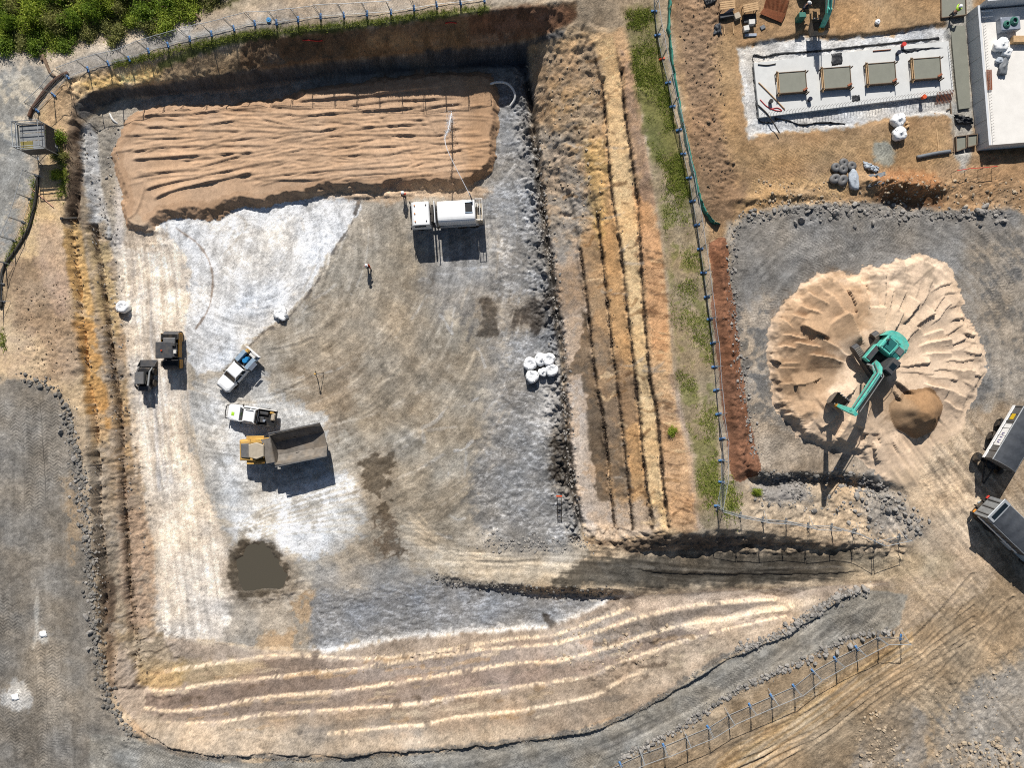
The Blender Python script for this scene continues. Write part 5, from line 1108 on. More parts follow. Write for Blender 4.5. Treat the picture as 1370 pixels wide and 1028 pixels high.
# ------------------------------------------------------------------ excavators
def excavator(name, base, up_rz, track_rz, label, boom, roof=True):
    """boom: points (reach, height) for foot, knuckle, peak, stick end"""
    t = empty(name, base, 0, label, 'excavator'); RT = Matrix.Rotation(track_rz, 4, 'Z'); RU = Matrix.Rotation(up_rz, 4, 'Z')
    def fin(m, nm, mat, R, par=t, smooth=False):
        m.v = [tuple(R@Vector(q)) for q in m.v]; return m.obj(nm, mat, par, smooth)
    for y in (-1.15, 1.15):
        m = MB(); prof = [(1.75+.42*math.cos(a), .45+.42*math.sin(a)) for a in np.linspace(-1.57, 1.57, 7)]+[(-1.75+.42*math.cos(a), .45+.42*math.sin(a)) for a in np.linspace(1.57, 4.71, 7)]
        m.prism(prof, y-.3, y+.3); tr = fin(m, 'track', 'grey_dark', RT)
        m = MB()
        for k in range(20):
            x = -1.75+3.5*k/19; m.box((x, y, .885), (.11, .6, .05)); m.box((x, y, .03), (.11, .6, .04))
        fin(m, 'track_shoes', 'bucket', RT, tr)
        m = MB(); m.box((0, y, .45), (3.0, .5, .4)); fin(m, 'track_frame', 'chassis', RT, tr)
    m = MB(); m.box((0, 0, .62), (1.6, 2.0, .35)); m.cyl((0, 0, .7), (0, 0, 1.1), .7, n=20); fin(m, 'undercarriage', 'chassis', RT)
    # upper structure
    pl = [(1.45, -1.3), (1.45, 1.3), (-1.6, 1.35), (-2.35, 1.1), (-2.62, .5), (-2.68, 0), (-2.62, -.5), (-2.35, -1.1), (-1.6, -1.35)]
    m = MB(); m.prism(pl, 1.1, 1.28, 'xy'); fin(m, 'deck', 'chassis', RU)
    cwp = [(-1.55, 1.35), (-2.35, 1.1), (-2.62, .5), (-2.68, 0), (-2.62, -.5), (-2.35, -1.1), (-1.55, -1.35), (-1.75, -1.1), (-1.9, 0), (-1.75, 1.1)]
    m = MB(); m.prism(cwp, 1.2, 2.2, 'xy'); cw = fin(m, 'counterweight', 'teal', RU)
    m = MB(); m.box((-1.1, .1, 1.75), (1.5, 2.3, .95), b=.08); eng = fin(m, 'engine_bay', 'teal', RU)
    m = MB(); m.box((-1.15, -.35, 2.26), (1.1, .9, .08), b=.03); m.box((-.7, .6, 2.26), (.5, .7, .06), b=.02); fin(m, 'engine_cover', 'teal_dark', RU, eng)
    m = MB(); m.box((-1.25, .75, 2.28), (.7, .7, .1), b=.03); fin(m, 'grille', 'grey_mid', RU, eng)
    for y in (-.9, 0.25, 1.1):
        m = MB(); m.tube([(-1.75, y, 2.2), (-1.75, y, 2.55), (-.5, y, 2.55), (-.5, y, 2.2)], .028); fin(m, 'handrail', 'teal_dark', RU, eng)
    m = MB(); m.cyl((-1.35, -.85, 2.2), (-1.35, -.85, 2.65), .09, n=8); fin(m, 'exhaust', 'grey_dark', RU, eng)
    m = MB(); m.box((.35, -.95, 1.6), (1.8, .62, .6), b=.05); fin(m, 'tool_box', 'teal', RU)
    m = MB(); m.box((.35, -.95, 1.93), (1.5, .5, .06), b=.02); fin(m, 'walkway', 'grey_dark', RU)
    m = MB(); m.loft([[(1.5, .45, 1.28), (1.5, 1.35, 1.28), (-.25, 1.35, 1.28), (-.25, .45, 1.28)], [(1.62, .45, 2.0), (1.62, 1.35, 2.0), (-.25, 1.35, 2.0), (-.25, .45, 2.0)], [(1.25, .5, 2.95), (1.25, 1.3, 2.95), (-.2, 1.3, 2.95), (-.2, .5, 2.95)]]); cab = fin(m, 'cab', 'grey_dark', RU)
    m = MB(); m.loft([[(1.3, .47, 2.93), (1.3, 1.33, 2.93), (-.25, 1.33, 2.93), (-.25, .47, 2.93)], [(1.2, .53, 3.05), (1.2, 1.27, 3.05), (-.15, 1.27, 3.05), (-.15, .53, 3.05)]]); fin(m, 'cab_roof', 'grey_dark', RU, cab)
    m = MB(); m.box((.55, .9, 3.06), (.6, .55, .03)); fin(m, 'roof_window', 'glass_dark', RU, cab)
    m = MB(); m.loft([[(1.53, .52, 1.6), (1.53, 1.28, 1.6), (1.33, 1.24, 2.85), (1.33, .56, 2.85)], [(1.64, .52, 1.6), (1.64, 1.28, 1.6), (1.36, 1.24, 2.85), (1.36, .56, 2.85)]]); fin(m, 'windscreen', 'glass_dark', RU, cab)
    # boom: box section swept in the vertical plane
    def limb(pts, w, hts, nm, mat, y=0.0, par=t):
        m = MB(); rings = []
        for i, (x, z) in enumerate(pts):
            a, b_ = pts[max(i-1, 0)], pts[min(i+1, len(pts)-1)]; tx, tz = b_[0]-a[0], b_[1]-a[1]; L_ = math.hypot(tx, tz); nx, nz = -tz/L_, tx/L_; h_ = hts[i]/2; ww = w/2
            rings.append([(x+nx*h_, y-ww, z+nz*h_), (x+nx*h_, y+ww, z+nz*h_), (x-nx*h_, y+ww, z-nz*h_), (x-nx*h_, y-ww, z-nz*h_)])
        m.loft(rings); return fin(m, nm, mat, RU, par)
    foot, kn, pk, se = boom
    bm_ = limb([foot, ((foot[0]+kn[0])/2, (foot[1]+kn[1])/2+.12), kn, ((kn[0]*.4+pk[0]*.6), (kn[1]*.4+pk[1]*.6)), pk], .44, [.55, .75, .62, .5, .36], 'boom', 'teal', -.1)
    st = limb([(pk[0]+.35*(pk[0]-se[0]), pk[1]+.35*(pk[1]-se[1])*.5+.15), pk, ((pk[0]+se[0])/2, (pk[1]+se[1])/2), se], .34, [.3, .5, .42, .28], 'stick', 'teal', -.1)
    for y in (-.55, .35):
        m = MB(); m.cyl((foot[0]+.5, y, foot[1]-.2), ((foot[0]+kn[0])*.52, y, (foot[1]+kn[1])*.5), .1, n=8); m.cyl(((foot[0]+kn[0])*.52, y, (foot[1]+kn[1])*.5), (kn[0], y, kn[1]+.05), .06, n=8); fin(m, 'boom_cylinder', 'galv', RU, bm_)
    m = MB(); m.cyl((kn[0]+.1, -.1, kn[1]+.6), ((kn[0]+pk[0])/2, -.1, (kn[1]+pk[1])/2+.55), .11, n=8); m.cyl(((kn[0]+pk[0])/2, -.1, (kn[1]+pk[1])/2+.55), (pk[0]+.2, -.1, pk[1]+.4), .07, n=8); fin(m, 'stick_cylinder', 'teal_dark', RU, bm_)
    m = MB(); m.tube([(foot[0]+.2, .28, foot[1]+.5), (kn[0], .28, kn[1]+.5), (pk[0]-.3, .28, pk[1]+.3)], .05); m.tube([(foot[0]+.2, -.42, foot[1]+.45), (kn[0], -.42, kn[1]+.48), (pk[0]-.3, -.42, pk[1]+.25)], .045); fin(m, 'hose', 'grey_mid', RU, bm_)
    # bucket curled under the stick
    bx, bz = se; w = .75; pr = [(bx+.15, bz+.1), (bx+.35, bz-.35), (bx+.1, bz-.95), (bx-.55, bz-1.15), (bx-1.05, bz-.75), (bx-1.1, bz-.2)]
    m = MB(); inner = [(x*.94+(bx-.4)*.06, z*.9+(bz-.4)*.1) for x, z in pr]
    vs = [(x, s_*w-.1, z) for s_ in (-1, 1) for x, z in pr]+[(x, s_*(w-.05)-.1, z) for s_ in (-1, 1) for x, z in inner]; n_ = len(pr); fs = []
    for i in range(n_-1):
        fs.append((i, i+1, n_+i+1, n_+i)); fs.append((2*n_+i, 3*n_+i, 3*n_+i+1, 2*n_+i+1))
    fs += [tuple(range(n_)), tuple(range(n_, 2*n_)), tuple(range(2*n_, 3*n_)), tuple(range(3*n_, 4*n_))]
    m.add(vs, fs); bk = fin(m, 'bucket', 'bucket', RU, t)
    m = MB()
    for k in range(5): m.box((bx-1.12, -.1-.6+.3*k, bz-.1), (.08, .12, .3))
    fin(m, 'bucket_teeth', 'galv_dull', RU, bk)
    m = MB(); m.box((bx+.1, -.1, bz+.15), (.35, .5, .45), b=.06); fin(m, 'quick_hitch', 'yellow_dark', RU, bk)
    return t
eb = P(1170, 478, 2.2)
excavator('excavator', (eb.x, eb.y, hz(eb.x, eb.y)+.02), head((1185, 466), (1121, 541)), head((1130, 468), (1156, 508)), 'teal excavator on the wide sand pile, arm reaching lower left', [(.95, 1.9), (2.3, 3.9), (6.9, 5.2), (6.3, 1.5)])
e2 = P(1098, -42, 2.0)
excavator('excavator', (e2.x, e2.y, hz(e2.x, e2.y)), -math.pi/2+.03, .3, 'teal excavator arm and bucket at the top edge by the slab', [(.95, 1.9), (2.6, 3.5), (5.2, 3.0), (5.9, 1.35)])
# ------------------------------------------------------------------ tipper truck and dog trailer
def tub(parent, L, W, z0, z1, tarp_mat, flare=.1):
    m = MB(); m.loft([[(-L/2+.15, -W/2+.15, z0), (L/2-.15, -W/2+.15, z0), (L/2-.15, W/2-.15, z0), (-L/2+.15, W/2-.15, z0)], [(-L/2, -W/2, z0+.35), (L/2, -W/2, z0+.35), (L/2, W/2, z0+.35), (-L/2, W/2, z0+.35)], [(-L/2, -W/2, z1), (L/2, -W/2, z1), (L/2, W/2, z1), (-L/2, W/2, z1)]])
    b = m.obj('tub', 'tub_grey', parent)
    for y in (-W/2-.03, W/2+.03):
        m = MB(); m.box((0, y, z1-.03), (L+.1, .1, .12), b=.03); m.obj('top_rail', 'galv', b)
        m = MB(); m.box((0, y, z0+.28), (L, .08, .34), b=.02); m.obj('side_sill', 'white_paint', b)
        for x in np.linspace(-L/2+.1, L/2-.1, 8):
            m = MB(); m.box((x, y*1.0, (z0+z1)/2+.15), (.07, .05, z1-z0-.5)); m.obj('side_rib', 'tub_grey', b)
    m = MB(); nx, ny = 26, 9; rr = random.Random(int(L*10)); vs = []; fs = []
    for i in range(nx):
        for j in range(ny):
            x = -L/2+.02+(L-.04)*i/(nx-1); y = -W/2+W*j/(ny-1); s = 1-(2*j/(ny-1)-1)**2
            vs.append((x, y, z1+.05+.22*s+.03*math.sin(i*math.pi/2.5)*s+rr.uniform(-.008, .008)))
    for i in range(nx-1):
        for j in range(ny-1): a = i*ny+j; fs.append((a, a+1, a+ny+1, a+ny))
    m.add(vs, fs); tp = m.obj('tarpaulin', tarp_mat, b, True)
    for x in (-L/2, L/2):
        m = MB(); prof = [(-W/2, z1-.1), (W/2, z1-.1), (W/2, z1+.05)]+[(W/2-W*k/8, z1+.06+.24*(1-(1-k/4)**2)) for k in range(1, 8)]+[(-W/2, z1+.05)]
        m.prism(prof, x-.03, x+.03, 'yz'); m.obj('end_board', 'tub_grey', b)
    return b
def trailer():
    c = P(1340.5, 622.5, 2.7); f = Vector((-.51, -.86, 0)).normalized(); o = c-f*3.0
    t = empty('dog_trailer', (o.x, o.y, hz(o.x, o.y)), math.atan2(f.y, f.x), 'grey dog trailer with dark tarp and yellow side sticker, right edge', 'trailer')
    b = tub(t, 6.0, 2.4, 1.0, 2.65, 'tarp')
    m = MB(); m.box((0, -.45, .85), (6.2, .14, .25)); m.box((0, .45, .85), (6.2, .14, .25)); m.box((0, 0, .85), (.3, 1.0, .2)); m.obj('chassis', 'chassis', t)
    for x in (.55, -.95):
        for y in (-1.08, 1.08):
            wheel(t, x, y, .5, .36, 'galv')
            m = MB(); pr = [(x+.58*math.cos(a), .5+.58*math.sin(a)) for a in np.linspace(.25, 2.9, 9)]+[(x+.54*math.cos(a), .5+.54*math.sin(a)) for a in np.linspace(2.9, .25, 9)]
            m.prism(pr, y-.26+(-.08 if y < 0 else .08), y+.26+(-.08 if y < 0 else .08)); m.obj('mudguard', 'black_plastic', t)
    for y in (-1.1, 1.1): wheel(t, 3.1, y*1.15, .5, .4, 'galv')
    m = MB(); m.box((3.1, 0, .6), (.3, 2.4, .2)); m.tube([(3.1, -.5, .7), (5.4, .5, .65)], .09); m.tube([(3.1, .6, .7), (5.4, .5, .65)], .09); m.cyl((3.1, 0, .7), (3.1, 0, .95), .5, n=16); m.obj('dolly_drawbar', 'chassis', t)
    m = MB(); m.box((-1.75, -1.245, 1.95), (.62, .02, .5)); m.obj('side_sticker', 'yellow_sign', b)
    m = MB(); m.box((.3, -1.245, 2.05), (2.4, .02, .85)); sg = m.obj('sign_board', 'white_paint', b)
    for k, (x, sl, hh) in enumerate(((1.15, .3, .34), (.92, -.3, .34), (.6, 0, .34), (.3, .25, .3), (.12, -.25, .3))):      # worn lettering, too small to read
        m = MB(); m.box((x, -1.262, 2.05), (.08, .02, hh), rot=Euler((0, sl, 0)).to_matrix()); m.obj('letter', 'purple', sg)
def tipper():
    c = P(1334, 683, 2.8); f = Vector((.72, -.69, 0)).normalized(); o = c+f*2.65
    t = empty('tipper_truck', (o.x, o.y, hz(o.x, o.y)), math.atan2(f.y, f.x), 'tipper truck with dark tarp and slotted tailgate below the trailer', 'truck')
    b = tub(t, 5.2, 2.4, 1.05, 2.75, 'tarp')
    m = MB(); m.box((-2.6, 0, 2.98), (.85, 2.5, .14), b=.04); hb = m.obj('roller_frame', 'galv', b)
    m = MB(); m.box((-2.58, 0, 3.07), (.42, 1.9, .05)); m.obj('roller_slot', 'glass_dark', hb)
    m = MB(); m.loft([[(-2.6, -1.2, 1.2), (-2.6, 1.2, 1.2), (-2.6, 1.2, 2.7), (-2.6, -1.2, 2.7)], [(-3.0, -1.2, 1.0), (-2.95, 1.2, 1.0), (-2.72, 1.2, 2.7), (-2.72, -1.2, 2.7)]]); tg = m.obj('tailgate', 'galv_dull', b)
    for y in (-.8, 0, .8):
        m = MB(); m.box((-2.9, y, 1.9), (.1, .1, 1.5), rot=Euler((0, .16, 0)).to_matrix()); m.obj('tailgate_rib', 'tub_grey', tg)
    for y, mt in ((-.95, 'amber'), (.95, 'red')):
        m = MB(); m.box((-3.08, y, .95), (.12, .4, .2), b=.03); m.obj('tail_lamp', mt, t)
    m = MB(); m.box((.6, -.45, .85), (8.0, .14, .25)); m.box((.6, .45, .85), (8.0, .14, .25)); m.box((-3.0, 0, .75), (.2, 2.2, .2)); m.obj('chassis', 'chassis', t)
    for x in (-1.9, -.6, 4.4):
        for y in (-1.05, 1.05): wheel(t, x, y, .5, .45 if x < 0 else .34, 'galv')
    for y in (-1.05, 1.05):
        m = MB(); m.box((-1.25, y*1.08, 1.06), (2.5, .55, .06)); m.obj('mudguard', 'black_plastic', t)
    m = MB(); m.cyl((1.0, -1.0, .75), (2.3, -1.0, .75), .32, n=14); m.cyl((1.0, 1.0, .75), (2.3, 1.0, .75), .32, n=14); m.obj('fuel_tank', 'galv', t)
    m = MB(); m.loft([[(2.8, -1.2, .7), (5.1, -1.2, .7), (5.1, 1.2, .7), (2.8, 1.2, .7)], [(2.8, -1.22, 1.6), (5.2, -1.22, 1.6), (5.2, 1.22, 1.6), (2.8, 1.22, 1.6)], [(2.85, -1.1, 2.9), (4.8, -1.1, 2.9), (4.8, 1.1, 2.9), (2.85, 1.1, 2.9)]]); cab = m.obj('cab', 'alu_blue', t)
    m = MB(); m.loft([[(5.15, -1.0, 1.75), (5.15, 1.0, 1.75), (4.85, .95, 2.75), (4.85, -.95, 2.75)], [(5.2, -1.0, 1.75), (5.2, 1.0, 1.75), (4.9, .95, 2.75), (4.9, -.95, 2.75)]]); m.obj('windscreen', 'glass_dark', cab)
    for y in (-1.17, 1.17):
        m = MB(); m.box((4.1, y, 2.2), (1.0, .06, .6)); m.obj('side_window', 'glass_dark', cab)
        m = MB(); m.box((5.1, y*1.2, 2.2), (.12, .25, .5), b=.03); m.obj('mirror', 'black_plastic', cab)
    m = MB(); m.cyl((2.68, -.9, .9), (2.68, -.9, 3.2), .09, n=10); m.obj('exhaust', 'galv', t)
trailer(); tipper()
gb = on_ground(1313, 674); m = MB(); m.box((0, 0, .35), (.75, .6, .7), b=.06); m.box((0, 0, .73), (.6, .45, .08), b=.03)
tag(m.obj('tool_crate', 'alu_blue', None, False, gb, .4), 'small pale blue metal crate behind the tipper tailgate', 'crate')

# ------------------------------------------------------------------ people
def person(loc, rz, label, shirt, trousers, helmet, bend=0.0, arms=(.25, .25), lean=0.0, stride=.12):
    t = empty('person', loc, rz, label, 'person')
    hipz = .92-.15*bend; c, s = math.cos(bend), math.sin(bend)
    def up(d, y=0.0, fw=0.0): return (s*d+c*fw, y, hipz+c*d-s*fw)
    J = {'pelvis': (0, 0, hipz), 'waist': up(.18), 'chest': up(.42), 'neck': up(.58), 'head': up(.70, 0, .03), 'crown': up(.80, 0, .04)}
    E = [('pelvis', 'waist'), ('waist', 'chest'), ('chest', 'neck'), ('neck', 'head'), ('head', 'crown')]
    R = {'pelvis': .15, 'waist': .14, 'chest': .17, 'neck': .065, 'head': .105, 'crown': .085}
    for sd, sg in (('l', 1), ('r', -1)):
        a = arms[0 if sg > 0 else 1]
        J['sh'+sd] = up(.50, .19*sg); sh = Vector(J['sh'+sd]); el = sh+Vector((.28*math.sin(a+bend*.6), .05*sg, -.28*math.cos(a+bend*.6))); wr = el+Vector((.25*math.sin(a*1.6+.3+bend*.5), -.02*sg, -.25*math.cos(a*1.6+.3+bend*.5)))
        J['el'+sd] = tuple(el); J['wr'+sd] = tuple(wr); dr = (wr-el).normalized(); J['pa'+sd] = tuple(wr+dr*.08)
        E += [('chest', 'sh'+sd), ('sh'+sd, 'el'+sd), ('el'+sd, 'wr'+sd), ('wr'+sd, 'pa'+sd)]; R.update({'sh'+sd: .075, 'el'+sd: .05, 'wr'+sd: .034, 'pa'+sd: .036})
        for k, (o_, ln) in enumerate(((-.036, .075), (-.012, .09), (.012, .085), (.034, .065))):
            b0 = wr+dr*.10+Vector((o_, 0, 0)); J['f%d%s' % (k, sd)] = tuple(b0+dr*ln*.6+Vector((0, -.01*sg, 0))); E.append(('pa'+sd, 'f%d%s' % (k, sd))); R['f%d%s' % (k, sd)] = .009
        J['th'+sd] = tuple(wr+dr*.07+Vector((.06, -.02*sg, 0))); E.append(('wr'+sd, 'th'+sd)); R['th'+sd] = .010
        st = stride*sg
        J['hp'+sd] = (0, .09*sg, hipz-.06); J['kn'+sd] = (st*.55+.05*bend, .10*sg, .50); J['an'+sd] = (st, .11*sg, .10); J['to'+sd] = (st+.16, .12*sg, .05)
        E += [('pelvis', 'hp'+sd), ('hp'+sd, 'kn'+sd), ('kn'+sd, 'an'+sd), ('an'+sd, 'to'+sd)]; R.update({'hp'+sd: .10, 'kn'+sd: .065, 'an'+sd: .05, 'to'+sd: .045})
    def skin(nm, keys, mat, grow, sub=1):
        ks = [k for k in J if k in keys]; idx = {k: i for i, k in enumerate(ks)}; es = [(idx[a], idx[b_]) for a, b_ in E if a in idx and b_ in idx]
        me = bpy.data.meshes.new(nm); me.from_pydata([J[k] for k in ks], es, []); o = bpy.data.objects.new(nm, me); COL.objects.link(o); o.parent = t
        md = o.modifiers.new('skin', 'SKIN'); md.use_smooth_shade = True
        for k in ks: sv = me.skin_vertices[0].data[idx[k]]; sv.radius = (R[k]+grow, R[k]+grow); sv.use_root = (k == ('pelvis' if 'pelvis' in idx else ks[0]))
        sb = o.modifiers.new('sub', 'SUBSURF'); sb.levels = sub; sb.render_levels = sub
        me.materials.append(M[mat]); return o
    skin('body', set(J), 'skin', 0)
    skin('shirt', {'waist', 'chest', 'shl', 'shr', 'ell', 'elr', 'wrl', 'wrr'}, shirt, .022); skin('trousers', {'pelvis', 'hpl', 'hpr', 'knl', 'knr', 'anl', 'anr'}, trousers, .024)
    for sg in (1, -1):
        m = MB(); st = stride*sg; m.box((st+.07, .115*sg, .06), (.30, .12, .12), b=.03); m.obj('boot', 'black_plastic', t)
    hx, hy, hzz = J['head']; m = MB(); rings = []
    for k in range(5):
        a = k/4*math.pi/2; rr = .145*math.cos(a)+.002; rings.append([(hx+rr*1.15*math.cos(q), rr*math.sin(q), hzz+.04+.13*math.sin(a)) for q in (2*math.pi*i/14 for i in range(14))])
    m.loft(rings); hm = m.obj('helmet', helmet, t, True)
    m = MB(); m.loft([[(hx+.02+.21*math.cos(q), .175*math.sin(q), hzz+.035) for q in (2*math.pi*i/14 for i in range(14))], [(hx+.02+.20*math.cos(q), .165*math.sin(q), hzz+.055) for q in (2*math.pi*i/14 for i in range(14))]]); m.obj('helmet_brim', helmet, hm)
    return t
g = on_ground(541.5, 264); person((g.x, g.y, g.z), 1.4, 'person in red shirt and white helmet standing by the sand bed', 'red', 'navy', 'white_paint', stride=.05)
g = on_ground(494, 358); person((g.x, g.y, g.z), -1.2, 'person in orange-red shirt and white helmet walking on the open floor', 'hivis_orange', 'navy', 'white_paint', stride=.2, arms=(.5, -.2))
g = on_ground(1270, 23); person((g.x, g.y, g.z), .9, 'person in bright yellow-green shirt bending over the wet concrete', 'hivis', 'grey_dark', 'white_paint', bend=.85, arms=(.5, .4))
g = on_ground(1073, 15); person((g.x, g.y, g.z), -.5, 'person in dark clothes and white helmet in the shade of the arm', 'navy', 'navy', 'white_paint', arms=(.6, .4))

# ------------------------------------------------------------------ bulk bags
def bag_mesh(name, seed, r=.62, h=.95, spout=True, crumple=.05, mat='bag'):
    rr = random.Random(seed); n = 28; ph = [rr.uniform(0, 6.28) for _ in range(6)]
    def rad(a, q): return 1+crumple*(math.sin(3*a+ph[0]+q*2)+.6*math.sin(5*a+ph[1]-q*3)+.5*math.sin(9*a+ph[2]+q*5))
    prof = [(.86, 0), (.98, .12), (1.0, .45), (1.0, .72), (.95, .9), (.80, 1.0), (.60, 1.03)]
    prof += [(.48, 1.0), (.36, .94), (.24, .9), (.05, .89)] if spout else [(.42, 1.06), (.26, 1.16), (.18, 1.26), (.04, 1.28)]
    rings = []
    for k, (pr, z) in enumerate(prof):
        rings.append([(r*pr*rad(a, z)*math.cos(a), r*pr*rad(a, z)*math.sin(a), h*z*(1+.04*math.sin(2*a+ph[3])*(z > .4))) for a in (2*math.pi*i/n for i in range(n))])
    m = MB(); m.loft(rings); return m
def bag(u, v, seed, label, group=None, r=.62, h=.95, spout=True, crumple=.05, mat='bag', lift=.5):
    p = P(u, v, hz(*P(u, v, -6 if u < 780 else 0).xy)+h*lift); z = hz(p.x, p.y)
    t = bag_mesh('bulk_bag', seed, r, h, spout, crumple).obj('bulk_bag', mat, None, True, (p.x, p.y, z-.02), seed*.7); tag(t, label, 'bulk bag', group)
    m = MB()
    for a in (.6, 2.2, 3.7, 5.3):
        ca, sa = math.cos(a), math.sin(a); m.tube([(r*.92*ca, r*.92*sa, h*.8), (r*.8*ca-.08*sa, r*.8*sa+.08*ca, h*1.12), (r*.62*ca, r*.62*sa, h*1.0)], .025, 5)
    m.obj('lifting_loop', mat, t); return t
for k, (u, v, lb, sp) in enumerate([(709, 487, 'leftmost white bulk bag of the cluster by the east bank', True), (712, 504, 'lowest white bulk bag of the cluster by the east bank', True), (724, 481, 'topmost white bulk bag of the cluster by the east bank', False), (734, 481, 'upper right white bulk bag of the cluster by the east bank', True), (738, 495, 'right white bulk bag of the cluster beside the toe groove', True), (726, 498, 'slumped white bulk bag in the middle of the cluster', False)]):
    bag(u, v, 3+k, lb, 'bulk bags by the east bank', .72 if k != 5 else .5, .95 if k != 5 else .7, sp, .05 if k != 5 else .1)
bag(164.5, 411, 20, 'single white bulk bag at the left edge of the pit floor', None, .68, .9)
bag(1201, 161, 22, 'upper white bulk bag on brown earth below the slab', 'bulk bags below the slab', .68, .7, False, .08); bag(1203, 179, 23, 'lower white bulk bag on brown earth below the slab', 'bulk bags below the slab', .68, .7, False, .08)
bag(376, 420, 30, 'crumpled white bag with dark folds on the crack line', None, .7, .5, True, .2, 'bag')
p = on_ground(1213, 170); m = MB(); m.box((0, 0, .12), (.5, .3, .22), b=.08); m.box((.25, .3, .1), (.3, .35, .18), b=.07, rz=.6); tag(m.obj('cardboard_scrap', 'timber', None, False, p, .6), 'small tan sack between the two white bulk bags', 'sack')

# ------------------------------------------------------------------ access tower with guard rails
def tower():
    c = P(33.5, 178, .4); z0 = hz(c.x, c.y); hgt = .4-z0; t = empty('access_tower', (c.x, c.y, z0), .07, 'grey steel access tower with railed platform at the left edge', 'access tower')
    w, d = 1.32, 1.28; zp = hgt-1.05
    for x in (-w, w):
        for y in (-d, d):
            m = MB(); m.tube([(x, y, 0), (x, y, hgt)], .045, 6); m.box((x, y, .02), (.25, .25, .04)); m.obj('leg', 'galv', t)
    for z in (zp+.5, hgt):
        m = MB(); m.tube([(-w, -d, z), (w, -d, z), (w, d, z), (-w, d, z), (-w, -d, z)], .05, 6); m.obj('guard_rail', 'galv', t)
    m = MB(); m.tube([(-w*.72, -d, zp), (-w*.72, -d, hgt-.1), (-w*.72, d, hgt-.1), (-w*.72, d, zp)], .035, 6); m.obj('gate_rail', 'galv', t)
    for k, (y0, y1, x0, x1, mt) in enumerate(((-1.25, -.42, -1.25, .0, 'yellow_dark'), (-1.25, -.42, .04, 1.25, 'galv_dull'), (-.36, .38, -1.25, 1.25, 'galv_dull'), (.44, 1.25, -1.25, 1.25, 'galv_dull'))):
        m = MB(); m.box(((x0+x1)/2, (y0+y1)/2, zp), (x1-x0, y1-y0, .05)); dk = m.obj('deck_panel', 'deck_yellow' if mt == 'yellow_dark' else mt, t)
    for y in (-d-.03, d+.03):
        m = MB(); m.box((0, y, zp+.12), (2*w, .03, .2)); m.obj('toe_board', 'galv', t)
    for x in (-w-.03, w+.03):
        m = MB(); m.box((x, 0, zp+.12), (.03, 2*d, .2)); m.obj('toe_board', 'galv', t)
    m = MB()
    for z in np.arange(.35, zp, .28): m.box((w-.35, -.6, z), (.6, .7, .03))
    m.obj('stair_treads', 'galv_dull', t)
    for y in (-d, d):
        m = MB(); m.tube([(-w, y, .2), (w, y, zp-.1)], .03, 5); m.tube([(w, y, .2), (-w, y, zp-.1)], .03, 5); m.obj('brace', 'galv', t)
    for x in (-w, w):
        m = MB(); m.tube([(x, -d, .2), (x, d, zp-.1)], .03, 5); m.tube([(x, d, .2), (x, -d, zp-.1)], .03, 5); m.obj('brace', 'galv', t)
    m = MB(); m.box((0, -d-.02, zp-.75), (2*w, .03, 1.35)); m.obj('side_sheet', 'grey_dark', t)
    m = MB(); m.box((w+.02, 0, zp-.75), (.03, 2*d, 1.35)); m.obj('side_sheet', 'grey_dark', t)
defm('deck_yellow', (140,128,66), .7, dirt=.15); tower()

# ------------------------------------------------------------------ temporary fences
PAN = {}
def panel_mesh(L):
    key = round(L, 1)
    if key in PAN: return PAN[key]
    m = MB(); h0, h1 = .12, 2.1
    for x in (.04, key-.04): m.tube([(x, 0, 0.02), (x, 0, h1+.05)], .032, 6)
    m.tube([(.04, 0, h1), (key-.04, 0, h1)], .03, 6); m.tube([(.04, 0, h0), (key-.04, 0, h0)], .024, 6)
    for k in range(1, 16): x = .04+(key-.08)*k/16; m.tube([(x, 0, h0), (x, 0, h1)], .0045, 3)
    for k in range(1, 8): z = h0+(h1-h0)*k/8; m.tube([(.04, 0, z), (key-.04, 0, z)], .0045, 3)
    o = m.obj('panel', 'galv'); me = o.data; bpy.data.objects.remove(o); PAN[key] = me; return me
fm = MB(); fm.box((0, 0, .07), (.22, .64, .14), b=.04); fm.box((0, 0, .16), (.14, .3, .06), b=.02); fo_ = fm.obj('foot_block', 'blue_foot'); FOOT = fo_.data; bpy.data.objects.remove(fo_)
fm = MB(); fm.box((0, 0, .07), (.22, .60, .14), b=.04); fo_ = fm.obj('foot_block', 'grey_mid'); FOOTG = fo_.data; bpy.data.objects.remove(fo_)
cm = MB(); cm.box((0, 0, 1.75), (.12, .09, .06)); cm.box((0, 0, .55), (.12, .09, .06)); fo_ = cm.obj('clamp', 'steel'); CLAMP = fo_.data; bpy.data.objects.remove(fo_)
fm = MB(); fm.box((0, 0, .07), (.22, .62, .14), b=.04); fm.box((0, 0, .16), (.14, .3, .06), b=.02); fo_ = fm.obj('foot_block', 'hivis_orange'); FOOTO = fo_.data; bpy.data.objects.remove(fo_)
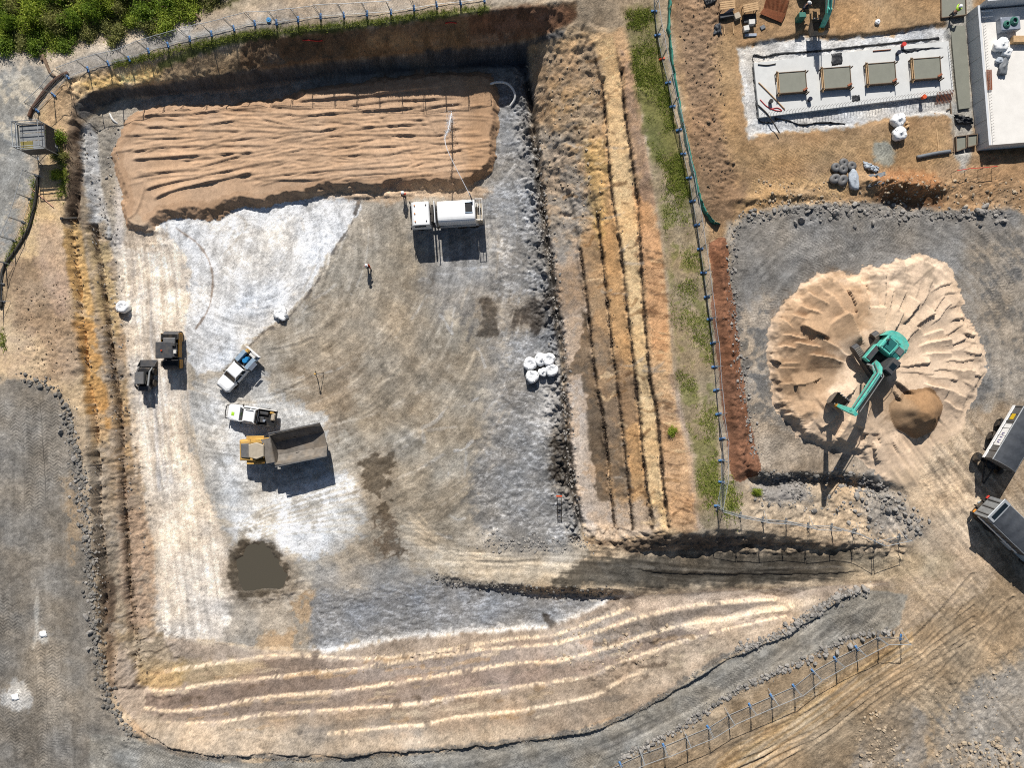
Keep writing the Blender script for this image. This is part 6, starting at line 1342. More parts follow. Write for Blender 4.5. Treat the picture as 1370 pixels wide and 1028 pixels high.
def fence(feet, label, blue=True, brace=True, odd=(), orange=()):
    g = [on_ground(u, v) for u, v in feet]; t = empty('mesh_fence', g[0], 0, label, 'fence')
    def child(nm, me, loc, rot):
        o = bpy.data.objects.new(nm, me); COL.objects.link(o); o.parent = t; o.location = Vector(loc)-g[0]; o.rotation_euler = rot; return o
    for i, a in enumerate(g):
        b_ = g[min(i+1, len(g)-1)]; a_ = g[max(i-1, 0)]; an = math.atan2(b_.y-a_.y, b_.x-a_.x)
        f_ = child('foot_block', FOOTO if i in orange else FOOT if blue and i not in odd else FOOTG, a, (0, 0, an+random.uniform(-.12, .12)))
        child('clamp', CLAMP, a, (0, 0, an))
        if i < len(g)-1:
            d = g[i+1]-a; L = math.hypot(d.x, d.y)
            o = child('panel', panel_mesh(L), a, (random.uniform(-.02, .02), -math.atan2(d.z, L), math.atan2(d.y, d.x))); o.scale = (L/round(L, 1), 1, 1)
        if brace and i % 2 == 0:
            m = MB(); nx, ny = -math.sin(an), math.cos(an); q = a-g[0]
            m.tube([(q.x, q.y, q.z+1.5), (q.x+nx*.9, q.y+ny*.9, q.z+.1)], .022, 5); m.obj('brace', 'galv', t)
    return t
fence([(u, v) for (u, v, z) in FENCE_TOP[:22]], 'mesh fence with blue feet along the top edge of the cut')
fence([(874,-17),(875,15),(879.5,47),(885.4,79),(893.6,110.7),(899.4,142.5),(908,174),(913.8,206),(921.4,238),(926.3,269),(932,301),(936.5,333),(941,365),(945.5,397),(949.3,427),(953.7,459),(955.7,491),(958,522),(961,554),(966,587),(965,616),(965,645),(959,677)], 'long mesh fence with blue feet between grass strip and mulch', orange=(3,))
fence([(959.5,680),(990,689),(1020,695),(1051,697),(1081,703),(1112,704),(1141,711),(1170,725),(1203,718)], 'mesh fence with grey feet above the dark ramp', blue=False)
fence([(800,1036),(830,1023),(858,1009.5),(888,998.6),(918,986),(947.6,974),(974.6,957),(1003,944.6),(1032,932),(1062,919),(1087.6,898.6),(1117,882),(1145.7,867.6),(1174,852.7),(1204.6,852.7)], 'mesh fence with pale blue feet beside the haul road', odd=(2, 4, 6, 13))
fence([(50,235),(41,266),(31,297),(19,322),(8,352),(3,380),(4,404)], 'mesh fence with grey feet at the left edge below the tower', blue=False)
def ground_tube(name, path, r, mat, label, cat, dz=0.0, n=8, flat=1.0, wob=0.0):
    pts = []; rr = random.Random(len(path)*7)
    for (u, v) in cr(path, 8): q = on_ground(u+rr.gauss(0, wob), v+rr.gauss(0, wob), r*.6+dz); pts.append(tuple(q))
    m = MB(); m.tube(pts, r, n); return tag(m.obj(name, mat, None, True), label, cat)
ground_tube('sediment_sock', [(92,98),(80,104),(66,116),(54,132),(44,147),(40,157)], .2, 'sock', 'dark brown sediment sock curving along the fence above the tower', 'sediment sock')
ground_tube('sediment_sock', [(51,238),(50,255),(46,280),(38,308),(22,335),(6,358),(1,385),(2,412)], .16, 'sock_dark', 'dark sediment sock curving down the left edge below the tower', 'sediment sock')
def silt_fence():
    pth = cr([(897,-20),(896,6),(895,40),(899,80),(905,122),(914,170),(923,212),(932,252),(941,280),(953,297),(958,300)], 8); rr = random.Random(2); m = MB(); rows = []
    for i, (u, v) in enumerate(pth):
        q = on_ground(u, v); k = i/len(pth); w = .16+.05*math.sin(i*.9)+(.28*max(0, (k-.86)/.14)); sag = rr.gauss(0, .03)
        rows.append([(q.x-w+sag, q.y, q.z+.02), (q.x-w*.5+sag, q.y, q.z+.35), (q.x+w*.1+sag, q.y, q.z+.62+rr.gauss(0, .03)), (q.x+w*.6+sag, q.y, q.z+.3), (q.x+w+sag, q.y, q.z+.02)])
    m.loft(rows); t = m.obj('silt_fence', 'silt_cloth', None, True); tag(t, 'teal silt fence cloth snaking down beside the long mesh fence', 'silt fence')
    for (u, v) in pth[2::8]:
        q = on_ground(u, v); m = MB(); m.box((q.x-.05, q.y, q.z+.4), (.06, .06, .85)); m.obj('stake', 'timber', t)
silt_fence()

# ------------------------------------------------------------------ pipes, ladder, puddle
def pipe(name, pts, r, mat, label):
    m = MB(); m.tube(cr([tuple(P(u, v, z)) for u, v, z in pts], 8), r, 10); return tag(m.obj(name, mat, None, True), label, 'pipe')
pipe('drain_pipe', [(651,114,-5.2),(664,110,-4.9),(677,111,-4.9),(686,119,-5.1),(689,131,-5.4),(682,143,-5.85)], .13, 'pvc', 'bent white pipe in the shaded corner beyond the sand bed')
pipe('drain_pipe', [(147,152,-5.1),(151,160,-5.0),(157,165,-5.2),(162,168,-5.6)], .11, 'pvc', 'short white pipe at the upper left of the sand bed')
def ladder():
    a = P(748, 664, -4.6); b = P(749, 699, -5.95); t = empty('ladder', (b.x, b.y, b.z), 0, 'dark ladder with orange top leaning at the toe of the bank', 'ladder')
    for s in (-.22, .22):
        m = MB(); m.tube([(s, 0, 0.1), (a.x-b.x+s, a.y-b.y, a.z-b.z)], .045, 5); m.obj('rail', 'chassis', t)
    for k in range(9):
        f = (k+.5)/9; m = MB(); m.tube([((a.x-b.x)*f-.22, (a.y-b.y)*f, (a.z-b.z)*f+.07), ((a.x-b.x)*f+.22, (a.y-b.y)*f, (a.z-b.z)*f+.07)], .035, 5); m.obj('rung', 'chassis', t)
    m = MB(); m.box((a.x-b.x, a.y-b.y, a.z-b.z+.05), (.62, .14, .1)); m.obj('top_cap', 'hivis_orange', t)
ladder()
def puddle():
    m, n, l, b = nodes_of('muddy_water'); b.inputs['Base Color'].default_value = (*alb((90, 84, 72)), 1); b.inputs['Roughness'].default_value = .1; b.inputs['Specular IOR Level'].default_value = .35
    nz = n.new('ShaderNodeTexNoise'); nz.inputs['Scale'].default_value = 2.0; bp = n.new('ShaderNodeBump'); bp.inputs['Strength'].default_value = .05; l.new(nz.outputs['Fac'], bp.inputs['Height']); l.new(bp.outputs[0], b.inputs['Normal'])
    z = POND_Z-.03; pts = [P(347+46*math.cos(a), 761+42*math.sin(a), z) for a in np.linspace(0, 6.2, 30)]
    mb = MB(); mb.add([tuple(p) for p in pts], [tuple(range(len(pts)))]); tag(mb.obj('puddle', m), None, None, None, 'structure')
puddle()

# ------------------------------------------------------------------ footing slab with four plinths
def poly_slab(name, px, z0, z1, mat, parent=None, base=Vector((0, 0, 0))):
    m = MB(); top = [P(u, v, z1)-base for u, v in px]; m.loft([[(p.x, p.y, z0-base.z) for p in top], [(p.x, p.y, z1-base.z) for p in top]]); return m.obj(name, mat, parent)
SZ = SLABZ
def slab():
    px = [(1008.5,84),(1016,157),(1276,124),(1269,54.5)]; b0 = P(1140, 105, SZ); t = empty('footing_slab', b0, 0, 'white concrete footing slab carrying four wet plinths', 'concrete slab')
    poly_slab('slab', px, SZ-.1, SZ+.42, 'concrete', t, b0)
    a, b_ = P(1016, 156, SZ+.42)-b0, P(1276, 123, SZ+.42)-b0
    for k in range(62):
        f = (k+.5)/62; q = a.lerp(b_, f); m = MB(); m.tube([(q.x, q.y+.14, q.z-.02), (q.x, q.y+.14, q.z+.62)], .017, 5); m.obj('starter_bar', 'rebar', t)
    a, b_ = P(1269, 60, SZ+.42)-b0, P(1275, 118, SZ+.42)-b0
    for k in range(14):
        f = (k+.5)/14; q = a.lerp(b_, f); m = MB(); m.tube([(q.x-.1, q.y, q.z-.02), (q.x-.1, q.y, q.z+.6)], .017, 5); m.obj('starter_bar', 'rebar', t)
    return t
slab()
for k, (u, v, lb) in enumerate(((1060.5, 109.5, 'leftmost of the four wet concrete plinths in timber forms'), (1120, 103.5, 'second from left of the four wet concrete plinths'), (1180, 97.5, 'third from left of the four wet concrete plinths'), (1240.5, 91, 'rightmost of the four wet concrete plinths in timber forms'))):
    z = SZ+.42; p = P(u, v, z+.5); t = empty('plinth_form', (p.x, p.y, z), .075, lb, 'plinth', 'plinths on the footing slab'); L, W, hh = 2.72, 2.05, .52
    m = MB(); m.box((0, 0, hh/2), (L-.1, W-.1, hh-.10)); m.obj('wet_concrete', 'concrete_wet', t)
    for sx in (-1, 1):
        m = MB(); m.box((sx*L/2, 0, hh/2), (.06, W+.2, hh)); m.obj('form_board', 'timber' if sx < 0 else 'timber_dark', t)
        m = MB(); m.box((0, sx*W/2, hh/2), (L+.16, .06, hh)); m.obj('form_board', 'timber_dark', t)
    m = MB(); m.box((-L/2-.12, -.05, .4), (.08, W+.5, .1)); m.obj('waler', 'timber', t)
    for x, y in ((-L/2-.16, W/2), (L/2+.16, W/2-.1), (-L/2-.16, -W/2), (L/2+.1, -W/2-.15)):
        m = MB(); m.box((x, y, .35), (.09, .09, .75)); m.obj('stake', 'timber_dark', t)
    m = MB(); m.box((L/2-.2, -W/2+.18, .6), (.5, .22, .1), rz=.5, b=.03); m.obj('corner_tie', 'rebar_red', t)
def loose(name, u, v, dims, mat, label, cat, rz=0.0, dz=0.0, b=.03, z=None, group=None):
    if z is None: p = on_ground(u, v, dz)
    else: p = P(u, v, z)
    m = MB(); m.box((0, 0, dims[2]/2), dims, b=b); return tag(m.obj(name, mat, None, False, p, rz), label, cat, group)
def sheet(name, px, mat, label, cat, z=None, seed=1, amp=.06, n=10, dz=.05):
    """crumpled sheet over a quad of image points"""
    rr = random.Random(seed); m = MB(); vs = []; fs = []; q = [on_ground(u, v, dz) if z is None else P(u, v, z) for u, v in px]
    for i in range(n):
        for j in range(n):
            s, t = i/(n-1), j/(n-1); p = (q[0]*(1-s)+q[1]*s)*(1-t)+(q[3]*(1-s)+q[2]*s)*t; e = 1 if 0 < i < n-1 and 0 < j < n-1 else .4
            vs.append((p.x+rr.gauss(0, .03), p.y+rr.gauss(0, .03), p.z+abs(rr.gauss(0, amp))*e))
    for i in range(n-1):
        for j in range(n-1): a = i*n+j; fs.append((a, a+1, a+n+1, a+n))
    m.add(vs, fs); o = m.obj(name, mat, None, True); md = o.modifiers.new('thick', 'SOLIDIFY'); md.thickness = .02; return tag(o, label, cat)
zt = SZ+.425
sheet('plastic_mat', [(1112,72),(1126,70),(1127,85),(1113,88)], 'tarp_black', 'black plastic mat lying on the slab above the second plinth', 'mat', zt, 3, .04)
sheet('plastic_mat', [(1139,128),(1150,127),(1151,135),(1140,136)], 'tarp_black', 'small grey mat at the slab edge below the second plinth', 'mat', zt, 4, .03)
sheet('plastic_sheet', [(1262,63),(1233,66),(1212,71),(1205,66)], 'tarp', 'grey plastic scrap on the slab near the top right corner', 'plastic sheet', zt, 5, .05)
def line_on(name, px, z, r, mat, label, cat, n=6):
    m = MB(); m.tube(cr([tuple(P(u, v, z)) for u, v in px], 6), r, n); return tag(m.obj(name, mat, None, True), label, cat)
line_on('timber_batten', [(1015,110),(1033,128),(1050,146)], zt+.06, .05, 'timber', 'long timber batten lying diagonally on the slab', 'timber')
line_on('red_hose', [(1017,133),(1026,142),(1036,147),(1046,148),(1040,144),(1030,146)], zt+.04, .035, 'tape_red', 'tangled red hose on the slab at lower left', 'hose')
line_on('form_bar', [(1014,86),(1026,87),(1038,85)], zt+.05, .05, 'chassis', 'dark bar lying at the upper left of the slab', 'bar')
line_on('red_pipe', [(1168,68),(1180,67),(1192,66)], zt+.05, .05, 'rust', 'rusty red pipe lying along the slab top edge', 'pipe')
line_on('prop', [(1014,140),(1028,154),(1043,178)], SZ+.5, .06, 'chassis', 'dark diagonal prop across the slab lower left corner', 'prop')
for k, (u, v, mt, lb) in enumerate(((1030,137,'black_plastic','small black can standing on the slab at left'),(1082,134,'navy','dark blue tub at the slab edge below the first plinth'),(1200,72,'navy','dark blue tub beside the red pipe on the slab'),(1234,131,'hivis_orange','bright orange tub on the lower slab edge'),(1207,61,'tape_red','red fuel can at the slab top edge'))):
    p = P(u, v, zt); m = MB(); m.cyl((0, 0, 0), (0, 0, .38), .17, .2, 12); m.cyl((0, 0, .38), (0, 0, .40), .22, .22, 12); o = m.obj('tub', mt, None, False, p); tag(o, lb, 'tub')
def plastic_edge(px, label, seed, z, w=.22):
    rr = random.Random(seed); m = MB(); rows = []
    for (u, v) in cr(px, 9):
        p = P(u, v, z); ww = w*rr.uniform(.5, 1.3); rows.append([(p.x+rr.gauss(0, .03), p.y-ww, z), (p.x, p.y-ww*.3, z+.05+abs(rr.gauss(0, .1))), (p.x, p.y+ww*.4, z+.03+abs(rr.gauss(0, .07))), (p.x, p.y+ww, z)])
    m.loft(rows); tag(m.obj('plastic_membrane', 'tarp_black', None, True), label, 'plastic sheet')
plastic_edge([(1007,86),(1008,74),(1022,76),(1040,72),(1070,70),(1095,68),(1140,63),(1180,59),(1215,55),(1256,51)], 'black plastic membrane edge along the top of the slab', 3, SZ+.02, .13)
plastic_edge([(1006,90),(1008,110),(1011,135),(1014,160),(1030,164),(1040,160)], 'black plastic membrane edge along the left of the slab', 4, SZ+.02, .08)
plastic_edge([(1036,158),(1056,162),(1072,167),(1100,164),(1130,166)], 'black plastic membrane strip below the slab', 5, SZ+.02, .1)
# wet concrete strip between slab and building, pads and forms
def pad(px, z0, z1, label, board=True):
    c = P(sum(p[0] for p in px)/len(px), sum(p[1] for p in px)/len(px), z0); t = empty('concrete_pad', c, 0, label, 'concrete pad')
    poly_slab('wet_concrete', px, z0-.1, z1, 'concrete_wet', t, c)
    if board:
        for a, b_ in zip(px, px[1:]+px[:1]):
            p, q = P(*a, z1)-c, P(*b_, z1)-c; d = q-p; m = MB(); m.box(((p.x+q.x)/2, (p.y+q.y)/2, (p.z+z0-c.z)/2+.05), (math.hypot(d.x, d.y), .07, p.z+.15), rz=math.atan2(d.y, d.x)); m.obj('form_board', 'timber_dark', t)
    return t
pad([(1272,34),(1275,70),(1279,112),(1283,146),(1298,144),(1297,110),(1294,70),(1291,34)], SZ, SZ+.22, 'fresh grey concrete strip between the slab and the pale wall', False)
pad([(1258,-20),(1259,24),(1292,20),(1291,-20)], SZ, SZ+.35, 'wet concrete pad at the top edge beside the worker')
pad([(1278.5,183),(1279,203),(1292,198),(1292,181.5)], SZ, SZ+.4, 'left of two small wet pads below the pale wall'); pad([(1294,181),(1294,197),(1306,194),(1307,179.5)], SZ, SZ+.4, 'right of two small wet pads below the pale wall')
sheet('plastic_sheet', [(1275,153),(1300,158),(1302,166),(1280,166)], 'tarp_black', 'black plastic sheet bunched beside the pale wall', 'plastic sheet', SZ+.15, 9, .2)
for k, (a, b_, lb) in enumerate((((1250,151),(1256,209),'long pale timber plank lying on the earth near the wall'), ((1271,138),(1276,206),'long timber edge form with stakes beside the small pads'))):
    p, q = on_ground(*a, .06), on_ground(*b_, .06); m = MB(); m.tube([tuple(p), tuple(q)], .07, 4); o = tag(m.obj('timber_plank', 'timber' if k == 0 else 'timber_dark'), lb, 'timber')
    if k:
        for f in np.linspace(.1, .95, 6): r_ = p.lerp(q, f); m = MB(); m.tube([tuple(r_), (r_.x-.45, r_.y-.2, r_.z+.05)], .05, 4); m.obj('stake', 'timber_dark', o)
ground_tube('dark_pipe', [(1226,211),(1240,208),(1256,205),(1270,203)], .2, 'pipe_grey', 'dark grey pipe lying on the earth below the slab', 'pipe')

# ------------------------------------------------------------------ raised concrete deck at the right edge
def deck():
    zd = SZ+1.75; A, B = P(1308, 10, zd), P(1323, 194, zd); ax = (B-A).normalized(); t = empty('concrete_deck', (A.x, A.y, SZ), 0, 'raised pale concrete deck with parapet at the top right', 'concrete deck')
    nrm = Vector((-ax.y, ax.x, 0)); nrm = nrm if nrm.x > 0 else -nrm; W = 14.0; A0 = Vector((0, 0, 0)); L = (B-A).length
    def pt(s, w, z): q = ax*s+nrm*w; return (q.x, q.y, z)
    def slabp(s0, s1, w0, w1, z0, z1, name, mat, par=t): m = MB(); m.loft([[pt(s0, w0, z0), pt(s1, w0, z0), pt(s1, w1, z0), pt(s0, w1, z0)], [pt(s0, w0, z1), pt(s1, w0, z1), pt(s1, w1, z1), pt(s0, w1, z1)]]); return m.obj(name, mat, par)
    slabp(.22, L-.0, .2, W, -.3, 1.70, 'deck', 'deck')
    wl = slabp(-.2, L+.02, -.02, .2, -.3, 1.80, 'wall', 'wall_blue')
    for s in np.linspace(.6, L-.5, 7): slabp(s, s+.03, -.045, -.02, -.3, 1.78, 'wall_joint', 'concrete_side', wl)
    slabp(-.25, -.0, .2, W, -.3, 2.9, 'parapet', 'wall_blue')
    for k in range(46):
        s = .5+(L-.8)*k/45; q = pt(s, .42, 1.68); m = MB(); m.tube([q, (q[0], q[1], 2.1)], .016, 5); m.obj('starter_bar', 'rebar', t)
    for s in (.5, 1.05): m = MB(); m.tube([pt(s, .25, 1.95), pt(s, 1.3, 1.95)], .06, 5); m.obj('spacer_bar', 'white_paint', t)
    return zd
zd = deck()
def hose_unit():
    c = P(1352, 31, zd+.6); t = empty('pump_unit', (c.x, c.y, zd-.05), .08, 'grey pump unit with two coiled green hoses on the deck', 'pump unit')
    m = MB(); m.box((0, 0, .35), (1.9, 1.3, .7), b=.06); m.obj('housing', 'alu', t)
    for x, y, r in ((-.45, -.1, .3), (.3, .15, .36)):
        m = MB()
        for k in range(3): m.tube([(x+(r-.06*k)*math.cos(a), y+(r-.06*k)*math.sin(a)*1.1, .76+.05*k) for a in np.linspace(0, 6.28, 20)], .05, 6)
        m.obj('hose_coil', 'hose_green', t)
    for x in (-.8, .8): m = MB(); m.box((x, 0, .02), (.12, 1.2, .1)); m.obj('skid', 'chassis', t)
hose_unit()
def blob(name, u, v, z, sx, sy, sz, mat, label, cat, seed=1, rz=0.0, crumple=.1):
    m = bag_mesh(name, seed, 1.0, 1.0, False, crumple); m.v = [(x*sx, y*sy, zz*sz) for x, y, zz in m.v]; p = P(u, v, z+sz*.5); return tag(m.obj(name, mat, None, True, (p.x, p.y, z), rz), label, cat)
blob('bulk_bag', 1339, 60, zd-.05, .75, .62, .6, 'bag', 'large white bulk bag slumped on the deck', 'bulk bag', 5, .5); blob('sack', 1347, 70, zd-.05, .5, .4, .4, 'bag', 'smaller white sack beside the bulk bag on the deck', 'sack', 6, .4)
blob('grey_sack', 1342, 90, zd-.05, .42, .85, .35, 'pipe_grey', 'long grey sack lying on the deck below the white bags', 'sack', 7, -.2, .15); blob('grey_sack', 1337, 81, zd-.05, .4, .3, .3, 'bag_grey', 'small grey sack at the top of the long grey sack', 'sack', 8)
loose('timber_stack', 1362, 55, (1.6, .65, .5), 'timber', 'tan timber stack at the right edge of the deck', 'timber', 0, 0, .02, zd-.05)
m = MB()
for k in range(7): m.tube([(-.25+.08*k, -1.0, .05+.02*(k % 2)), (-.22+.08*k, 1.0, .06)], .03, 5)
tag(m.obj('rebar_bundle', 'rebar_red', None, False, P(1323, 107, zd+.02), .05), 'rusty rebar bundle lying along the deck edge', 'rebar bundle')
m = MB()
for k in range(12): q = P(1255+k*1.9, 123-.3*k, SZ+.55); m.tube([tuple(q), (q.x, q.y-1.1, SZ+.1)], .03, 4)
tag(m.obj('rebar_mat', 'rebar_red'), 'rust red rebar comb hanging off the slab corner', 'rebar mat')
def red_tape():
    q = [on_ground(u, v, .9) for u, v in ((1272,232),(1290,229),(1308,228),(1326,226))]; t = empty('tape_barrier', on_ground(1272, 232), 0, 'red safety tape strung on pegs in the deck shadow', 'barrier'); b0 = t.location.copy()
    for p in q: m = MB(); m.tube([(p.x-b0.x, p.y-b0.y, p.z-b0.z-.95), (p.x-b0.x, p.y-b0.y, p.z-b0.z+.05)], .025, 5); m.obj('peg', 'rebar', t)
    m = MB(); m.tube([tuple(p-b0) for p in q], .035, 4); m.obj('tape', 'tape_red', t)
red_tape()

# ------------------------------------------------------------------ clutter on the brown earth
for k, (u, v, lw) in enumerate(((1117,225,'upper left'),(1127.5,219,'topmost'),(1126.5,227.5,'middle'),(1138,223,'rightmost'),(1116,240,'lower left'),(1126,242,'lowest'))):
    m = MB(); n = 20; R_, r_ = .34, .25; vs = []; fs = []
    for i in range(n):
        for j in range(8):
            a, b_ = 6.2832*i/n, 6.2832*j/8; vs.append(((R_-.08+r_*math.cos(b_))*math.cos(a), (R_-.08+r_*math.cos(b_))*math.sin(a)*(1 if k < 4 else 1.25), .2+.2*math.sin(b_)))
    for i in range(n):
        for j in range(8): fs.append((i*8+j, ((i+1) % n)*8+j, ((i+1) % n)*8+(j+1) % 8, i*8+(j+1) % 8))
    m.add(vs, fs); tag(m.obj('sandbag_ring', 'grey_mid', None, True, on_ground(u, v), k*.5), '%s of six dark grey round weights below the slab' % lw, 'weight', 'dark round weights below the slab')
blob('grey_roll', 1142, 241, .35, .5, 1.05, .5, 'bag_grey', 'long pale grey sack beside the dark round weights', 'sack', 9, .15, .08)
sheet('plastic_sheet', [(1154,216),(1176,224),(1172,232),(1156,226)], 'bag_grey', 'crumpled pale plastic sheet right of the long grey sack', 'plastic sheet', None, 11, .2); sheet('plastic_sheet', [(1162,234),(1184,230),(1182,246),(1158,252)], 'pipe_grey', 'crumpled grey plastic sheet above the spoil hollow', 'plastic sheet', None, 12, .25)
def rebar_mesh(px, label, seed):
    q = [on_ground(u, v, .15) for u, v in px]; t = MB()
    for k in range(26):
        f = k/25; a, b_ = q[0].lerp(q[1], f), q[3].lerp(q[2], f); t.tube([tuple(a), tuple(b_)], .022, 4)
    for k in range(16):
        f = k/15; a, b_ = q[0].lerp(q[3], f), q[1].lerp(q[2], f); t.tube([(a.x, a.y, a.z+.03), (b_.x, b_.y, b_.z+.03)], .022, 4)
    tag(t.obj('rebar_mesh', 'rust'), label, 'rebar mesh')
rebar_mesh([(1026,-6),(1056,-2),(1050,19),(1021,11)], 'upper rusty rebar mesh sheet lying on the earth', 1); rebar_mesh([(1021,12),(1050,20),(1045,31),(1016,19)], 'lower rusty rebar mesh sheet lying on the earth', 2)
def trestle(u, v, rz, label):
    p = on_ground(u, v); t = empty('plank_trestle', p, rz, label, 'trestle')
    for k in range(4): m = MB(); m.box((0, -.3+.2*k, .75+.01*k), (1.5, .16, .05)); m.obj('plank', 'timber', t)
    for x in (-.6, .6):
        for y in (-.35, .35): m = MB(); m.box((x, y, .37), (.07, .07, .74)); m.obj('leg', 'timber_dark', t)
trestle(970, 12, .12, 'left plank trestle with tools at the top of the earth'); trestle(1001, 15, .2, 'right plank trestle at the top of the earth')
for (u, v, d, mt, rz, nm, lb, ct) in ((971,22,(1.4,.45,.35),'grey_dark',.2,'tool_case','dark tool case below the left plank trestle','tool case'),(974,17,(1.1,.3,.3),'alu',.6,'tool_bag','grey tool bag leaning on the left plank trestle','tool bag'),(985,23,(.6,.6,.4),'roof_beige',.4,'bucket_crate','beige crate between the two plank trestles','crate'),(1004,32,(.6,.5,.5),'white_dusty',.1,'white_crate','upper white crate below the right plank trestle','crate'),(997,40,(.55,.5,.45),'white_dusty',.2,'white_crate','lower white crate below the right plank trestle','crate'),
        (1004,47,(1.2,.3,.12),'alu',.03,'metal_channel','short pale metal channel near the slab blinding','channel'),(1068,27,(.7,.5,1.1),'hose_green',.05,'wheelie_bin','dark green wheelie bin beside the excavator arm','bin'),(1002,26,(1.3,.9,.3),'tarp_black',.1,'black_pallet','black covered pallet under the right trestle','pallet'),(1020,37,(.5,.4,.15),'pipe_grey',.5,'grey_block','small grey block right of the white crates','block')):
    loose(nm, u, v, d, mt, lb, ct, rz)
sheet('plastic_sheet', [(956,33),(963,31),(966,46),(954,46)], 'tarp', 'dark grey plastic sheet on the earth left of the trestles', 'plastic sheet', None, 15, .15); sheet('plastic_sheet', [(940,-6),(962,-8),(956,4),(944,8)], 'tarp_black', 'black plastic sheet at the top edge by the silt cloth', 'plastic sheet', None, 16, .12)
for (a, b_, lb) in (((968,33),(969,46),'left short timber peg board lying below the trestle'),((980,32),(981,45),'right short timber peg board lying below the trestle'),((1176,10),(1172,22),'two short timber offcuts right of the excavator arm')):
    p, q = on_ground(*a, .05), on_ground(*b_, .05); m = MB(); m.tube([tuple(p), tuple(q)], .06, 4); tag(m.obj('timber_offcut', 'timber'), lb, 'timber')
blob('white_sack', 1174, 29, hz(*P(1174, 29, .4).xy), .25, .25, .25, 'bag', 'small white sack on the brown earth above the third plinth', 'sack', 12)
for (u, v, lb) in ((20,933,'white rag in the pale patch on the gravel pad'),(58,849,'white rag on the gravel pad above the pale patch')):
    p = on_ground(u, v); sheet('rag', [(u-5, v-3), (u+4, v-5), (u+6, v+3), (u-3, v+5)], 'bag', lb, 'rag', None, int(u), .06, 6, .04)
p0, p1 = on_ground(42, 252, .1), on_ground(72, 277, .1); m = MB(); m.tube([tuple(p0), tuple(p1)], .035, 5); tag(m.obj('white_stake', 'pink'), 'thin pale pink pipe lying across the orange slope', 'pipe')
p0, p1 = on_ground(84, 293, .15), on_ground(104, 292, .15); m = MB(); m.tube([tuple(p0), tuple(p1)], .13, 6); m.box(tuple(p0), (.3, .3, .3), b=.05); tag(m.obj('dark_pipe', 'chassis'), 'short dark pipe across the head of the orange trench', 'pipe')
for (u, v, lb) in ((360,27,'round light blue lid by the top fence'),): p = on_ground(u, v, .05); m = MB(); m.cyl((0, 0, 0), (0, 0, .12), .26, .24, 14); m.cyl((0, 0, .12), (0, 0, .16), .1, .08, 10); tag(m.obj('blue_lid', 'blue', None, False, p), lb, 'lid')  # loose round lid, pale blue, lying by the fence
for (pth, lb) in (([(405,54),(415,54),(425,55),(432,54)], 'red tape strip on the shaded slope, left'), ([(596,31),(604,30),(611,31)], 'red tape strip on the shaded slope, right')):
    ground_tube('tape_strip', pth, .06, 'tape_red', lb, 'tape', .02, 4)

def tripod():
    g = on_ground(427, 501); t = empty('survey_tripod', g, .3, 'thin survey tripod with yellow head on the open floor', 'tripod')
    for k in range(3):
        a = k*2.094; m = MB(); m.tube([(.55*math.cos(a), .55*math.sin(a), 0), (.06*math.cos(a), .06*math.sin(a), 1.5)], .03, 5); m.obj('leg', 'chassis', t)
    m = MB(); m.box((0, 0, 1.62), (.2, .2, .24), b=.04); m.obj('instrument', 'yellow', t)
tripod()
# ------------------------------------------------------------------ rocks
def ico():
    t = (1+5**.5)/2; v = [(-1,t,0),(1,t,0),(-1,-t,0),(1,-t,0),(0,-1,t),(0,1,t),(0,-1,-t),(0,1,-t),(t,0,-1),(t,0,1),(-t,0,-1),(-t,0,1)]
    f = [(0,11,5),(0,5,1),(0,1,7),(0,7,10),(0,10,11),(1,5,9),(5,11,4),(11,10,2),(10,7,6),(7,1,8),(3,9,4),(3,4,2),(3,2,6),(3,6,8),(3,8,9),(4,9,5),(2,4,11),(6,2,10),(8,6,7),(9,8,1)]
    return np.array(v)/math.hypot(1, t), np.array(f)
IV, IF_ = ico()
def sub(v, f):
    v = list(map(tuple, v)); ed = {}; nf = []
    def mid(a, b):
        k = (min(a, b), max(a, b))
        if k not in ed: p = np.array(v[a])+np.array(v[b]); v.append(tuple(p/np.linalg.norm(p))); ed[k] = len(v)-1
        return ed[k]
    for a, b, c in f: x, y, z = mid(a, b), mid(b, c), mid(c, a); nf += [(a, x, z), (b, y, x), (c, z, y), (x, y, z)]
    return np.array(v), np.array(nf)
IV2, IF2 = sub(IV, IF_)
rk = np.random.default_rng(77)
def rocks(name, pts, mat, label, cat):
    """one joined mass of angular stones; pts: (x, y, size)"""
    V_, F_ = [], []; o = 0
    for (x, y, s) in pts:
        z = hz(x, y); q = IV*rk.uniform(.72, 1.25, IV.shape[0])[:, None]; q = np.sign(q)*np.abs(q)**.85; a = rk.uniform(0, 6.28); c, sn = math.cos(a), math.sin(a)
        q = q*np.array([rk.uniform(.7, 1.3), rk.uniform(.6, 1.0), rk.uniform(.45, .8)])*s; q = np.stack([q[:, 0]*c-q[:, 1]*sn, q[:, 0]*sn+q[:, 1]*c, q[:, 2]], 1)
        V_.append(q+np.array([x, y, z+s*.22])); F_.append(IF_+o); o += 12
    V_ = np.concatenate(V_); F_ = np.concatenate(F_); me = bpy.data.meshes.new(name); me.from_pydata(V_.tolist(), [], F_.tolist()); me.materials.append(M[mat])
    ob = bpy.data.objects.new(name, me); COL.objects.link(ob); return tag(ob, label, cat, None, 'stuff')
rr6 = random.Random(15)
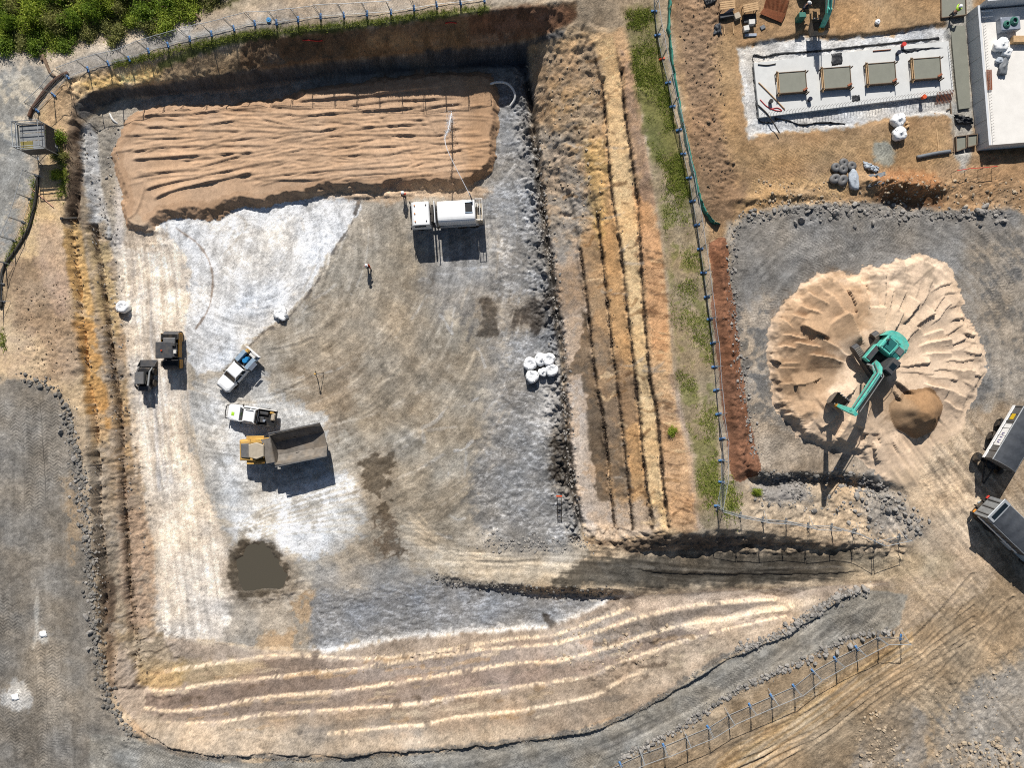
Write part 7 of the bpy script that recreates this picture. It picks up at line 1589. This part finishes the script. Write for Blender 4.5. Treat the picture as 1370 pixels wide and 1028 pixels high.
def along(path, n, spread, s0, s1, jitter=1.0):
    pl = cr(path, 6); out = []
    d = [0]
    for a, b_ in zip(pl[:-1], pl[1:]): d.append(d[-1]+math.hypot(b_[0]-a[0], b_[1]-a[1]))
    for _ in range(n):
        t = rr6.random()*d[-1]; i = min(int(np.searchsorted(d, t)), len(pl)-1); i = max(i, 1); f = (t-d[i-1])/max(d[i]-d[i-1], 1e-6)
        u = pl[i-1][0]+(pl[i][0]-pl[i-1][0])*f+rr6.gauss(0, spread); v = pl[i-1][1]+(pl[i][1]-pl[i-1][1])*f+rr6.gauss(0, spread)
        g = on_ground(u, v); out.append((g.x, g.y, .8*s0+(.68*s1-.8*s0)*rr6.random()**3.2))
    return out
def within(poly, n, s0, s1):
    us = [p[0] for p in poly]; vs_ = [p[1] for p in poly]; out = []
    while len(out) < n:
        u, v = rr6.uniform(min(us), max(us)), rr6.uniform(min(vs_), max(vs_))
        if inside(np.array([u]), np.array([v]), poly)[0]: g = on_ground(u, v); out.append((g.x, g.y, .8*s0+(.68*s1-.8*s0)*rr6.random()**3.2))
    return out
rocks('rubble_edge', along([(30,508),(55,514),(80,532),(95,572),(105,615),(114,690),(121,780),(127,840),(135,900),(150,945),(176,984)], 837, 4.5, .06, .42), 'rock_dark', 'dark grey rubble spilling along the edge of the gravel pad', 'rubble')
rocks('rubble_edge', along([(85,550),(100,600),(112,680),(124,720),(126,770),(131,840)], 351, 6, .06, .30), 'rock_grey', 'paler grey stones on the slope below the gravel pad', 'rubble')
rocks('rubble_edge', along([(250,1011),(349,1014),(435,1017),(529,1009),(610,1002),(689,993),(748,985),(802,973),(864,946),(904,921),(950,891),(985,873)], 567, 1.8, .05, .22), 'rock_dark', 'thin dark stone edge along the inner side of the haul road', 'rubble')
rocks('rubble_edge', along([(985,873),(1029,857),(1060,840),(1088,820),(1110,806),(1128,796),(1163,789)], 513, 4, .08, .40), 'rock_grey', 'thick grey rock edge at the upper end of the haul road', 'rubble')
rocks('rubble_edge', along([(830,1016),(880,990),(930,962),(985,925),(1030,905),(1080,882),(1120,862),(1150,850),(1190,845)], 702, 3.0, .07, .42), 'rock_grey', 'grey rock row between the haul road and the fence', 'rubble')
rocks('rubble_edge', along([(986,300),(980,340),(982,420),(992,500),(1003,570),(1010,610)], 445, 4.5, .05, .28), 'rock_grey', 'grey stones along the left edge of the gravel yard', 'rubble')
rocks('rubble_edge', along([(990,292),(1050,282),(1120,280),(1200,286),(1290,288),(1345,284)], 513, 6, .06, .40), 'rock_grey', 'grey stones along the top edge of the gravel yard', 'rubble')
rocks('rubble_field', within([(1005,640),(1070,638),(1110,660),(1160,640),(1200,650),(1250,700),(1230,722),(1170,730),(1120,690),(1060,684),(1000,676)], 260, .06, .40)+along([(1120,640),(1165,655),(1195,680),(1225,705)], 240, 8, .06, .42)+along([(1010,648),(1060,652),(1090,662)], 110, 8, .05, .3), 'rock_grey', 'grey rubble field below the sand pile', 'rubble')
rocks('rubble_field', along([(1015,636),(1060,640),(1100,640),(1135,640),(1160,650),(1190,672)], 351, 5, .08, .38), 'rock_dark', 'dark rubble along the lower lip of the gravel yard', 'rubble')
rocks('rubble_field', within([(1150,960),(1175,950),(1215,1000),(1215,1028),(1150,1028)], 150, .06, .36)+within([(1255,1000),(1300,985),(1366,990),(1366,1028),(1250,1028)], 240, .06, .45)+within([(1240,900),(1366,860),(1366,990),(1260,990)], 150, .04, .22), 'rock_tan', 'tan and grey rubble in the lower right corner', 'rubble')
rocks('rubble_toe', along([(715,180),(724,258),(735,345),(742,400),(752,480),(757,560),(764,640),(776,700)], 567, 4.5, .06, .36), 'rock_grey', 'grey broken rock along the toe of the east bank', 'rubble')
rocks('rubble_toe', along([(580,776),(640,783),(700,787),(760,791),(820,794)], 297, 3.5, .06, .32), 'rock_dark', 'dark broken rock along the lower edge of the ramp', 'rubble')
rocks('rubble_toe', along([(640,722),(690,728),(740,728),(770,722),(790,735)], 202, 6, .06, .32), 'rock_grey', 'grey broken rock at the inner corner of the ramp', 'rubble')
for L, nm in ((RA, 'lowest'), (RB, 'second'), (RC, 'third'), (RD, 'highest')):
    rocks('clod_line', along([(u, v) for (u, v, z) in L if v > (270 if L in (RA, RB) else 90)], 351, 2.2, .035, .17), 'clod', 'dark clods along the %s bench line of the east bank' % nm, 'clods')
rocks('clod_line', along([(u, v) for (u, v, z) in LM], 324, 3.5, .04, .22)+along([(u, v) for (u, v, z) in LN2], 405, 4, .04, .25), 'clod', 'dark clods along the trench lines of the west bank', 'clods')
rocks('stone_scatter', within([(740,845),(800,826),(860,840),(900,830),(880,880),(800,900),(740,890)], 200, .05, .3)+along([(480,880),(560,872),(640,862),(700,856)], 162, 3, .04, .2)+along([(349,905),(459,896),(560,888),(660,872)], 121, 3, .04, .16), 'rock_tan', 'tan stones lying on the terraces of the south bank', 'stones')
rocks('stone_scatter', within([(905,0),(965,0),(968,110),(985,240),(950,270),(920,160)], 320, .04, .2), 'clod', 'brown clods on the earth beside the silt cloth', 'clods')
rocks('stone_scatter', within([(1010,236),(1130,240),(1260,240),(1366,235),(1366,280),(1180,272),(1010,276)], 330, .05, .3)+within([(1170,232),(1262,236),(1250,284),(1190,282)], 160, .05, .28), 'rock_tan', 'tan stones on the earth above the gravel yard', 'stones')
rocks('stone_scatter', within([(700,70),(800,80),(812,300),(770,320),(730,280)], 260, .05, .28), 'rock_tan', 'tan stones on the rough upper part of the east bank', 'stones')
rocks('stone_scatter', within([(110,170),(160,170),(160,330),(125,330)], 160, .04, .24)+within([(120,300),(160,340),(185,560),(205,760),(170,760),(150,560)], 200, .04, .22), 'rock_grey', 'grey broken stones at the foot of the west bank', 'stones')
rocks('stone_scatter', within([(20,380),(100,380),(112,500),(60,505),(20,480)], 240, .04, .18), 'clod', 'brown clods on the bare slope left of the trench', 'clods')
# single boulders
bmv = []
for k in range(5):
    q = IV2*rk.uniform(.82, 1.15, IV2.shape[0])[:, None]*np.array([1.15, .85, .65]); me = bpy.data.meshes.new('boulder'); me.from_pydata(q.tolist(), [], IF2.tolist()); me.materials.append(M['rock_grey']); bmv.append(me)
for k, (u, v, s, lab, grp) in enumerate([(1125,651,.42,0,0),(1146,664,.55,0,0),(1150,645,.5,0,0),(1176,648,.45,0,0),(1188,684,.55,0,0),(1197,682,.5,0,0),(1215,697,.5,0,0),(1210,688,.42,0,0),(1186,664,.5,0,0),(1226,708,.45,0,0),(1163,693,.4,0,0),
        (1072,295,.6,1,1),(1118,285,.62,1,1),(1168,298,.42,1,1),(1310,283,.7,1,1),(1317,276,.55,1,1),(1064,298,.4,1,1),(1342,296,.5,1,1),(1143,303,.4,1,1),(1290,279,.45,1,1),
        (1120,873,.45,2,2),(1137,864,.5,2,2),(1153,856,.45,2,2),(1104,878,.4,2,2),(1182,846,.45,2,2),(1090,888,.4,2,2),(1168,848,.42,2,2),
        (1146,790,.6,3,3),(1156,788,.55,3,3),(1118,800,.5,3,3),(1096,814,.45,3,3),(1066,836,.5,3,3),(1060,843,.42,3,3),(116,826,.6,4,4),(122,846,.5,4,4),(100,614,.5,4,4),(118,868,.45,4,4),(82,578,.5,4,4)]):
    labs = ['grey boulder lying in the rubble field below the sand pile', 'grey boulder at the top edge of the gravel yard', 'grey boulder in the rock row beside the haul road fence', 'pale boulder in the rock edge at the upper haul road', 'grey boulder at the edge of the left gravel pad']
    g = on_ground(u, v, s*.12); o = bpy.data.objects.new('boulder', bmv[k % 5]); COL.objects.link(o); o.location = g; o.rotation_euler = (k*.3, k*.2, k*1.3); s *= .72; o.scale = (s, s*.95, s*.9); tag(o, labs[lab], 'boulder', ['boulders in the rubble field', 'boulders along the gravel yard', 'boulders in the roadside row', 'boulders at the upper road', 'boulders on the pad edge'][grp])

# ------------------------------------------------------------------ vegetation
def leaf_mat(name, c0, c1):
    m, n, l, b = nodes_of(name); g = n.new('ShaderNodeNewGeometry'); nz = n.new('ShaderNodeTexNoise'); nz.inputs['Scale'].default_value = 1.6; nz.inputs['Detail'].default_value = 4; l.new(g.outputs['Position'], nz.inputs['Vector'])
    wn_ = n.new('ShaderNodeTexWhiteNoise'); l.new(g.outputs['Random Per Island'], wn_.inputs['W']) if False else None
    ad = n.new('ShaderNodeMath'); ad.operation = 'MULTIPLY_ADD'; l.new(g.outputs['Random Per Island'], ad.inputs[0]); ad.inputs[1].default_value = .6; l.new(nz.outputs['Fac'], ad.inputs[2])
    mr = n.new('ShaderNodeMapRange'); mr.inputs[1].default_value = .45; mr.inputs[2].default_value = 1.1; l.new(ad.outputs[0], mr.inputs[0])
    mx = n.new('ShaderNodeMix'); mx.data_type = 'RGBA'; mx.inputs['A'].default_value = (*alb(c0), 1); mx.inputs['B'].default_value = (*alb(c1), 1); l.new(mr.outputs[0], mx.inputs['Factor']); l.new(mx.outputs['Result'], b.inputs['Base Color'])
    b.inputs['Roughness'].default_value = .65; b.inputs['Specular IOR Level'].default_value = .2
    tr = n.new('ShaderNodeBsdfTranslucent'); l.new(mx.outputs['Result'], tr.inputs['Color']); ms = n.new('ShaderNodeMixShader'); ms.inputs[0].default_value = .4
    l.new(b.outputs[0], ms.inputs[1]); l.new(tr.outputs[0], ms.inputs[2]); l.new(ms.outputs[0], n['Material Output'].inputs['Surface']); return m
LEAF = [leaf_mat('leaf_bright', (120,146,44), (196,208,84)), leaf_mat('leaf_mid', (88,118,42), (160,184,66)), leaf_mat('leaf_olive', (108,116,60), (180,178,104))]
GRASSM = leaf_mat('grass_blade', (104,124,44), (176,184,86))
lr = np.random.default_rng(5)
def leaf_cloud(n, rad, height, size, clumps=14):
    """leaf quads gathered in clumps through a dome"""
    cc = lr.normal(0, 1, (clumps, 3)); cc /= np.linalg.norm(cc, axis=1)[:, None]; cc *= (lr.random((clumps, 1))**.4); cc[:, 2] = np.abs(cc[:, 2])
    k = lr.integers(0, clumps, n); p = cc[k]+lr.normal(0, .24, (n, 3)); p[:, 2] = np.abs(p[:, 2]); p *= np.array([rad, rad, height])
    a = lr.normal(0, 1, (n, 3)); a[:, 2] *= .6; a /= np.linalg.norm(a, axis=1)[:, None]; b = np.cross(a, lr.normal(0, 1, (n, 3))); b /= np.linalg.norm(b, axis=1)[:, None]
    s = (size*lr.uniform(.6, 1.4, n))[:, None]
    V_ = np.stack([p-a*s, p+b*s*.42, p+a*s, p-b*s*.42], 1).reshape(-1, 3); F_ = np.arange(4*n).reshape(-1, 4)
    return V_, F_
CL = []
for k in range(6):
    V_, F_ = leaf_cloud(2600, 1.0, .9, .085, 16); me = bpy.data.meshes.new('foliage'); me.from_pydata(V_.tolist(), [], F_.tolist()); me.materials.append(LEAF[k % 3]); CL.append(me)
sm = MB()
for a in np.linspace(0, 5.5, 6): sm.tube([(0, 0, 0), (.25*math.cos(a), .25*math.sin(a), .35), (.6*math.cos(a), .6*math.sin(a), .7)], [.04, .03, .012], 5)
o_ = sm.obj('stems', 'bark'); STEM = o_.data; bpy.data.objects.remove(o_)
vr = random.Random(31)
def shrub(u, v, s, hgt, k, label, group):
    g = on_ground(u, v); t = empty('shrub', g, vr.uniform(0, 6.28), label, 'shrub', group)
    o = bpy.data.objects.new('foliage', CL[k % 6]); COL.objects.link(o); o.parent = t; o.scale = (s, s*vr.uniform(.8, 1.1), hgt)
    o = bpy.data.objects.new('stems', STEM); COL.objects.link(o); o.parent = t; o.scale = (s*.9, s*.9, hgt)
spots = []
for _ in range(900):
    u, v = vr.uniform(-30, 300), vr.uniform(-40, 62)
    lim = np.interp(u, [-30, 60, 130, 200, 260, 320], [60, 60, 50, 36, 14, -10])
    if v > lim+2: continue
    if all(math.hypot(u-a, v-b_) > 17.5 for a, b_ in spots): spots.append((u, v))
for k, (u, v) in enumerate(spots):
    lim = np.interp(u, [-30, 60, 130, 200, 260, 320], [60, 60, 50, 36, 14, -10]); edge = v > lim-16
    shrub(u, v, vr.uniform(.9, 1.5), vr.uniform(.5, .9) if edge else vr.uniform(.8, 1.9), k, 'low leafy shrub at the front of the top left scrub' if edge else 'taller leafy shrub deep in the top left scrub', 'front shrubs of the scrub' if edge else 'inner shrubs of the scrub')
shrub(76, 186, 1.0, 1.3, 1, 'green shrub right of the access tower', None); shrub(80, 208, .8, .9, 2, 'olive shrub in the shadow edge of the access tower', None); shrub(78, 235, .6, .6, 0, 'small green shrub below the access tower shadow', None)
shrub(1012, 658, .45, .5, 0, 'small green bush below the mulch berm', None); shrub(900, 577, .45, .35, 0, 'small green tuft on the orange bank', None)
def log(path, r, label):
    m = MB(); pts = [tuple(on_ground(u, v, r*.7)) for u, v in cr(path, 6)]; m.tube(pts, [r*(1-.35*i/len(pts)) for i in range(len(pts))], 8); tag(m.obj('fallen_log', 'bark', None, True), label, 'log')
log([(46,40),(50,58),(55,72),(57,82)], .17, 'grey tree trunk lying half inside the top left scrub'); log([(58,74),(63,86),(68,97),(75,103)], .19, 'crooked grey log pointing at the brown sediment sock'); log([(252,0),(256,8),(261,16),(268,26)], .16, 'fallen grey log at the right end of the scrub'); log([(190,32),(194,38),(196,44)], .14, 'short grey log on the path edge below the scrub')
def blades(name, spots_, label, mat, size=.16, n_per=1):
    n = len(spots_)*n_per; P0 = np.repeat(np.array([(x, y, hz(x, y)) for x, y in spots_]), n_per, 0)+lr.normal(0, .10, (n, 3))*np.array([1, 1, 0])
    a = lr.uniform(0, 6.283, n); w = size*.16*lr.uniform(.7, 1.4, n); h = size*lr.uniform(.5, 1.5, n); ln = lr.uniform(.3, 1.4, n)*h
    d = np.stack([np.cos(a), np.sin(a), 0*a], 1); s = np.stack([-np.sin(a), np.cos(a), 0*a], 1)*w[:, None]
    V_ = np.stack([P0-s, P0+s, P0+d*ln[:, None]+np.stack([0*a, 0*a, h], 1)], 1).reshape(-1, 3); F_ = np.arange(3*n).reshape(-1, 3)
    me = bpy.data.meshes.new(name); me.from_pydata(V_.tolist(), [], F_.tolist()); me.materials.append(mat); o = bpy.data.objects.new(name, me); COL.objects.link(o); tag(o, label, 'grass', None, 'stuff')
def grass_spots(poly, n, thr, seed):
    us = [p[0] for p in poly]; vs_ = [p[1] for p in poly]; q = np.random.default_rng(seed); u = q.uniform(min(us), max(us), n*4); v = q.uniform(min(vs_), max(vs_), n*4)
    k = inside(u, v, poly); u, v = u[k], v[k]; x, y = (u-CU)*H/F, -(v-CV)*H/F; z = gsample(Z, x.astype(np.float32), y.astype(np.float32)); x, y = (u-CU)*(H-z)/F, -(v-CV)*(H-z)/F
    k = (fbm(x.astype(np.float32), y.astype(np.float32), 2.2, 4, seed % 7)+q.normal(0, .28, len(x)) > thr+.12); return list(zip(x[k][:n], y[k][:n]))
blades('grass_strip', grass_spots([(836,14),(874,10),(884,70),(904,170),(924,262),(908,280),(888,232),(866,190),(850,110)], 5200, .1, 3), 'bright green grass strip beside the long fence, upper part', GRASSM, .15, 3)
blades('grass_strip', grass_spots([(884,240),(924,262),(940,330),(952,430),(960,560),(962,690),(938,690),(926,610),(906,510),(896,410)], 4200, .2, 4), 'sparse grass strip beside the long fence, lower part', GRASSM, .14, 3)
def near_line(path, n, spread, seed):
    q = random.Random(seed); pl = cr(path, 6); out = []
    for _ in range(n):
        i = q.randrange(len(pl)-1); f = q.random(); u = pl[i][0]+(pl[i+1][0]-pl[i][0])*f+q.gauss(0, spread*.6); v = pl[i][1]+(pl[i+1][1]-pl[i][1])*f+q.gauss(0, spread); g = on_ground(u, v); out.append((g.x, g.y))
    return out
blades('grass_verge', near_line([(152,86),(180,80),(215,72),(262,60),(300,52),(345,43),(420,36),(500,28),(560,20),(650,10)], 1500, 2.6, 5), 'narrow green grass verge along the top fence', GRASSM, .14, 5)
blades('grass_verge', near_line([(46,240),(45,270),(38,300),(22,328),(8,350)], 260, 3.5, 6)+near_line([(84,215),(86,245),(80,262)], 180, 5, 7)+near_line([(945,670),(968,650),(985,670),(970,690)], 260, 8, 8)+near_line([(2,446),(6,465)], 60, 4, 9), 'scattered grass tufts on the left slope and below the fence corner', GRASSM, .18, 5)
